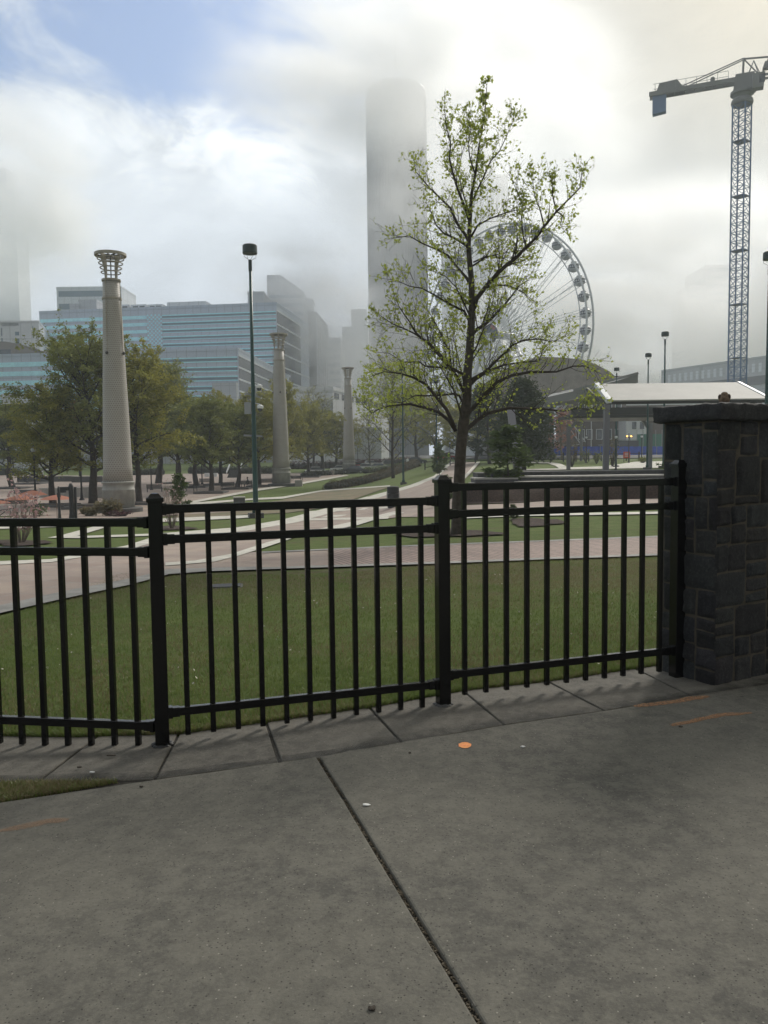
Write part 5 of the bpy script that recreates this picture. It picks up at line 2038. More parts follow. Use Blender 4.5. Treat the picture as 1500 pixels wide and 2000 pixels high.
# --- camera pylons near the umbrellas
for bx, by, top, w, lb in [(117, 1020, 950, 5, 'thin black bollard pole left of the black camera pylon'), (141, 1018, 944, 9, 'stout black pylon with a hooded camera left of the nearest tower')]:
    b = G(bx, by)
    h = P(bx, top, b.y).z - b.z
    k = b.y / F_PX
    t = thing('camera_pylon' if w > 6 else 'bollard_pole', lb, 'pylon' if w > 6 else 'pole', tuple(b))
    m = MB(); m.lathe([(w * k * 0.9, -0.3), (w * k * 0.6, 0.3), (w * k / 2, 0.5), (w * k / 2, h * 0.93), (w * k * 0.3, h)], b, 12)
    m.build('pole', M['blackmatt'], t, smooth=True)
    if w > 6:
        m = MB(); m.box(b + Vector((-0.36, 0, h * 0.86)), (0.5, 0.3, 0.2)); m.box(b + Vector((-0.46, 0, h * 0.79)), (0.3, 0.26, 0.14)); m.build('camera_hood', M['blackmatt'], t)
        m = MB(); m.beam(b + Vector((0.18, 0.1, 0)), b + Vector((0.2, 0.1, h * 0.9)), 0.12); m.build('cable_duct', M['blackmatt'], t)
    else:
        m = MB(); m.lathe([(w * k * 0.7, h * 0.7), (w * k * 0.7, h * 0.82)], b, 10); m.build('collar', M['blackmatt'], t)


# --- umbrellas
def umbrella(label):
    t = thing('umbrella', label, 'umbrella', (0, 0, 0), 0, 'orange cafe umbrellas')
    m = MB(); m.tube([(0, 0, 0), (0, 0, 2.75)], 0.028, 8); m.build('pole', M['palebark'], t, local=True)
    m = MB()
    n = 8
    rings = [(0.03, 2.72), (0.45, 2.62), (0.95, 2.44), (1.32, 2.22)]
    for r, z in rings:
        for j in range(n * 2):
            a = j * math.pi / n
            q = 1.0 if j % 2 == 0 else 0.945
            m.v.append((r * q * math.cos(a), r * q * math.sin(a), z + (0.0 if j % 2 == 0 else -0.0) ))
    for k in range(len(rings) - 1):
        for j in range(n * 2):
            a, b_ = k * n * 2 + j, k * n * 2 + (j + 1) % (n * 2)
            m.f.append((a, b_, b_ + n * 2, a + n * 2))
    m.build('canopy', M['umbrella'], t, local=True)
    for j in range(n):
        a = j * 2 * math.pi / n
        r_b = MB(); r_b.tube([(0.04, 0, 2.66), (1.30, 0, 2.20)], 0.012, 4)
        r_b.v = [(x * math.cos(a) - y * math.sin(a), x * math.sin(a) + y * math.cos(a), z) for x, y, z in r_b.v]
        r_b.build('rib', M['palebark'], t, local=True)
    m = MB(); m.lathe([(0.28, 0), (0.28, 0.06), (0.05, 0.1)], n=16); m.build('base', M['granite'], t, local=True)
    return t


um = umbrella('orange umbrella nearest the black pylon, foremost of the group')
first = True
for cx, top, y, w, lb in [(110, 966, 49, 64, None), (63, 957, 55, 58, 'orange umbrella behind the two front ones, slightly higher'), (40, 966, 47, 62, 'orange umbrella half hidden by the flowering shrub'),
                          (-8, 976, 52, 56, 'orange umbrella cut by the left edge of the view')]:
    o = um if first else copy_tree(um)
    first = False
    q = P(cx, top, y)
    o.location = (q.x, q.y, zt(q.x, q.y))
    h = q.z - zt(q.x, q.y)
    s_ = (w * y / F_PX) / 2.64
    o.scale = (s_, s_, h / 2.75)
    o.rotation_euler.z = cx * 0.1
    if lb: o['label'] = lb


# --- benches
def bench(label):
    t = thing('bench', label, 'bench', (0, 0, 0), 0, 'metal benches on the plaza')
    m = MB()
    for k in range(5): m.box((0, -0.2 + k * 0.1, 0.44), (1.7, 0.075, 0.035))
    m.build('seat', M['blackmatt'], t, local=True)
    m = MB()
    for k in range(5): m.beam((-0.85, 0.27 + k * 0.02, 0.52 + k * 0.09), (0.85, 0.27 + k * 0.02, 0.52 + k * 0.09), 0.03, 0.07)
    m.build('backrest', M['blackmatt'], t, local=True)
    for sx in (-0.8, 0.8):
        m = MB(); m.beam((sx, -0.22, 0), (sx, -0.22, 0.62), 0.05); m.build('leg', M['blackmatt'], t, local=True)
        m = MB(); m.beam((sx, 0.25, 0), (sx, 0.36, 0.95), 0.05); m.build('leg', M['blackmatt'], t, local=True)
        m = MB(); m.beam((sx, -0.24, 0.63), (sx, 0.30, 0.65), 0.06, 0.04); m.build('armrest', M['blackmatt'], t, local=True)
    return t


bn = bench('bench facing left just behind the left fence post')
first = True
for bx, by, rz, lb in [(302, 962, 0.4, None), (372, 961, 2.6, 'bench at the left of the foremost round crowned tree'), (446, 957, 0.5, 'bench behind the foremost round crowned tree bed'),
                       (482, 953, 2.9, 'bench with a seated person beside the tall green lamp post'), (521, 949, 0.4, 'bench right of the tall green lamp post'), (402, 948, 0.2, 'farther bench between two round crowned trees'),
                       (580, 941, 2.7, 'bench just right of the second perforated tower'), (240, 949, 0.2, 'bench half hidden behind the nearest tower')]:
    o = bn if first else copy_tree(bn)
    first = False
    o.location = G(bx, by)
    o.rotation_euler.z = rz
    if lb: o['label'] = lb

# --- stone beds round the trees, blocks, low walls
first = True
pb = None
for bx, by, wpx, lb in [(182, 993, 90, 'granite bed kerb round the trunk of the biggest tree'), (276, 986, 62, 'granite bed kerb round the tree right of the nearest tower'), (103, 990, 80, 'granite bed kerb below the tree behind the umbrellas'),
                        (413, 964, 58, 'granite bed kerb of the foremost round crowned tree'), (464, 956, 52, 'granite bed kerb just left of the tall green lamp post'), (431, 948, 56, 'granite bed kerb of the thick trunked olive tree'),
                        (384, 953, 44, 'granite bed kerb of the first round crowned tree'), (507, 951, 46, 'granite bed kerb right of the tall green lamp post'), (603, 933, 44, 'granite bed kerb right of the second tower'),
                        (24, 955, 60, 'granite bed kerb at the far left edge'), (345, 945, 48, 'granite bed kerb behind the young magnolia'), (60, 946, 60, 'granite bed kerb behind the rear umbrella'), (90, 937, 56, 'granite bed kerb left of the pale low wall')]:
    b = G(bx, by)
    if first:
        pb = thing('planter_kerb', lb, 'tree bed', (0, 0, 0), 0, 'granite tree beds on the plaza')
        for (cx, cy, sx, sy) in ((0, -1, 2.2, 0.2), (0, 1, 2.2, 0.2), (-1, 0, 0.2, 1.8), (1, 0, 0.2, 1.8)):
            m = MB(); m.box((cx, cy, 0.06), (sx, sy, 0.36)); m.build('kerb', M['granite'], pb, local=True)
        m = MB(); m.box((0, 0, 0.02), (1.8, 1.8, 0.3)); m.build('soil', M['mulch'], pb, local=True)
        o = pb
        first = False
    else:
        o = copy_tree(pb)
        o['label'] = lb
    o.location = b
    w = wpx * b.y / F_PX / 2.2
    o.scale = (w, w, 1)


def block(name, label, cat, px, py, wpx, hpx, depth, mat, capmat=None, rz=0.0, group=None, cap=0.08, over=0.03):
    b = G(px, py)
    k = b.y / F_PX
    w, h = wpx * k, hpx * k
    t = thing(name, label, cat, tuple(b), 0, group)
    m = MB(); m.box(b + Vector((0, depth / 2, (h - cap) / 2 - 0.15)), (w, depth, h - cap + 0.3), rz); m.build('body', mat, t)
    m = MB(); m.box(b + Vector((0, depth / 2, h - cap / 2)), (w + over * 2, depth + over * 2, cap), rz); m.build('top_slab', capmat or mat, t)
    return t


block('granite_block', 'low granite block on the lawn left of the tall green lamp post', 'granite block', 465, 984, 22, 13, 1.2, M['granite'], M['granitepale'], rz=0.2)
block('granite_block', 'pale granite block on the lawn right of the second tower', 'granite block', 583, 950, 14, 12, 0.9, M['granitepale'])
block('granite_block', 'small granite block near the third tower by the low wall', 'granite block', 648, 929, 9, 10, 0.8, M['granitepale'])
block('low_wall', 'pale stepped low wall behind the trunk of the biggest tree', 'low wall', 197, 973, 75, 22, 0.6, M['granitepale'])
block('low_wall', 'pale low wall running left of the biggest tree', 'low wall', 120, 972, 86, 19, 0.6, M['granitepale'])
block('low_wall', 'dark low wall at the back of the plaza beneath the tree crowns', 'low wall', 90, 942, 110, 12, 0.8, M['granite'], M['granitepale'])
block('low_wall', 'dark low wall segment behind the biggest tree trunk', 'low wall', 170, 943, 60, 13, 0.8, M['granite'], M['granitepale'])
block('low_wall', 'dark granite wall between the second and third towers', 'low wall', 620, 929, 26, 9, 0.8, M['granite'])
block('stone_bench', 'dark granite slab bench at the left edge behind the umbrellas', 'stone bench', 18, 985, 60, 10, 0.8, M['granite'])
block('stone_bench', 'granite slab bench nearer the middle umbrella', 'stone bench', 47, 965, 40, 8, 0.8, M['granite'])
block('white_bin', 'white box shaped bin behind the round crowned trees', 'bin', 404, 932, 9, 8, 0.8, M['white'])
block('white_bin', 'white box shaped bin right of its twin behind the trees', 'bin', 419, 932, 9, 8, 0.8, M['white'])
# curved seat steps on the right
for nm, lb, x0, x1, yb, yt, mt_, cp in [
        ('seat_step', 'lowest long granite seat step with a pale top, right of the magnolia', 1015, 1330, 958, 941, 'granite', 'granitepale'),
        ('seat_step', 'middle long granite seat step behind the lowest one', 1016, 1330, 941, 930, 'granite', 'granitepale'),
        ('seat_step', 'upper long granite seat step below the right lawn', 1018, 1330, 930, 921, 'granite', 'granite'),
        ('seat_step', 'short lower granite step left of the magnolia', 926, 1012, 956, 946, 'granite', 'granitepale'),
        ('seat_step', 'short middle granite step left of the magnolia', 929, 1012, 946, 935, 'granite', 'granitepale'),
        ('seat_step', 'short upper granite step left of the magnolia', 933, 1012, 935, 925, 'granite', 'granite')]:
    Yd = {958: 38.5, 941: 40.2, 930: 42.0, 956: 38.6, 946: 40.0, 935: 41.6}[yb]
    a, b = P(x0, yb, Yd), P(x1, yb - 3.0 * (x1 - x0) / 315, Yd)
    zt_ = P((x0 + x1) / 2, yt - 1.5, Yd).z
    t = thing(nm, lb, 'seat step', tuple(a), 0, 'granite seat steps below the right lawn')
    m = MB()
    m.prism([(a.x, Yd), (b.x, Yd), (b.x, Yd + 2.2), (a.x, Yd + 2.2)], -1.2, zt_ - 0.07); m.build('riser', M[mt_], t)
    m = MB()
    m.prism([(a.x - 0.03, Yd - 0.05), (b.x, Yd - 0.05), (b.x, Yd + 2.25), (a.x - 0.03, Yd + 2.25)], zt_ - 0.07, zt_); m.build('seat_slab', M[cp], t)

# --- litter bin by the path
b = G(768, 992)
k = b.y / F_PX
t = thing('litter_bin', 'dark round litter bin with two pale side flaps beside the brick path', 'litter bin', tuple(b))
hh = 43 * k
m = MB(); m.lathe([(10 * k, 0), (11 * k, 0.03), (11 * k, hh * 0.62), (11.5 * k, hh * 0.64)], b, 24); m.build('body', M['blackmatt'], t)
m = MB(); m.lathe([(11.8 * k, hh * 0.66), (11.8 * k, hh * 0.93), (11.0 * k, hh * 0.97), (3 * k, hh)], b, 24); m.build('lid', M['blackmatt'], t)
for sx in (-1, 1):
    m = MB(); m.box(b + Vector((sx * 11.6 * k, -0.02, hh * 0.5)), (2 * k, 9 * k, hh * 0.42)); m.build('side_flap', M['steel'], t)

# --- utility cover in the lawn, scraps on the paving
b = G(443, 1146)
t = thing('utility_cover', 'dark rectangular utility cover set in the lawn left of the first pickets', 'utility cover', tuple(b))
m = MB(); m.box(b + Vector((0, 0, 0.0)), (0.40, 0.30, 0.05), 0.15); m.build('lid', M['blackmatt'], t)
m = MB(); m.box(b + Vector((0, 0, -0.012)), (0.47, 0.37, 0.05), 0.15); m.build('frame', M['granite'], t)


def patch(name, pts, mat, z=0.0225, parent=None):
    w = [G(*p) for p in pts]
    m = MB()
    m.v = [(p.x, p.y, zt(p.x, p.y) + z) for p in w]
    m.f = [tuple(range(len(w)))[::-1]]
    ob = m.build(name, mat)
    ob['kind'] = 'structure'
    return ob


def stroke(name, pts, wid, mat, z=0.0225):
    """an uneven sprayed stroke"""
    w = [G(*p) for p in pts]
    up, dn = [], []
    n = 26
    for i in range(n + 1):
        s_ = i / n * (len(w) - 1)
        j = min(len(w) - 2, int(s_))
        c = w[j].lerp(w[j + 1], s_ - j)
        d = (w[j + 1] - w[j]).normalized()
        nn = Vector((-d.y, d.x, 0))
        q = wid * (0.75 + 0.5 * noise.noise(c * 9)) * (0.55 + 0.45 * min(1, 6 * min(i, n - i) / n))
        up.append(c + nn * q)
        dn.append(c - nn * (wid * (0.8 + 0.5 * noise.noise(c * 11 + Vector((3, 1, 2)))) * (0.55 + 0.45 * min(1, 6 * min(i, n - i) / n))))
    m = MB()
    for i in range(n):
        m.quad(*[(p.x, p.y, zt(p.x, p.y) + z) for p in (dn[i], dn[i + 1], up[i + 1], up[i])])
    ob = m.build(name, mat)
    ob['kind'] = 'structure'
    return ob


dot = [(908 + math.cos(a * math.tau / 16) * (12.5 + 1.2 * math.sin(a * 3)), 1463 + math.sin(a * math.tau / 16) * 6.0) for a in range(16)]
orange_fresh = material('fresh orange paint', (0.85, 0.33, 0.12), 0.9, var=0.12, vscale=60)
patch('pavement_mark', dot, orange_fresh)
stroke('pavement_mark', [(1238, 1386), (1290, 1381), (1340, 1373), (1384, 1366)], 0.040, M['paint'])
stroke('pavement_mark', [(1310, 1424), (1350, 1416), (1400, 1404), (1468, 1399)], 0.034, M['paint'], z=0.0226)
stroke('pavement_mark', [(0, 1632), (50, 1622), (100, 1612), (135, 1609)], 0.03, M['faintpaint'], z=0.0226)
for i, (px, py, s_, nm, lb, mt_) in enumerate([
        (716, 1582, 0.016, 'paper_scrap', 'white scrap of paper lying right of the wide pavement joint', 'paper'), (1022, 1467, 0.014, 'paper_scrap', 'small white scrap on the pavement right of the orange dot', 'paper'),
        (180, 1517, 0.012, 'paper_scrap', 'tiny pale scrap on the kerb stones left of the first post', 'paper'), (726, 1985, 0.014, 'dry_leaf', 'dark curled leaf low on the pavement by the bottom edge', 'bark'),
        (277, 1546, 0.010, 'dry_leaf', 'dark leaf on the pavement below the left fence post', 'bark'), (218, 1484, 0.014, 'twig_piece', 'dark twig piece on the kerb left of the left fence post', 'bark'),
        (155, 1507, 0.013, 'dry_leaf', 'dark leaf lying on the kerb near the grass wedge', 'bark'), (800, 1479, 0.009, 'dry_leaf', 'small dark speck of leaf left of the orange dot', 'bark'),
        (1330, 1427, 0.012, 'dry_leaf', 'dark leaf beside the lower orange stroke', 'bark')]):
    b = G(px, py)
    t = MB()
    r_ = random.Random(i)
    n = 7
    zz = zt(b.x, b.y) + 0.023
    pts = [(b.x + math.cos(a * math.tau / n) * s_ * r_.uniform(.7, 1.3) * (1.6 if nm == 'twig_piece' else 1), b.y + math.sin(a * math.tau / n) * s_ * r_.uniform(.35, .8)) for a in range(n)]
    t.prism(pts, zz, lambda x, y: zz + 0.002 + abs(math.sin((x + y) * 160)) * 0.004)
    tag(t.build(nm, M[mt_]), lb, {'paper_scrap': 'paper scrap', 'dry_leaf': 'dry leaf', 'twig_piece': 'twig'}[nm], 'small litter on the paving')

# pale fallen leaves and petals scattered in the lawn
m = MB()
r_ = random.Random(8)
for k in range(170):
    x, y = r_.uniform(-4, 4), r_.uniform(5.7, 12)
    y = max(y, on_line(topl, max(topl[0][0], min(topl[-1][0], x)))[1] + 0.1)
    add_leaf(m, Vector((x, y, zt(x, y) + 0.022)), 0.022 * r_.uniform(0.5, 1.5), r_, 0)
tag(m.build('fallen_petals', material('fallen petals', (0.50, 0.47, 0.40), 0.9)), 'pale petals and leaf scraps scattered thinly over the near lawn', 'petals', kind='stuff')


# --- people, as one continuous skinned body each
def figure(name, label, base, h, joints, edges, radii, mat, face=None, headmat=None, extra=None):
    t = thing(name, label, 'person', tuple(base))
    me = bpy.data.meshes.new('body')
    me.from_pydata([tuple(Vector(j) * h) for j in joints], edges, [])
    ob = bpy.data.objects.new('body', me)
    COL.objects.link(ob)
    ob.parent = t
    md = ob.modifiers.new('skin', 'SKIN')
    if not me.skin_vertices:
        bm = bmesh.new(); bm.from_mesh(me); bm.verts.layers.skin.verify(); bm.to_mesh(me); bm.free()
    for v, r in zip(me.skin_vertices[0].data, radii):
        v.radius = (r * h, r * h)
    me.skin_vertices[0].data[0].use_root = True
    ob.modifiers.new('sub', 'SUBSURF').levels = 1
    ob.modifiers['sub'].render_levels = 1
    me.materials.append(mat)
    hd = MB()
    hp = Vector(joints[face]) * h
    hd.ellipsoid(hp + Vector((0, 0, 0.01 * h)), (0.052 * h, 0.060 * h, 0.072 * h), 12, 9)
    hd.ellipsoid(hp + Vector((0, -0.060 * h, 0.0)), (0.010 * h, 0.014 * h, 0.014 * h), 6, 5)
    hb_ = hd.build('head', M['skin'], t, smooth=True, local=True)
    hr = MB()
    hr.ellipsoid(hp + Vector((0, 0.014 * h, 0.026 * h)), (0.058 * h, 0.060 * h, 0.066 * h), 12, 8)
    hr.build('hair', headmat or M['clothdark'], t, smooth=True, local=True)
    return t


stand_j = [(0, 0, .53), (0, 0, .66), (0, 0, .80), (0, 0, .86), (0, 0, .93), (.10, 0, .80), (.14, .01, .63), (.13, -.03, .49), (-.10, 0, .80), (-.14, .02, .63), (-.12, -.02, .49), (.055, 0, .50), (.06, -.02, .28), (.06, .02, .04), (.06, -.06, .02), (-.055, 0, .50), (-.07, .03, .28), (-.07, .10, .05), (-.07, .03, .02)]
stand_e = [(0, 1), (1, 2), (2, 3), (3, 4), (2, 5), (5, 6), (6, 7), (2, 8), (8, 9), (9, 10), (0, 11), (11, 12), (12, 13), (13, 14), (0, 15), (15, 16), (16, 17), (17, 18)]
stand_r = [.075, .07, .08, .035, .04, .04, .028, .02, .04, .028, .02, .055, .036, .024, .02, .055, .036, .024, .02]
sit_j = [(0, .05, .27), (0, .06, .42), (0, .02, .56), (0, 0, .62), (0, -.02, .70), (.10, 0, .55), (.13, -.06, .40), (.06, -.16, .34), (-.10, 0, .55), (-.13, -.06, .40), (-.05, -.16, .34), (.06, 0, .27), (.07, -.24, .28), (.07, -.26, .05), (.07, -.33, .02), (-.06, 0, .27), (-.07, -.24, .28), (-.07, -.22, .05), (-.07, -.29, .02)]
for nm, lb, px, py, jn, hgt, mt_, rz in [
        ('person', 'person in dark clothes sitting bent forward on the bench by the tall lamp post', 484, 953, 'sit', 1.75, 'clothdark', -1.2),
        ('person', 'person in a white top standing behind the lamp post beside the hedge', 796, 912, 'st', 1.75, 'clothwhite', 0.3),
        ('person', 'worker in a yellow vest far across the park, left of the tulip tree trunk', 877, 900, 'st', 1.75, 'hivis', 0.2),
        ('person', 'small dark figure walking at the back of the plaza, far left', 36, 944, 'st', 1.7, 'clothdark', 1.4),
        ('person', 'seated figure in dark clothes on the low wall left of the park lamp', 49, 946, 'sit', 1.7, 'clothdark', 1.4)]:
    b = G(px, py)
    o = figure(nm, lb, b, hgt, stand_j if jn == 'st' else sit_j, stand_e, stand_r, M[mt_], face=4)
    o.rotation_euler.z = rz

# --- sparrow on the capstone
q = P(1415, 770, 5.66)
bz = WH + 0.120
t = thing('bird', 'small round brown bird perched on the capstone of the stone wall', 'bird', (q.x, q.y, bz))
m = MB()
m.ellipsoid((0, 0, 0.030), (0.029, 0.030, 0.028), 18, 12)
m.ellipsoid((0, -0.003, 0.051), (0.0185, 0.018, 0.0155), 14, 10)
body = m.build('body', material('sparrow plumage', (0.17, 0.12, 0.08), 0.95, var=0.4, vscale=80), t, smooth=True, local=True)
rm = body.modifiers.new('join', 'REMESH'); rm.mode = 'VOXEL'; rm.voxel_size = 0.0022; rm.use_smooth_shade = True
for sx in (-1, 1):
    m = MB(); m.ellipsoid((sx * 0.0215, 0.003, 0.040), (0.0095, 0.024, 0.016), 12, 8)
    m.build('wing', material('sparrow wing', (0.045, 0.030, 0.020), 0.95), t, smooth=True, local=True)
    m = MB(); m.tube([(sx * 0.008, 0, 0.012), (sx * 0.009, -0.003, 0.0)], 0.0016, 5)
    m.build('leg', M['bark'], t, local=True)
m = MB(); m.tube([(0, 0.022, 0.026), (0, 0.050, 0.014)], [0.008, 0.006], 6); m.build('tail', M['bark2'], t, local=True)
m = MB(); m.tube([(0, -0.018, 0.052), (0, -0.029, 0.050)], [0.0035, 0.0008], 6); m.build('beak', M['bark2'], t, local=True)
m = MB(); m.ellipsoid((0, -0.001, 0.058), (0.0160, 0.015, 0.0095), 12, 8); m.build('crest', M['mortar'], t, smooth=True, local=True)
t.rotation_euler.z = -0.39
t.scale = (1.35, 1.35, 1.35)

# --- fountain rings and stair at the back of the plaza
for px, py, rpx, lb in [(72, 930, 13, 'bright metal ring arch at the back of the plaza, seen below the tree crowns'), (92, 930, 12, 'second bright metal ring arch right of the first, below the crowns')]:
    b = G(px, py)
    k = b.y / F_PX
    t = thing('ring_arch', lb, 'arch', tuple(b), 0, 'metal ring arches on the plaza')
    m = MB(); m.torus(b + Vector((0, 0, 0.1)), rpx * k, 0.09, (1, 0, 0), (0, 0, 1), 28, 6, 0, math.pi); m.build('ring', M['white'], t, smooth=True)
    for sx in (-1, 1):
        m = MB(); m.box(b + Vector((sx * rpx * k, 0, 0.05)), (0.4, 0.4, 0.3)); m.build('foot', M['granite'], t)
b = G(455, 934)
k = b.y / F_PX
t = thing('garden_stair', 'flight of steps with pale sloping side rails behind the round crowned trees', 'steps', tuple(b))
for i in range(8):
    m = MB(); m.box(b + Vector((0, i * 0.35, 0.08 + i * 0.17)), (22 * k, 0.36, 0.17)); m.build('step', M['granite'], t)
for sx in (-1, 1):
    m = MB()
    m.beam(b + Vector((sx * 12 * k, -0.2, 0.9)), b + Vector((sx * 12 * k, 2.9, 2.3)), 0.10, 0.35)
    m.build('side_rail', M['white'], t)
# handrail at the left edge
b = G(12, 1016)
t = thing('handrail', 'short black tubular handrail at the left edge before the umbrellas', 'handrail', tuple(b))
for j, dy in enumerate((0, 0.9)):
    m = MB(); A_ = b + Vector((-0.5, dy, 0)); m.tube([A_ + Vector((-0.4, 0, 0.15)), A_ + Vector((0.25, 0, 0.62)), A_ + Vector((0.75, 0, 0.66)), A_ + Vector((0.82, 0, 0.0))], 0.025, 6); m.build('tube_rail', M['blackmatt'], t, smooth=True)

# ================================================================== SHELTERS
def shelterA():
    Y0 = 46.0
    e0 = P(1190, 784, Y0)        # front eave, left end
    ridgeY = 50.5
    r0_ = P(1166, 752, ridgeY)
    xr = P(1503, 772, Y0).x
    xr2 = P(1442, 749, ridgeY).x
    t = thing('park_shelter', 'shelter with a pale sloping roof and grey posts, left of the stone wall', 'shelter', (e0.x, Y0, zt(e0.x, Y0)))
    ez, rz_ = e0.z, r0_.z
    m = MB()
    m.hexa([(e0.x, Y0, ez), (xr, Y0, ez), (xr2, ridgeY, rz_), (r0_.x, ridgeY, rz_), (e0.x, Y0, ez + 0.07), (xr, Y0, ez + 0.07), (xr2, ridgeY, rz_ + 0.07), (r0_.x, ridgeY, rz_ + 0.07)])
    m.build('roof', M['roofwhite'], t)
    # far slope
    m = MB()
    m.hexa([(r0_.x, ridgeY + .01, rz_), (xr2, ridgeY + .01, rz_), (xr2, 55.2, ez + 0.45), (r0_.x, 55.2, ez + 0.45), (r0_.x, ridgeY + .01, rz_ + 0.07), (xr2, ridgeY + .01, rz_ + 0.07), (xr2, 55.2, ez + 0.52), (r0_.x, 55.2, ez + 0.52)])
    m.build('roof', M['roofwhite'], t)
    m = MB(); m.beam((e0.x - 0.02, Y0 - 0.05, ez + 0.02), (r0_.x - 0.02, ridgeY, rz_ + 0.04), 0.30, 0.26); m.build('gable_board', M['white'], t)
    m = MB(); m.beam((xr + 0.02, Y0 - 0.05, ez + 0.02), (xr2 + 0.02, ridgeY, rz_ + 0.04), 0.16, 0.16); m.build('gable_board', M['white'], t)
    m = MB(); m.beam((e0.x, Y0 + 0.05, ez - 0.09), (xr, Y0 + 0.05, ez - 0.09), 0.12, 0.16); m.build('eave_beam', M['shelterdark'], t)
    m = MB(); m.beam((r0_.x, ridgeY, rz_ - 0.15), (xr2, ridgeY, rz_ - 0.15), 0.14, 0.2); m.build('ridge_beam', M['shelterdark'], t)
    for px in (1185, 1480):
        q = P(px, 935, Y0)
        g0 = zt(q.x, Y0)
        m = MB(); m.beam((q.x - 0.05, Y0 + 0.1, g0 - 0.6), (q.x + 0.02, Y0 + 0.15, ez - 0.15), 0.30, 0.28); m.build('post', M['shelterpost'], t)
        m = MB(); m.beam((q.x, Y0 + 0.15, ez - 0.30), (q.x, ridgeY, rz_ - 0.25), 0.14, 0.22); m.build('rafter', M['shelterdark'], t)
    return t


shelterA()
Yb = 78.0
a, b_ = P(1114, 824, Yb), P(1345, 824, Yb)
tz = P(1114, 797, Yb).z
t = thing('park_shelter', 'flat dark roofed shelter behind the pale one, on grey bracket posts', 'shelter', (a.x, Yb, zt(a.x, Yb)))
m = MB(); m.prism([(a.x, Yb), (b_.x, Yb), (b_.x + 0.4, Yb + 4), (a.x - 0.3, Yb + 4)], a.z + 0.35, a.z + 0.62); m.build('roof', M['shelterdark'], t)
m = MB(); m.prism([(a.x + 0.1, Yb - 0.06), (b_.x, Yb - 0.06), (b_.x, Yb + 0.2), (a.x + 0.1, Yb + 0.2)], a.z + 0.64, tz); m.build('fascia', M['shelterdark'], t)
m = MB(); m.prism([(a.x + 0.3, Yb - 0.1), (b_.x, Yb - 0.1), (b_.x, Yb + 0.25), (a.x + 0.3, Yb + 0.25)], a.z + 0.02, a.z + 0.34); m.build('lower_beam', M['roofbrown'], t)
for px, sh_ in ((1112, -1), (1272, 1)):
    q = P(px, 917, Yb)
    g0 = zt(q.x, Yb)
    m = MB(); m.beam((q.x, Yb + 0.4, g0 - 0.3), (q.x, Yb + 0.4, a.z - 0.2), 0.34, 0.34); po = m.build('post', M['shelterpost'], t)
    m = MB(); m.beam((q.x, Yb + 0.4, a.z - 0.9), (q.x - sh_ * 0.9, Yb + 0.4, a.z + 0.3), 0.25, 0.28); m.build('bracket', M['shelterpost'], po)
# leaning post of a third shelter
q0, q1 = P(1010, 955, 44.0), P(1004, 800, 48.0)
q0.z = zt(q0.x, q0.y) - 0.3
t = thing('leaning_post', 'slanting grey steel post right of the magnolia, holding a hidden canopy', 'post', tuple(q0))
m = MB(); m.beam(q0 + Vector((0.16, 0, 0)), q1 - Vector((0.2, 0, 0)), 0.42, 0.24); m.build('shaft', M['shelterpost'], t)
m = MB(); m.box(q0 + Vector((0.16, 0, 0.35)), (0.7, 0.7, 0.12)); m.build('base_plate', M['granite'], t)

# ================================================================== FAR PARK EDGE
# black railing along the street
t0_ = P(1060, 905, 118.0)
rail = thing('railing', 'long low black railing between the right lawn and the street', 'railing', (t0_.x, 118, 0.8))
xs0, xs1 = P(830, 900, 118).x, P(1420, 900, 118).x
n = 24
for i in range(n + 1):
    x = xs0 + (xs1 - xs0) * i / n
    z = zt(x, 118)
    m = MB(); m.beam((x, 118, z - 0.1), (x, 118, z + 1.35), 0.16); m.build('post', M['blackmatt'], rail)
for dz in (0.35, 1.1):
    m = MB()
    for i in range(n):
        x, x2 = xs0 + (xs1 - xs0) * i / n, xs0 + (xs1 - xs0) * (i + 1) / n
        m.beam((x, 118, zt(x, 118) + dz), (x2, 118, zt(x2, 118) + dz), 0.05, 0.07)
    m.build('rail', M['blackmatt'], rail)
# blue site fence
bx0, bx1 = P(1062, 888, 165).x, P(1420, 888, 165).x
bf = thing('site_fence', 'bright blue tarpaulin covered site fence along the far street', 'fence', (bx0, 165, zt(bx0, 165)))
n = 13
zb0 = P(1062, 889, 165).z
for i in range(n):
    x, x2 = bx0 + (bx1 - bx0) * i / n, bx0 + (bx1 - bx0) * (i + 1) / n
    z = max(zt(x, 165), zb0 - 0.3)
    m = MB()
    k = 6
    for j in range(k):
        xa, xb = x + (x2 - x) * j / k, x + (x2 - x) * (j + 1) / k
        ya, yb_ = 165 + 0.05 * math.sin((i * k + j) * 1.7), 165 + 0.05 * math.sin((i * k + j + 1) * 1.7)
        tp_ = P(xa / 165 * F_PX + 750, 872, 165).z + 0.04 * math.sin(j * 2.0)
        m.hexa([(xa, ya, z - 0.4), (xb, yb_, z - 0.4), (xb, yb_ + 0.04, z - 0.4), (xa, ya + 0.04, z - 0.4), (xa, ya, tp_), (xb, yb_, tp_), (xb, yb_ + 0.04, tp_), (xa, ya + 0.04, tp_)])
    m.build('panel', M['bluefence'], bf)
    m = MB(); m.beam((x, 164.9, z - 0.4), (x, 164.9, tp_ + 0.15), 0.08); m.build('post', M['steel'], bf)
q = P(1224, 899, 112)
t = thing('notice_board', 'red notice board in front of the black railing', 'sign', tuple(q))
m = MB(); m.box(q + Vector((0, 0, 0.75)), (0.95, 0.06, 0.9)); bd = m.build('board', M['signred'], t)
for kx in range(3):
    m = MB(); m.box(q + Vector((0, -0.045, 0.98 - kx * 0.2)), (0.6, 0.02, 0.07)); m.build('text_line', M['white'], bd)
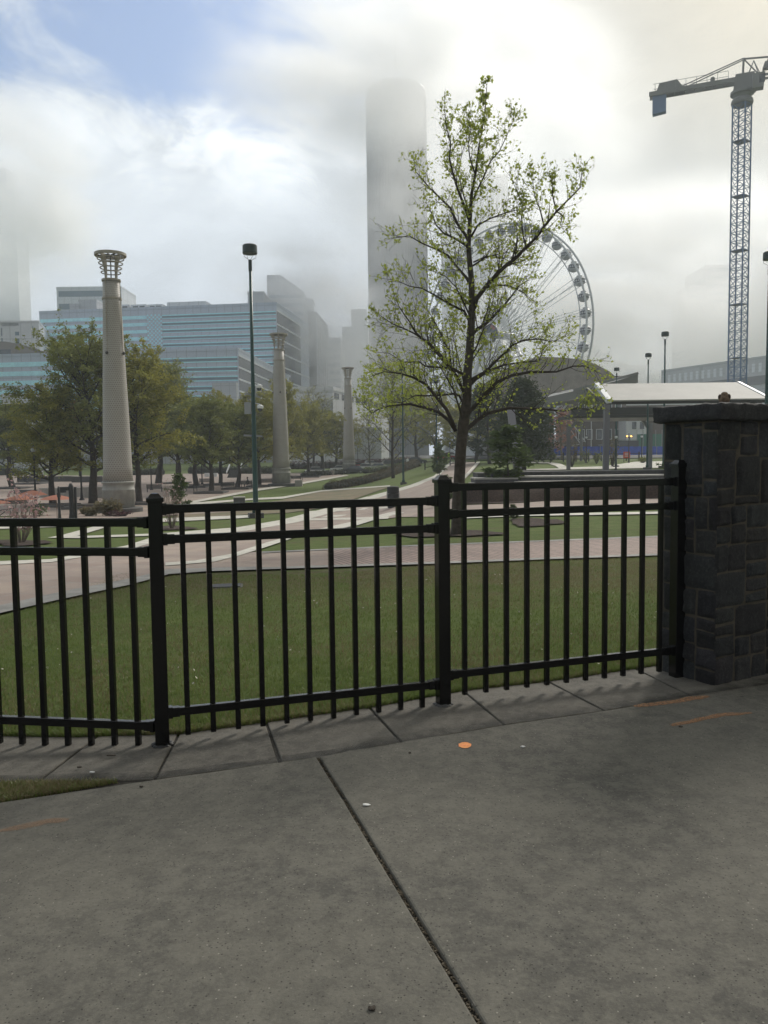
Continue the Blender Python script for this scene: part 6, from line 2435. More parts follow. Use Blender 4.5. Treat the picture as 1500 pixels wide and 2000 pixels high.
for sx in (-0.38, 0.38):
    m = MB(); m.beam(q + Vector((sx, 0.05, -0.3)), q + Vector((sx, 0.05, 0.4)), 0.06); m.build('leg', M['blackmatt'], t)


# --- cars: 4.5 m saloon bodies
def car(label, paint):
    t = thing('parked_car', label, 'car', (0, 0, 0), 0, 'cars parked and waiting on the far street')
    m = MB()
    prof_ = [(-2.2, .35), (-2.25, .62), (-2.1, .86), (-1.35, .95), (1.1, .93), (2.05, .80), (2.25, .60), (2.2, .35)]
    for y in (-.86, .86):
        for x, z in prof_: m.v.append((x, y, z))
    n = len(prof_)
    m.f.append(tuple(range(n))); m.f.append(tuple(range(2 * n - 1, n - 1, -1)))
    for i in range(n):
        j = (i + 1) % n
        m.f.append((i, n + i, n + j, j))
    m.build('body', paint, t, local=True)
    m = MB()
    lo, hi = [(-1.55, .93), (1.05, .93)], [(-1.0, 1.42), (.35, 1.43)]
    m.hexa([(lo[0][0], -.80, .93), (lo[1][0], -.80, .93), (lo[1][0], .80, .93), (lo[0][0], .80, .93), (hi[0][0], -.62, 1.40), (hi[1][0], -.62, 1.40), (hi[1][0], .62, 1.40), (hi[0][0], .62, 1.40)])
    m.build('windows', M['glassdark'], t, local=True)
    m = MB(); m.box((-.32, 0, 1.425), (1.40, 1.26, 0.05)); m.build('roof', paint, t, local=True)
    for sx in (-1.35, 1.35):
        for sy in (-.80, .80):
            m = MB(); m.tube([(sx, sy - .1, .33), (sx, sy + .1, .33)], .33, 14); wh = m.build('wheel', M['tyre'], t, local=True)
            m = MB(); m.tube([(sx, sy - .11, .33), (sx, sy + .11, .33)], .19, 10); m.build('rim', M['steel'], wh, local=True)
    for sy in (-.6, .6):
        m = MB(); m.box((2.2, sy, .66), (.1, .3, .14)); m.build('headlight', M['white'], t, local=True)
    return t


cw = car('white car nearest the right of the third tower, side on', M['carwhite'])
cr_ = car('red car partly hidden behind the third tower', M['carred'])
cdk = car('dark car behind the hedge bank, among bare twigs', M['cardark'])
carlist = [(cw, 717, 893, 150, 0.1, None), (cr_, 702, 886, 165, 3.0, None), (cdk, 760, 893, 158, 0.2, None),
           (cw, 737, 892, 146, 2.9, 'white car just right of the first white one, nose to tail'), (cw, 668, 897, 150, 0.2, 'white car peeping out left of the third tower'),
           (cw, 725, 884, 172, 0.3, 'white car behind the front pair, only its roof showing'), (cdk, 690, 897, 143, 3.1, 'dark car directly behind the third tower foot'),
           (cdk, 812, 892, 160, 0.0, 'dark car in the gap beneath the far olive trees'), (cw, 880, 886, 175, 0.1, 'pale car beyond the worker in the yellow vest'),
           (cw, 1130, 872, 178, 0.0, 'white car whose roof shows above the blue fence, left'), (cdk, 1172, 872, 178, 3.1, 'dark car above the blue fence behind the front shelter post'),
           (cw, 1082, 880, 176, 0.2, 'white car beside the red maple above the blue fence'), (cdk, 1230, 872, 180, 0.1, 'dark car by the orange lit truck beyond the blue fence'),
           (cw, 620, 902, 140, 0.2, 'white car behind the hedge between the second and third towers'), (cr_, 870, 893, 165, 0.1, 'red car far off in the shade left of the tulip tree')]
seen = set()
for pr, px, py, y, rz, lb in carlist:
    o = pr if id(pr) not in seen else copy_tree(pr)
    seen.add(id(pr))
    q = P(px, py, y)
    o.location = (q.x, y, max(zt(q.x, y), q.z - 1.0) if px > 1050 else zt(q.x, y))
    o.rotation_euler.z = rz
    if lb: o['label'] = lb


# ================================================================== BUILDINGS
def fpt(a, b, u, z, out=0.0):
    """point on a facade running from a to b (xy), u metres along, out metres towards the viewer"""
    d = Vector((b[0] - a[0], b[1] - a[1]))
    l = d.length
    d /= l
    n_ = Vector((d.y, -d.x))
    return (a[0] + d.x * u + n_.x * out, a[1] + d.y * u + n_.y * out, z)


def band(mb, a, b, u0, u1, z0, z1, out=0.12, inn=-0.2):
    p = [fpt(a, b, u0, z0, out), fpt(a, b, u1, z0, out), fpt(a, b, u1, z0, inn), fpt(a, b, u0, z0, inn)]
    q = [(x, y, z1) for x, y, z in p]
    mb.hexa(p + q)


def flen(a, b): return math.hypot(b[0] - a[0], b[1] - a[1])


def block_building(name, label, a, b, depth, z1, mat, z0=-1.0, group=None, roofh=0.8, c=None, roofmat=None):
    """a box building: front from a to b; c is the far end of its right face"""
    d = Vector((b[0] - a[0], b[1] - a[1])).normalized()
    n_ = Vector((-d.y, d.x))
    if c is None:
        c = (b[0] + n_.x * depth, b[1] + n_.y * depth)
    e = (a[0] + c[0] - b[0], a[1] + c[1] - b[1])
    t = thing(name, label, 'building', (a[0], a[1], z0), 0, group)
    m = MB(); m.prism([a, b, c, e], z0, z1); w = m.build('wall', mat, t)
    m = MB()
    poly = [a, b, c, e]
    ins = [fpt(a, b, 0.5, 0, -0.5)[:2], fpt(a, b, flen(a, b) - 0.5, 0, -0.5)[:2]]
    for (p, q) in ((a, b), (b, c), (c, e), (e, a)):
        band(m, p, q, 0.05, flen(p, q) - 0.05, z1 + 0.003, z1 + roofh, 0.15, -0.6)
    m.build('parapet', roofmat or mat, t)
    return t, (a, b, c, e)


def PX(px, y):
    q = P(px, 890, y)
    return (q.x, y)


# --- long blue banded office block
A, B, C_ = PX(88, 333), PX(546, 320), PX(607, 372)
ztop = P(546, 594, 320).z
gb, fp = block_building('office_building', 'big office block with bright blue window bands and a dark banded side', A, B, 60, ztop, M['cladgrey'], z0=-1, c=C_)
Lf = flen(A, B)


def upx(px, y0=333, y1=320):
    """distance along the front of the block for a photo column"""
    lo, hi = 0.0, Lf
    for _ in range(30):
        mid = (lo + hi) / 2
        q = fpt(A, B, mid, 0)
        sx = 750 + q[0] / q[1] * F_PX
        if sx < px: lo = mid
        else: hi = mid
    return lo


u1, u2 = upx(298), upx(327)
pitch = 2.83
zrow = ztop - 2.6
rows = int((ztop - 6) / pitch)
for i in range(rows):
    z = zrow - i * pitch
    if z < 4: break
    m = MB(); band(m, A, B, 0.3, u1 - 0.1, z - 1.35, z, 0.14); m.build('window_band', M['glassblue'], gb)
    m = MB(); band(m, A, B, u2 + 0.1, Lf - 0.3, z - 0.45, z, 0.14)
    w = m.build('window_band', M['glassblue'], gb)
    m = MB(); band(m, A, B, u2 + 0.1, Lf - 0.3, z - 1.5, z - 1.25, 0.13); m.build('window_band', M['glassblue'], gb)
    m = MB(); band(m, A, B, u2 + 0.1, Lf - 0.3, z - 1.24, z - 0.46, 0.08); m.build('glazing_strip', material('mid window', (0.10, 0.16, 0.21), 0.3) if 'midw' not in M else M['midw'], gb)
    M.setdefault('midw', bpy.data.materials['mid window'])
# chequered panel of small panes
m = MB()
nu, ns = 8, 0
du = (u2 - u1) / nu
z = ztop - 2.2
r = 0
while z > ztop - 24:
    for k in range(nu):
        if (k + r) % 2 == 0:
            band(m, A, B, u1 + k * du + 0.08, u1 + (k + 1) * du - 0.08, z - du + 0.08, z - 0.08, 0.15)
    z -= du
    r += 1
m.build('chequered_panes', M['glassblue'], gb)
# right side: dark glass with pale spandrel lines
Ls = flen(B, C_)
m = MB(); band(m, B, C_, 0.4, Ls * 0.70, 2, ztop - 2.4, 0.10); m.build('side_glazing', M['glassdark'], gb)
for i in range(rows):
    z = zrow - i * pitch * 1.9
    if z < 3: break
    m = MB(); band(m, B, C_, 0.0, Ls, z - 0.1, z + 0.55, 0.25); m.build('spandrel', M['cladlight'], gb)
# plant on the roof
for px0, px1, zt_, lbl in ((232, 264, 607 - 12, 'a'), (265, 297, 594, 'b'), (298, 328, 593, 'c')):
    a_, b_ = PX(px0 + 1, 345), PX(px1 - 2, 344)
    zz = ztop + 5.2
    m = MB(); band(m, a_, b_, 0, flen(a_, b_), ztop - 0.5, zz, 0.2, -5); pm = m.build('roof_plant', M['cladlight'], gb)
    for s_ in (0.12, 0.56):
        l = flen(a_, b_)
        m = MB(); band(m, a_, b_, l * s_, l * (s_ + 0.34), ztop + 2.6, zz - 0.7, 0.28, 0.1); m.build('louvre', M['glassdark'], pm)
a_, b_ = PX(335, 352), PX(410, 350)
m = MB(); band(m, a_, b_, 0, flen(a_, b_), ztop - 1, P(370, 590, 352).z, 0, -12); m.build('roof_house', M['cladlight'], gb)

# --- lower wing in front
A2, B2, C2 = PX(-60, 262), PX(470, 252), PX(575, 345)
z2 = P(470, 684, 252).z
lw, _ = block_building('office_wing', 'lower office wing with blue bands in front of the big block', A2, B2, 40, z2, M['cladgrey'], z0=-1, c=C2)
L2 = flen(A2, B2)


def u2px(px):
    lo, hi = 0.0, L2
    for _ in range(30):
        mid = (lo + hi) / 2
        q = fpt(A2, B2, mid, 0)
        if 750 + q[0] / q[1] * F_PX < px: lo = mid
        else: hi = mid
    return lo


ul = u2px(300)
z = z2 - 1.9
for i in range(12):
    if z < 6: break
    m = MB(); band(m, A2, B2, 0.2, ul - 0.1, z - 1.5, z, 0.14); m.build('window_band', M['glassblue'], lw)
    m = MB(); band(m, A2, B2, ul + 0.1, L2 - 0.3, z - 0.4, z, 0.14); m.build('window_band', M['glassblue'], lw)
    m = MB(); band(m, A2, B2, ul + 0.1, L2 - 0.3, z - 1.6, z - 1.25, 0.14); m.build('window_band', M['glassblue'], lw)
    m = MB(); band(m, A2, B2, ul + 0.1, L2 - 0.3, z - 1.24, z - 0.41, 0.08); m.build('glazing_strip', M['midw'], lw)
    z -= 2.95
L3 = flen(B2, C2)
m = MB(); band(m, B2, C2, 0.4, L3 - 1, 2, z2 - 1.7, 0.1); m.build('side_glazing', M['glassdark'], lw)
z = z2 - 1.5
while z > 3:
    m = MB(); band(m, B2, C2, 0, L3, z - 0.3, z + 0.25, 0.25); m.build('spandrel', M['cladlight'], lw)
    z -= 3.7
a_, b_ = PX(420, 250), PX(467, 249)
m = MB(); band(m, a_, b_, 0, flen(a_, b_), P(440, 790, 250).z, P(440, 748, 250).z, 1.0, -1.2); m.build('entrance_hood', M['clad3'], lw)


def tower_block(name, label, x0, x1, y, top, mat, depth=25, ribs=0, ribmat=None, xr=None, rows_=0, rowmat=None, cat='building', topr=None):
    a_, b_ = PX(x0, y), PX(x1, y)
    z1 = P((x0 + x1) / 2, top, y).z
    c = PX(xr, y + depth) if xr else None
    t, fpx = block_building(name, label, a_, b_, depth, z1, mat, z0=-1, c=c, roofh=0.9)
    l = flen(a_, b_)
    for i in range(ribs):
        m = MB(); u = l * (i + 0.5) / ribs
        band(m, a_, b_, u - 0.35, u + 0.35, 0, z1 - 0.6, 0.35, -0.1); m.build('rib', ribmat or M['rib'], t)
    if rows_:
        h = z1 / rows_
        for i in range(rows_):
            m = MB(); band(m, a_, b_, l * 0.03, l * 0.97, h * i + h * 0.35, h * i + h * 0.8, 0.1); m.build('window_band', rowmat or M['midw'], t)
    return t, fpx


tower_block('hotel_tower', 'pale hazy block with a flat roof behind the left end of the blue banded block', 123, 248, 430, 563, M['cladlight'], rows_=14)
tower_block('plant_house', 'windowless grey rooftop house above the blue banded block, left of the nearest tower', 165, 199, 348, 589, M['clad3'], depth=10)
tower_block('plant_house', 'smaller windowless rooftop house left of the higher grey one', 147, 166, 347, 597, M['clad3'], depth=10)
tower_block('office_tower', 'low grey block between the tall lamp post and the sloping tower top', 491, 522, 372, 573, M['clad3'], depth=30)
t, _ = tower_block('office_tower', 'narrow dark ribbed tower right of the blue banded block', 607, 622, 385, 612, M['darkclad'], depth=40, xr=644)
bb, cc = PX(622, 385), PX(644, 425)
l = flen(bb, cc)
for i in range(6):
    m = MB(); u = l * i / 5.2
    band(m, bb, cc, u, u + 0.9, 0, P(622, 612, 385).z - 1.0, 0.6, -0.1); m.build('rib', M['cladlight'], t)
a_, b_ = PX(592, 400), PX(614, 400)
t = thing('plant_house', 'pale blue grey cube on top of the narrow ribbed tower', 'building', (a_[0], a_[1], 60))
m = MB(); band(m, a_, b_, 0, flen(a_, b_), 40, P(600, 585, 400).z, 0, -16); w = m.build('wall', M['cladlight'], t)
m = MB(); band(m, a_, b_, -0.4, flen(a_, b_) + 0.4, P(600, 585, 400).z + 0.002, P(600, 584, 400).z + 0.5, 0.4, -16.4); m.build('parapet', M['cladlight'], t)
# tower with a sloping top
Ys = 395
pts = [(521, 537), (548, 537), (594, 569), (594, 620)]
t = thing('sloping_tower', 'grey tower with a sloping shoulder fading into the fog behind the blue block', 'building', (PX(521, Ys)[0], Ys, -1))
m = MB()
W3 = [P(px, py, Ys) for px, py in pts]
x0 = W3[0].x
sec = [(x0, -1), (W3[3].x, -1), (W3[3].x, W3[2].z), (W3[1].x, W3[1].z), (x0, W3[0].z)]
n = len(sec)
m.v = [(x, Ys, z) for x, z in sec] + [(x, Ys + 40, z) for x, z in sec]
m.f = [tuple(range(n)), tuple(range(2 * n - 1, n - 1, -1))] + [(i, n + i, n + (i + 1) % n, (i + 1) % n) for i in range(n)]
m.build('wall', M['clad3'], t)
z = 8
while z < W3[2].z - 2:
    m = MB(); band(m, (x0, Ys), (W3[3].x, Ys), 0.8, W3[3].x - x0 - 0.8, z, z + 1.6, 0.12); m.build('window_band', M['midw'], t)
    z += 4.2
tower_block('office_tower', 'hazy narrow block in the gap right of the dark ribbed tower', 645, 668, 520, 662, M['clad3'], depth=60, rows_=16)
tower_block('hazy_tower', 'barely visible fogged block left of the tall round tower', 672, 722, 640, 640, M['clad3'], depth=40)
tower_block('hazy_tower', 'faint fogged block directly beside the tall round tower, slightly higher', 690, 720, 660, 606, M['clad3'], depth=40)
tower_block('hotel_tower', 'faint stepped skyline tower at the far left above the white building', 2, 50, 900, 372, M['clad3'], depth=30)
tower_block('hotel_tower', 'faint narrow top of the stepped skyline tower at the far left', 12, 36, 905, 330, M['clad3'], depth=24)
# white building with letters
t, _ = tower_block('white_building', 'white building with dark roof lettering and a few slot windows, far left', 9, 86, 300, 631, M['cladwhite'], depth=40, xr=110)
a_, b_ = PX(9, 300), PX(86, 300)
l = flen(a_, b_)
for u, w_, zt0, zt1 in ((0.05, 0.025, 640, 656), (0.05, 0.03, 660, 690), (0.40, 0.10, 648, 655), (0.42, 0.08, 661, 690), (0.84, 0.02, 637, 660)):
    m = MB(); band(m, a_, b_, l * u, l * (u + w_), P(40, zt1, 300).z, P(40, zt0, 300).z, 0.1); m.build('window', M['midw'], t)
fc = bpy.data.curves.new('roof_lettering', 'FONT')
fc.body = 'GEORGIA'
fc.size = 1.5
fc.extrude = 0.06
fo = bpy.data.objects.new('lettering', bpy.data.meshes.new_from_object(bpy.data.objects.new('tmp', fc)))
COL.objects.link(fo)
fo.data.materials.append(M['darkclad'])
d_ = Vector((b_[0] - a_[0], b_[1] - a_[1]))
q = fpt(a_, b_, l * 0.07, P(20, 636.5, 300).z, 0.2)
fo.parent = t
fo.location = Vector(q) - Vector(t.location)
fo.rotation_euler = (math.pi / 2, 0, math.atan2(d_.y, d_.x))
# grey brown arched hall roof
Yh = 280
t = thing('arched_hall', 'grey brown low arched roof in front of the white building, far left', 'building', (PX(-60, Yh)[0], Yh, -1))
m = MB()
top = [(-60, 672), (-20, 667), (10, 667), (40, 672), (70, 681), (88, 689)]
sec = [(P(x, y, Yh).x, P(x, y, Yh).z) for x, y in top]
sec = [(sec[0][0], 20)] + sec + [(sec[-1][0], 20)]
sec = sec[::-1]
n = len(sec)
m.v = [(x, Yh, z) for x, z in sec] + [(x, Yh + 12, z) for x, z in sec]
m.f = [tuple(range(n))[::-1], tuple(range(n, 2 * n))] + [(i, n + i, n + (i + 1) % n, (i + 1) % n) for i in range(n)]
m.build('roof', M['cladbrown'], t)
m = MB(); band(m, PX(-60, Yh), PX(30, Yh), 0, flen(PX(-60, Yh), PX(30, Yh)), P(0, 694, Yh).z, P(0, 683, Yh).z, 0.3); m.build('clerestory', M['glassdark'], t)
# street level buildings left
t, _ = tower_block('white_house', 'white rendered building with dark windows behind the dull tree, far left', 8, 66, 205, 776, M['cladwhite'], depth=20)
a_, b_ = PX(8, 205), PX(66, 205)
l = flen(a_, b_)
for u in (0.10, 0.50, 0.80):
    for zz in (790, 838):
        m = MB(); band(m, a_, b_, l * u, l * u + 1.2, P(20, zz + 14, 205).z, P(20, zz, 205).z, 0.1, -0.1); w = m.build('window', M['glassdark'], t)
t, _ = tower_block('parking_deck', 'grey long building under the blue banded wing, behind the plaza trees', -60, 560, 235, 812, M['clad3'], depth=14)
a_, b_ = PX(-60, 235), PX(560, 235)
l = flen(a_, b_)
for i in range(2):
    m = MB(); band(m, a_, b_, 1, l - 1, P(200, 845 + i * 24, 235).z, P(200, 832 + i * 24, 235).z, 0.1, -0.1); m.build('deck_opening', M['glassdark'], t)
q = P(150, 802, 120)
t = thing('advertising_sign', 'small red and yellow sign glimpsed through the biggest tree crown', 'sign', (q.x, 120, zt(q.x, 120)))
m = MB(); m.box(q + Vector((0, 0, 0.9)), (1.6, 0.15, 1.2)); m.build('top_panel', M['signred'], t)
m = MB(); m.box(q + Vector((0, 0, -0.5)), (1.9, 0.16, 1.4)); m.build('lower_panel', M['yellow'], t)
m = MB(); m.beam((q.x, 120.2, zt(q.x, 120)), (q.x, 120.2, q.z), 0.2); m.build('pole', M['blackmatt'], t)
# white low building by the third tower
t, _ = tower_block('white_pavilion', 'white flat roofed building between the second and third towers', 570, 652, 190, 763, M['cladwhite'], depth=50, xr=760)
a_, b_ = PX(570, 190), PX(652, 190)
zz0, zz1 = P(600, 840, 190).z, P(600, 784, 190).z
m = MB(); band(m, a_, b_, 0.5, flen(a_, b_) - 0.1, zz0, zz1, -0.0, -0.3)
m.v = [fpt(a_, b_, u, z, 0.06) if i < 0 else v for i, v, u, z in [(0, v, 0, 0) for v in m.v]]
m.build('recess_wall', M['clad3'], t)
m = MB(); band(m, a_, b_, 0.3, flen(a_, b_) - 0.3, zz0, zz1, 0.09, 0.0); m.build('lower_wall', M['clad3'], t)
c_2 = PX(760, 240)
for i in range(9):
    m = MB(); l = flen(b_, c_2); u = l * (i + 0.2) / 9
    band(m, b_, c_2, u, u + l / 9 * 0.6, P(700, 783, 200).z, P(700, 772, 200).z, 0.1); m.build('window', M['glassdark'], t)
tower_block('grey_house', 'pale low building behind the bare twigs right of the third tower', 690, 745, 200, 842, M['clad3'], depth=10)

# --- the tall round tower
Yt = 430
cx = P(782, 890, Yt).x
rad = 58.5 * Yt / F_PX
zt_top = P(772, 148, Yt).z
t = thing('round_tower', 'very tall dark cylindrical glass tower fading into the fog behind the tulip tree', 'building', (cx, Yt + rad, -1))
m = MB()
m.lathe([(rad, -1), (rad, zt_top - 2), (rad * 0.97, zt_top - 0.6), (rad * 0.9, zt_top)], (cx, Yt + rad, 0), 72)
m.build('wall', M['towerglass'], t, smooth=False)
for k in range(56):
    a = math.pi + k * math.pi / 55
    x, y = cx + math.cos(a) * (rad + 0.12), Yt + rad + math.sin(a) * (rad + 0.12)
    m = MB(); m.beam((x, y, 0), (x, y, zt_top - 6), 0.26, 0.26); m.build('rib', M['rib'], t)
m = MB(); m.tube([(cx, Yt + rad, zt_top + 8), (cx, Yt + rad, zt_top + 30)], 0.28, 6); m.build('mast', M['rib'], t)
# --- stepped tower behind the tree
tower_block('stepped_tower', 'pale fogged tower behind the upper crown of the tulip tree, right of the round tower', 872, 993, 620, 344, M['clad3'], depth=40, ribs=12, ribmat=M['cladlight'])
tower_block('stepped_tower', 'narrower upper stage of the pale fogged tower behind the tulip tree', 885, 968, 628, 292, M['clad3'], depth=30, ribs=8, ribmat=M['cladlight'])
tower_block('hazy_tower', 'hazy grey slab tower left of the crane mast', 1340, 1372, 560, 560, M['clad3'], depth=30, rows_=24)
tower_block('hazy_tower', 'wider hazy grey tower right beside the crane mast', 1372, 1424, 600, 520, M['clad3'], depth=40, rows_=24)
tower_block('hazy_tower', 'hazy block at the right edge beyond the crane mast', 1452, 1540, 520, 600, M['clad3'], depth=40, rows_=18)
for x0, x1, tp_, y, lb in ((1150, 1172, 678, 640, 'faint skyline block right of the wheel, with a small roof mast'), (1172, 1193, 691, 630, 'faint skyline block stepping down beside it'), (1193, 1225, 708, 600, 'faint lower skyline block above the brown curved roof'),
                          (1218, 1260, 716, 560, 'faint flat skyline building left of the shorter lamp post'), (1258, 1300, 734, 540, 'lowest faint skyline block behind the two lamp posts')):
    tower_block('skyline_block', lb, x0, x1, y, tp_, M['clad3'], depth=30, rows_=8)
# --- long low terminal building at right
A4, B4 = PX(1290, 330), PX(1620, 262)
z4 = P(1290, 727, 330).z
t, fp4 = block_building('long_building', 'long low grey building with pale windows behind the white shelter roof', A4, B4, 30, z4, M['clad3'], z0=-1)
l = flen(A4, B4)
for i in range(26):
    u = l * (i + 0.3) / 26
    m = MB(); band(m, A4, B4, u, u + l / 26 * 0.45, z4 - 4.6, z4 - 1.5, 0.1); m.build('window', M['cladlight'], t)
m = MB(); band(m, A4, B4, 0, l, z4 - 9, z4 - 6, 0.4); m.build('string_course', M['darkclad'], t)
a_, b_ = PX(1318, 345), PX(1440, 320)
t = thing('glass_hall', 'pale sloping glass roof above the long low building', 'building', (a_[0], a_[1], z4 - 2))
m = MB()
za, zb_ = z4 + 0.2, P(1400, 711, 335).z
p = [fpt(a_, b_, 0, za, 0), fpt(a_, b_, flen(a_, b_) * 1.1, za, 0), fpt(a_, b_, flen(a_, b_) * 1.1, za, -16), fpt(a_, b_, 0, za, -16)]
q = [fpt(a_, b_, 4, zb_, -7), fpt(a_, b_, flen(a_, b_) * 1.1, zb_ + 1.2, -7), fpt(a_, b_, flen(a_, b_) * 1.1, zb_ + 1.2, -9), fpt(a_, b_, 4, zb_, -9)]
m.hexa(p + q); m.build('roof', M['cladwhite'], t)
m = MB(); band(m, a_, b_, 0, flen(a_, b_) * 1.1, z4 - 2, za - 0.01, 0.2, -0.3); m.build('eaves', M['clad3'], t)

# --- brick house and its neighbours beyond the blue fence
t, fpb = tower_block('brick_building', 'dark red brick building with white window frames behind the shelters', 1120, 1222, 196, 742, M['redbrick'], depth=20)
a_, b_ = PX(1120, 196), PX(1222, 196)
l = flen(a_, b_)
for u in (0.10, 0.25, 0.44, 0.62, 0.80):
    for z0_, z1_ in ((857, 840), (800, 782)):
        zz0, zz1 = P(1150, z0_, 196).z, P(1150, z1_, 196).z
        m = MB(); band(m, a_, b_, l * u, l * u + 1.3, zz0, zz1, 0.04, -0.1); w = m.build('window', M['glassdark'], t)
        m = MB()
        band(m, a_, b_, l * u - 0.12, l * u, zz0 - 0.1, zz1 + 0.1, 0.12); band(m, a_, b_, l * u + 1.3, l * u + 1.42, zz0 - 0.1, zz1 + 0.1, 0.12)
        band(m, a_, b_, l * u - 0.12, l * u + 1.42, zz1 + 0.102, zz1 + 0.2, 0.12); band(m, a_, b_, l * u - 0.12, l * u + 1.42, zz0 - 0.2, zz0 - 0.102, 0.12)
        m.build('frame', M['white'], w)
for u in (0.33, 0.58):
    m = MB(); band(m, a_, b_, l * u, l * u + 0.18, 2, P(1150, 760, 196).z, 0.2); m.build('downpipe', M['white'], t)
t, _ = tower_block('brick_building', 'lower long brick building seen under the eave of the white shelter', 1222, 1480, 215, 788, M['redbrick'], depth=20)
a_, b_ = PX(1222, 215), PX(1480, 215)
m = MB(); band(m, a_, b_, 0, flen(a_, b_), P(1300, 791, 215).z, P(1300, 786, 215).z, 0.4); m.build('cornice', M['white'], t)
t, _ = tower_block('white_house', 'small white painted house front with dark windows behind the rear shelter', 1222, 1262, 190, 820, M['cladwhite'], depth=8)
a_, b_ = PX(1222, 190), PX(1262, 190)
l = flen(a_, b_)
for u in (0.3, 0.68):
    m = MB(); band(m, a_, b_, l * u, l * u + 1.0, P(1240, 838, 190).z, P(1240, 824, 190).z, 0.1, -0.1); m.build('window', M['glassdark'], t)
a_, b_ = PX(1243, 182), PX(1292, 182)
t = thing('scaffold', 'green netted scaffold beside the white house front', 'scaffold', (a_[0], 182, 1.5))
l = flen(a_, b_)
m = MB(); band(m, a_, b_, 0, l, 1.5, P(1260, 848, 182).z, 0.0, -0.1); m.build('netting', M['greenpanel'], t)
for i in range(5):
    m = MB(); m.beam((a_[0] + l * i / 4, 181.8, 1), (a_[0] + l * i / 4, 181.8, P(1260, 840, 182).z), 0.1); m.build('upright', M['steel'], t)
# truck with amber lights
q = P(1215, 870, 180)
t = thing('utility_truck', 'dark utility truck with a lit amber light bar beyond the blue fence', 'truck', (q.x, 180, zt(q.x, 180)))
g0 = zt(q.x, 180)
m = MB(); m.box((q.x + 1.3, 180, g0 + 1.9), (4.2, 2.2, 2.4)); m.build('cargo_box', M['cardark'], t)
m = MB(); m.hexa([(q.x - 2.9, 178.9, g0 + .7), (q.x - 0.9, 178.9, g0 + .7), (q.x - 0.9, 181.1, g0 + .7), (q.x - 2.9, 181.1, g0 + .7), (q.x - 2.2, 178.9, g0 + 2.7), (q.x - 0.9, 178.9, g0 + 2.7), (q.x - 0.9, 181.1, g0 + 2.7), (q.x - 2.2, 181.1, g0 + 2.7)]); m.build('cab', M['cardark'], t)
for sx in (-2, 2.2):
    m = MB(); m.tube([(q.x + sx, 178.8, g0 + .45), (q.x + sx, 179.1, g0 + .45)], .45, 12); m.build('wheel', M['tyre'], t)
lm_ = material('amber lamp', (0.9, 0.4, 0.05), 0.4, emit=(1.0, 0.45, 0.08, 6.0))
for k in range(3):
    qq = P(1225 + k * 4, 852, 178.5)
    m = MB(); m.ellipsoid(qq, (0.18, 0.12, 0.14), 8, 6); m.build('amber_light', lm_, t)
m = MB(); m.beam(P(1222, 853.5, 178.6), P(1236, 853.5, 178.6), 0.1, 0.12); m.beam((q.x + 1.4, 178.6, g0 + 3.0), tuple(P(1229, 854, 178.6)), 0.1, 0.1); m.build('light_bar', M['cardark'], t)

# --- brown curved visitor roof and its long slab canopy
Yv = 128
t = thing('curved_hall', 'low hall with a brown domed roof behind the tulip tree, below the wheel', 'building', (P(1090, 890, Yv).x, Yv, 0))
m = MB()
top = [(930, 775), (955, 745), (985, 722), (1020, 705), (1060, 697), (1100, 698), (1140, 703), (1165, 712), (1190, 725), (1205, 738)]
sec = [(P(x, y, Yv + 20).x, P(x, y, Yv + 20).z) for x, y in top]
sec = [(sec[0][0], 9.6)] + sec + [(sec[-1][0], 12.6)]
n = len(sec)
m.v = [(x, Yv + 20, z) for x, z in sec] + [(x, Yv + 38, z) for x, z in sec]
m.f = [tuple(range(n)), tuple(range(2 * n - 1, n - 1, -1))] + [(i, n + i, n + (i + 1) % n, (i + 1) % n) for i in range(n)]
m.build('roof', M['roofbrown'], t)
m = MB(); m.prism([(P(960, 890, Yv + 19).x, Yv + 20.5), (P(1085, 890, Yv + 19).x, Yv + 20.5), (P(1085, 890, Yv + 19).x, Yv + 36), (P(960, 890, Yv + 19).x, Yv + 36)], 0, P(1100, 742, Yv + 20).z - 0.5); m.build('wall', M['darkclad'], t)
t = thing('slab_canopy', 'long thin curving grey canopy roof sweeping behind the tulip tree', 'canopy', (P(1000, 890, Yv).x, Yv, 0))
pxs = [(925, 800), (960, 796), (1000, 789), (1040, 782), (1080, 773), (1120, 764), (1160, 755), (1200, 745), (1246, 731)]
m = MB()
for (xa, ya), (xb, yb_) in zip(pxs, pxs[1:]):
    a_, b_ = P(xa, ya, Yv - 10), P(xb, yb_, Yv - 10)
    th = 0.9 + 0.4 * (xa - 925) / 320
    m.hexa([a_ - Vector((0, 0, th)), b_ - Vector((0, 0, th)), b_ + Vector((0, 9, -th + 0.5)), a_ + Vector((0, 9, -th + 0.5)), a_, b_, b_ + Vector((0, 9, 0.6)), a_ + Vector((0, 9, 0.6))])
m.build('roof_slab', M['cranegrey'], t)
m = MB(); a_, b_ = P(1120, 762.5, Yv - 10.2), P(1246, 729, Yv - 10.2); m.beam(a_, b_, 0.5, 0.35); m.build('gutter', M['cranegrey'], t)
for px in (975, 1060, 1135):
    q = P(px, 890, Yv - 6)
    m = MB(); m.tube([(q.x, Yv - 6, 0), (q.x, Yv - 6, P(px, 792 - (px - 960) * 0.18, Yv - 6).z)], 0.22, 10); m.build('column', M['shelterpost'], t)

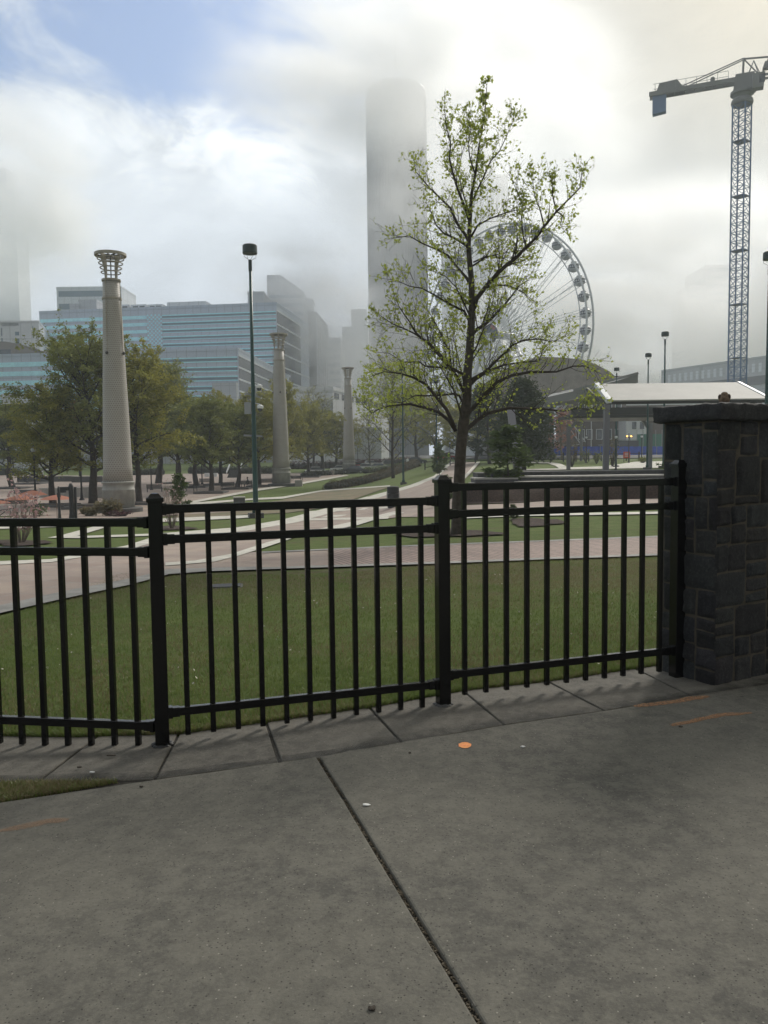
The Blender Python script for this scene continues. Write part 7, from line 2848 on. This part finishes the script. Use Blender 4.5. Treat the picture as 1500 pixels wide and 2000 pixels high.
# ================================================================== FERRIS WHEEL
Yw = 205
yaw = R(50)
e = Vector((math.cos(yaw), -math.sin(yaw), 0))       # along the wheel, right end nearer
ax = Vector((-math.sin(yaw), -math.cos(yaw), 0))     # axle, towards the viewer
up = Vector((0, 0, 1))
ctr = P(978, 655, Yw)
Rw = 205 * Yw / F_PX
gz = zt(ctr.x, Yw)
fw = thing('ferris_wheel', 'large white ferris wheel with round cabins behind the tulip tree', 'ferris wheel', (ctr.x, ctr.y, gz))
half = 1.25
for s_ in (-1, 1):
    m = MB(); m.torus(ctr + ax * (half * s_), Rw, 0.27, e, up, 120, 6); m.build('rim', M['wheelwhite'], fw, smooth=True)
m = MB(); m.torus(ctr, Rw - 2.7, 0.14, e, up, 120, 5); m.build('inner_rim', M['wheelwhite'], fw, smooth=True)
for k in range(42):
    a = (k + 0.5) / 42 * math.tau
    d = e * math.cos(a) + up * math.sin(a)
    m = MB(); m.beam(ctr + d * Rw + ax * half, ctr + d * Rw - ax * half, 0.16)
    m.beam(ctr + d * Rw + ax * half, ctr + d * (Rw - 2.7), 0.09); m.beam(ctr + d * Rw - ax * half, ctr + d * (Rw - 2.7), 0.09)
    m.build('rim_brace', M['wheelwhite'], fw)
for k in range(21):
    a = (k + 0.25) / 21 * math.tau
    d = e * math.cos(a) + up * math.sin(a)
    tn = -e * math.sin(a) + up * math.cos(a)
    m = MB()
    for s_ in (-1, 1):
        p0_, p1_ = ctr + ax * (1.6 * s_) + d * 1.5, ctr + ax * (half * 0.8 * s_) + d * (Rw - 0.2)
        for s2 in (-1, 1):
            m.beam(p0_ + tn * 0.25 * s2, p1_ + tn * 0.75 * s2, 0.10)
    nn = 9
    for j in range(nn):
        f0, f1 = (j + 0.5) / nn, (j + 1.2) / nn
        if f1 > 1: break
        w0, w1 = 0.25 + 0.5 * f0, 0.25 + 0.5 * f1
        q0, q1 = ctr + d * (1.5 + (Rw - 2) * f0), ctr + d * (1.5 + (Rw - 2) * f1)
        m.beam(q0 + tn * w0, q1 - tn * w1, 0.05); m.beam(q0 - tn * w0, q1 + tn * w1, 0.05)
    m.build('spoke', M['wheelwhite'], fw)
# bright light bars round the hub
for k in range(42):
    a = k / 42 * math.tau
    d = e * math.cos(a) + up * math.sin(a)
    m = MB(); m.beam(ctr + ax * 2.0 + d * 3.0, ctr + ax * 1.4 + d * 8.5, 0.34, 0.12); m.build('light_bar', M['white'], fw)
m = MB(); m.tube([ctr - ax * 4.2, ctr + ax * 3.8], 1.0, 16); m.build('axle', M['wheelwhite'], fw)
m = MB(); m.tube([ctr + ax * 3.8, ctr + ax * 4.15], 2.45, 36); hubd = m.build('hub_disc', M['hubdark'], fw)
m = MB()
for k in range(9):
    a0, a1 = 0.5 + k * 0.10, 0.5 + (k + 1) * 0.10
    pa = [ctr + ax * 4.19 + (e * math.cos(q) + up * math.sin(q)) * r_v for q, r_v in ((a0, 1.5), (a1, 1.5), (a1, 2.25), (a0, 2.25))]
    m.quad(*pa)
m.build('hub_mark', M['hubred'], hubd)
for s_ in (-1, 1):
    top_ = ctr + ax * (4.4 * s_)
    for s2 in (-1, 1):
        foot = ctr + ax * (8.5 * s_) + e * (12.0 * s2)
        foot.z = gz - 0.5
        m = MB(); m.tube([top_, foot], [0.55, 0.75], 10); m.build('support_leg', M['wheelwhite'], fw, smooth=True)
    # latticed stays running out to the right
    foot = ctr + ax * (6 * s_) + e * 21
    foot.z = gz + 2.5
    m = MB()
    a_, b_ = ctr + ax * (3.6 * s_) + e * 2 - up * 3, foot
    dd = (b_ - a_).normalized()
    sd_ = dd.cross(ax).normalized()
    for o_ in (-0.7, 0.7): m.beam(a_ + sd_ * o_, b_ + sd_ * o_, 0.16)
    nn = 14
    for j in range(nn):
        f0, f1 = j / nn, (j + 1) / nn
        sg = 0.7 if j % 2 else -0.7
        m.beam(a_.lerp(b_, f0) + sd_ * sg, a_.lerp(b_, f1) - sd_ * sg, 0.09)
    m.build('lattice_stay', M['wheelwhite'], fw)
m = MB()
pb_ = ctr.copy(); pb_.z = gz + 0.8
m.prism([tuple((pb_ + e * u + ax * v)[:2]) for u, v in ((-15, 9), (-15, -9), (15, -9), (15, 9))][::-1], gz - 0.5, gz + 1.3); m.build('platform', M['cladlight'], fw)
gon = None
for k in range(42):
    a = k / 42 * math.tau + 0.07
    d = e * math.cos(a) + up * math.sin(a)
    c = ctr + d * (Rw - 1.25)
    if gon is None:
        shell = MB(); shell.ellipsoid((0, 0, 0), (1.32, 1.18, 1.15), 16, 10)
        gon = bpy.data.objects.new('gondola', None)
        sh = shell.build('gondola', M['cabin'], None, smooth=True)
        bpy.data.objects.remove(gon)
        gon = sh
        gon.parent = fw
        w = MB()
        for q in range(14):
            a0, a1 = q * math.tau / 14, (q + 1) * math.tau / 14
            w.quad(*[(1.345 * math.cos(t_) * k_, 1.205 * math.sin(t_) * k_, z_) for t_, k_, z_ in ((a0, 0.985, -0.32), (a1, 0.985, -0.32), (a1, 0.94, 0.50), (a0, 0.94, 0.50))])
        wo_ = w.build('window', M['glassdark'], None)
        wo_.parent = gon
        b2_ = MB(); b2_.box((0, 0, 1.22), (0.9, 0.9, 0.25)); ro = b2_.build('roof_unit', M['steel'], None); ro.parent = gon
        o = gon
    else:
        o = gon.copy(); COL.objects.link(o); o.parent = fw
        for ch in gon.children:
            cc_ = ch.copy(); COL.objects.link(cc_); cc_.parent = o
    o.location = c - Vector(fw.location)
    o.rotation_euler.z = -yaw

# ================================================================== TOWER CRANE
Yc = 125
cb = P(1437, 890, Yc)
cr = thing('tower_crane', 'tall tower crane with a blue lattice mast and a counterweight on its left arm', 'crane', (cb.x, Yc, 0))
ztopc = P(1437, 205, Yc).z
rotc = R(40)
hw = 0.98
cs, sn = math.cos(rotc), math.sin(rotc)
cor4 = [(cb.x + (x * cs - y * sn) * hw, Yc + (x * sn + y * cs) * hw) for x, y in ((-1, -1), (1, -1), (1, 1), (-1, 1))]
nsec = 20
seg = ztopc / nsec
for i in range(nsec):
    z0, z1 = i * seg, (i + 1) * seg
    m = MB()
    for j in range(4):
        x, y = cor4[j]
        m.beam((x, y, z0), (x, y, z1), 0.18)
        x2, y2 = cor4[(j + 1) % 4]
        for q in range(2):
            za, zb_ = z0 + seg * q / 2, z0 + seg * (q + 1) / 2
            m.beam((x, y, za + 0.05), (x2, y2, zb_ - 0.05), 0.06)
            m.beam((x2, y2, za + 0.05), (x, y, zb_ - 0.05), 0.06)
            m.beam((x, y, zb_), (x2, y2, zb_), 0.09)
    m.build('mast_section', M['craneblue'], cr)
    if i % 3 == 2:
        m = MB(); m.prism([(x * 0.9 + cb.x * 0.1, y * 0.9 + Yc * 0.1) for x, y in cor4], z1 - 0.06, z1 - 0.01); m.build('landing', M['cranegrey'], cr)
jd = Vector((12.2, -5.0, 0)).normalized()
js = Vector((-jd.y, jd.x, 0))
tc_ = Vector((cb.x, Yc, ztopc))
m = MB(); m.lathe([(1.5, 0), (1.6, 0.3), (1.5, 0.7), (1.2, 1.0), (1.4, 1.4), (1.7, 1.5), (1.7, 1.9), (1.2, 2.0)], tc_, 20); m.build('slewing_ring', M['cranegrey'], cr)
m = MB()
c = tc_ + Vector((0, 0, 2.9))
pr = [c + jd * u + js * v + Vector((0, 0, w)) for u, v, w in ((-1.3, -1, -1), (1.9, -1, -1), (1.9, 1, -1), (-1.3, 1, -1), (-1.0, -.9, 1.4), (1.6, -.9, 1.4), (1.6, .9, 1.4), (-1.0, .9, 1.4))]
m.hexa(pr); m.build('turntable', M['cranegrey'], cr)
m = MB()
c = tc_ + jd * 2.0 - js * 1.9 + Vector((0, 0, 2.2))
m.hexa([c + jd * u + js * v + Vector((0, 0, w)) for u, v, w in ((-.7, -.7, -1), (.8, -.7, -1), (.8, .7, -1), (-.7, .7, -1), (-.7, -.7, 1.1), (1.0, -.7, 1.1), (1.0, .7, 1.1), (-.7, .7, 1.1))]); cabn = m.build('operator_cabin', M['cranegrey'], cr)
m = MB(); m.hexa([c + jd * u + js * v + Vector((0, 0, w)) for u, v, w in ((.2, -.74, -.4), (.96, -.74, -.4), (.96, -.70, -.4), (.2, -.70, -.4), (.2, -.74, .8), (1.0, -.74, .8), (1.0, -.70, .8), (.2, -.70, .8))]); m.build('cabin_window', M['glassdark'], cabn)
zj = 4.0
j0 = tc_ + Vector((0, 0, zj - 0.4))
# counter arm
ca = 13.4
m = MB()
for s_ in (-0.75, 0.75): m.beam(j0 - jd * 0.5 + js * s_, j0 - jd * ca + js * s_, 0.22, 0.65)
for q in range(9): m.beam(j0 - jd * (1 + q * 1.45) + js * .75, j0 - jd * (1 + q * 1.45) - js * .75, 0.15, 0.3)
m.build('counter_jib', M['cranegrey'], cr)
m = MB()
for s_ in (-0.95, 0.95):
    for q in range(8): m.beam(j0 - jd * (2 + q * 1.5) + js * s_ + Vector((0, 0, .3)), j0 - jd * (2 + q * 1.5) + js * s_ + Vector((0, 0, 1.35)), 0.05)
    m.beam(j0 - jd * 2 + js * s_ + Vector((0, 0, 1.35)), j0 - jd * 12.8 + js * s_ + Vector((0, 0, 1.35)), 0.05)
m.build('walkway_rail', M['cranegrey'], cr)
m = MB()
c = j0 - jd * 11.9 + Vector((0, 0, -1.55))
m.hexa([c + jd * u + js * v + Vector((0, 0, w)) for u, v, w in ((-1, -.55, -1.5), (1, -.55, -1.3), (1, .55, -1.3), (-1, .55, -1.5), (-1, -.55, 1.3), (1, -.55, 1.3), (1, .55, 1.3), (-1, .55, 1.3))]); m.build('counterweight', M['craneblue'], cr)
m = MB()
c = j0 - jd * 10.3 + Vector((0, 0, .95))
m.hexa([c + jd * u + js * v + Vector((0, 0, w)) for u, v, w in ((-2, -.6, -.6), (1.9, -.6, -.6), (1.9, .6, -.6), (-2, .6, -.6), (-1.6, -.6, .55), (1.0, -.6, .7), (1.0, .6, .7), (-1.6, .6, .55))]); m.build('winch_house', M['cranegrey'], cr)
m = MB(); c = j0 - jd * 4.2 + Vector((0, 0, .75)); m.tube([c + js * .5, c - js * .5], .35, 10); m.build('winch_drum', M['cranegrey'], cr)
# post over the turntable and its tie bars
ap = j0 + jd * 0.1 + Vector((0, 0, 3.1))
m = MB()
for s_ in (-.5, .5): m.beam(j0 + js * s_, ap + js * s_ * .6, 0.24)
m.beam(j0 + jd * 2.6, ap, 0.16); m.build('tie_post', M['cranegrey'], cr)
for s_ in (-.5, .5):
    m = MB(); m.beam(ap + js * s_ * .6, j0 - jd * 8.9 + js * s_ + Vector((0, 0, .4)), 0.10, 0.14); m.build('tie_bar', M['cranegrey'], cr)
# main jib, a triangular lattice
m = MB()
Lj = 34.0
for s_ in (-.7, .7): m.beam(j0 + jd * 0.5 + js * s_, j0 + jd * Lj + js * s_, 0.26, 0.30)
tp_ = [ap + jd * 0 + Vector((0, 0, 0)), j0 + jd * 5 + Vector((0, 0, 2.6)), j0 + jd * Lj + Vector((0, 0, 1.9))]
m.beam(tp_[0], tp_[1], 0.2); m.beam(tp_[1], tp_[2], 0.2)
q = 1.5
while q < Lj - 2:
    zz = 2.6 - 0.7 * max(0, (q - 5)) / (Lj - 5)
    t0__ = j0 + jd * q + Vector((0, 0, zz))
    for s_ in (-.7, .7):
        m.beam(j0 + jd * (q - 1.0) + js * s_, t0__, 0.09); m.beam(j0 + jd * (q + 1.0) + js * s_, t0__, 0.09)
    q += 2.0
m.build('main_jib', M['cranegrey'], cr)
m = MB(); c = j0 + jd * 3.6 + Vector((0, 0, 1.5)); m.hexa([c + jd * u + js * v + Vector((0, 0, w)) for u, v, w in ((-.9, -.5, -.45), (1.2, -.5, -.45), (1.2, .5, -.45), (-.9, .5, -.45), (-.6, -.5, .5), (1.2, -.5, .5), (1.2, .5, .5), (-.6, .5, .5))]); m.build('hoist_winch', M['cranegrey'], cr)

# ================================================================== AIR
def volume_mat(name, dens, col=(1, 1, 1), aniso=0.2):
    mt = bpy.data.materials.new(name)
    mt.use_nodes = True
    t_ = mt.node_tree
    t_.nodes.clear()
    v = t_.nodes.new('ShaderNodeVolumePrincipled')
    v.inputs['Color'].default_value = rgba(col)
    v.inputs['Density'].default_value = dens
    v.inputs['Anisotropy'].default_value = aniso
    o = t_.nodes.new('ShaderNodeOutputMaterial')
    t_.links.new(v.outputs[0], o.inputs['Volume'])
    return mt


m = MB()
m.hexa([(-900, -60, -6), (900, -60, -6), (900, 1250, -6), (-900, 1250, -6), (-900, -60, 330), (900, -60, 330), (900, 1250, 330), (-900, 1250, 330)])
hz = m.build('haze', volume_mat('haze', HAZE, (0.84, 0.92, 1.0), 0.4))
hz['kind'] = 'stuff'
hz['label'] = 'thin bluish morning haze filling the air over the park'


def fog(name, px, py, y, rx, ry, rz, dens, label, seed):
    """a bank of drifting fog, thinning out towards its edge"""
    mt = volume_mat(name, dens, (1, 1, 1), 0.5)
    t_ = mt.node_tree
    h = G_(t_)
    co = h.n('ShaderNodeTexCoord').outputs['Object']
    r_v = h.vm('LENGTH', co, None, out=1)
    off = h.vm('ADD', h.vm('MULTIPLY', co, (1.0, 0.6, 1.0)), (seed, seed * 0.7, 0.0))
    n_ = h.noise(off, 1.7, 4, 0.6, 0.4)
    k = h.m('MULTIPLY', h.ss(h.m('SUBTRACT', 1.0, r_v), 0.0, 0.75), h.ss(n_, 0.36, 0.62))
    t_.links.new(h.m('MULTIPLY', k, dens), next(n for n in t_.nodes if n.type == 'PRINCIPLED_VOLUME').inputs['Density'])
    bm = bmesh.new()
    bmesh.ops.create_icosphere(bm, subdivisions=3, radius=1.0)
    me = bpy.data.meshes.new(name)
    bm.to_mesh(me); bm.free()
    me.materials.append(mt)
    ob = bpy.data.objects.new(name, me)
    COL.objects.link(ob)
    ob.location = P(px, py, y)
    ob.scale = (rx, ry, rz)
    ob['kind'] = 'stuff'
    ob['label'] = label
    return ob


FOGS = [
    (790, 125, 390, 120, 50, 52, 0.060, 'fog swallowing the top of the round tower'),
    (830, 340, 385, 70, 34, 60, 0.028, 'fog drifting across the right half of the round tower'),
    (730, 690, 380, 110, 30, 40, 0.030, 'fog pooled at the foot of the round tower'),
    (610, 540, 372, 55, 20, 26, 0.050, 'fog curling over the sloping tower top'),
    (650, 660, 352, 36, 24, 45, 0.055, 'fog beside the right end of the blue banded block'),
    (1000, 300, 570, 120, 40, 110, 0.036, 'fog in front of the pale stepped tower'),
    (1390, 590, 455, 170, 50, 80, 0.12, 'fog before the hazy towers beyond the crane'),
    (10, 400, 720, 110, 60, 110, 0.070, 'fog hiding the faint stepped tower at the far left'),
]
for i, (px, py, y, rx, ry, rz, dn, lb) in enumerate(FOGS):
    fog('fog_bank', px, py, y, rx, ry, rz, dn, lb, i * 3.7)

for o in list(bpy.data.objects):
    if '_org' in o.keys(): del o['_org']
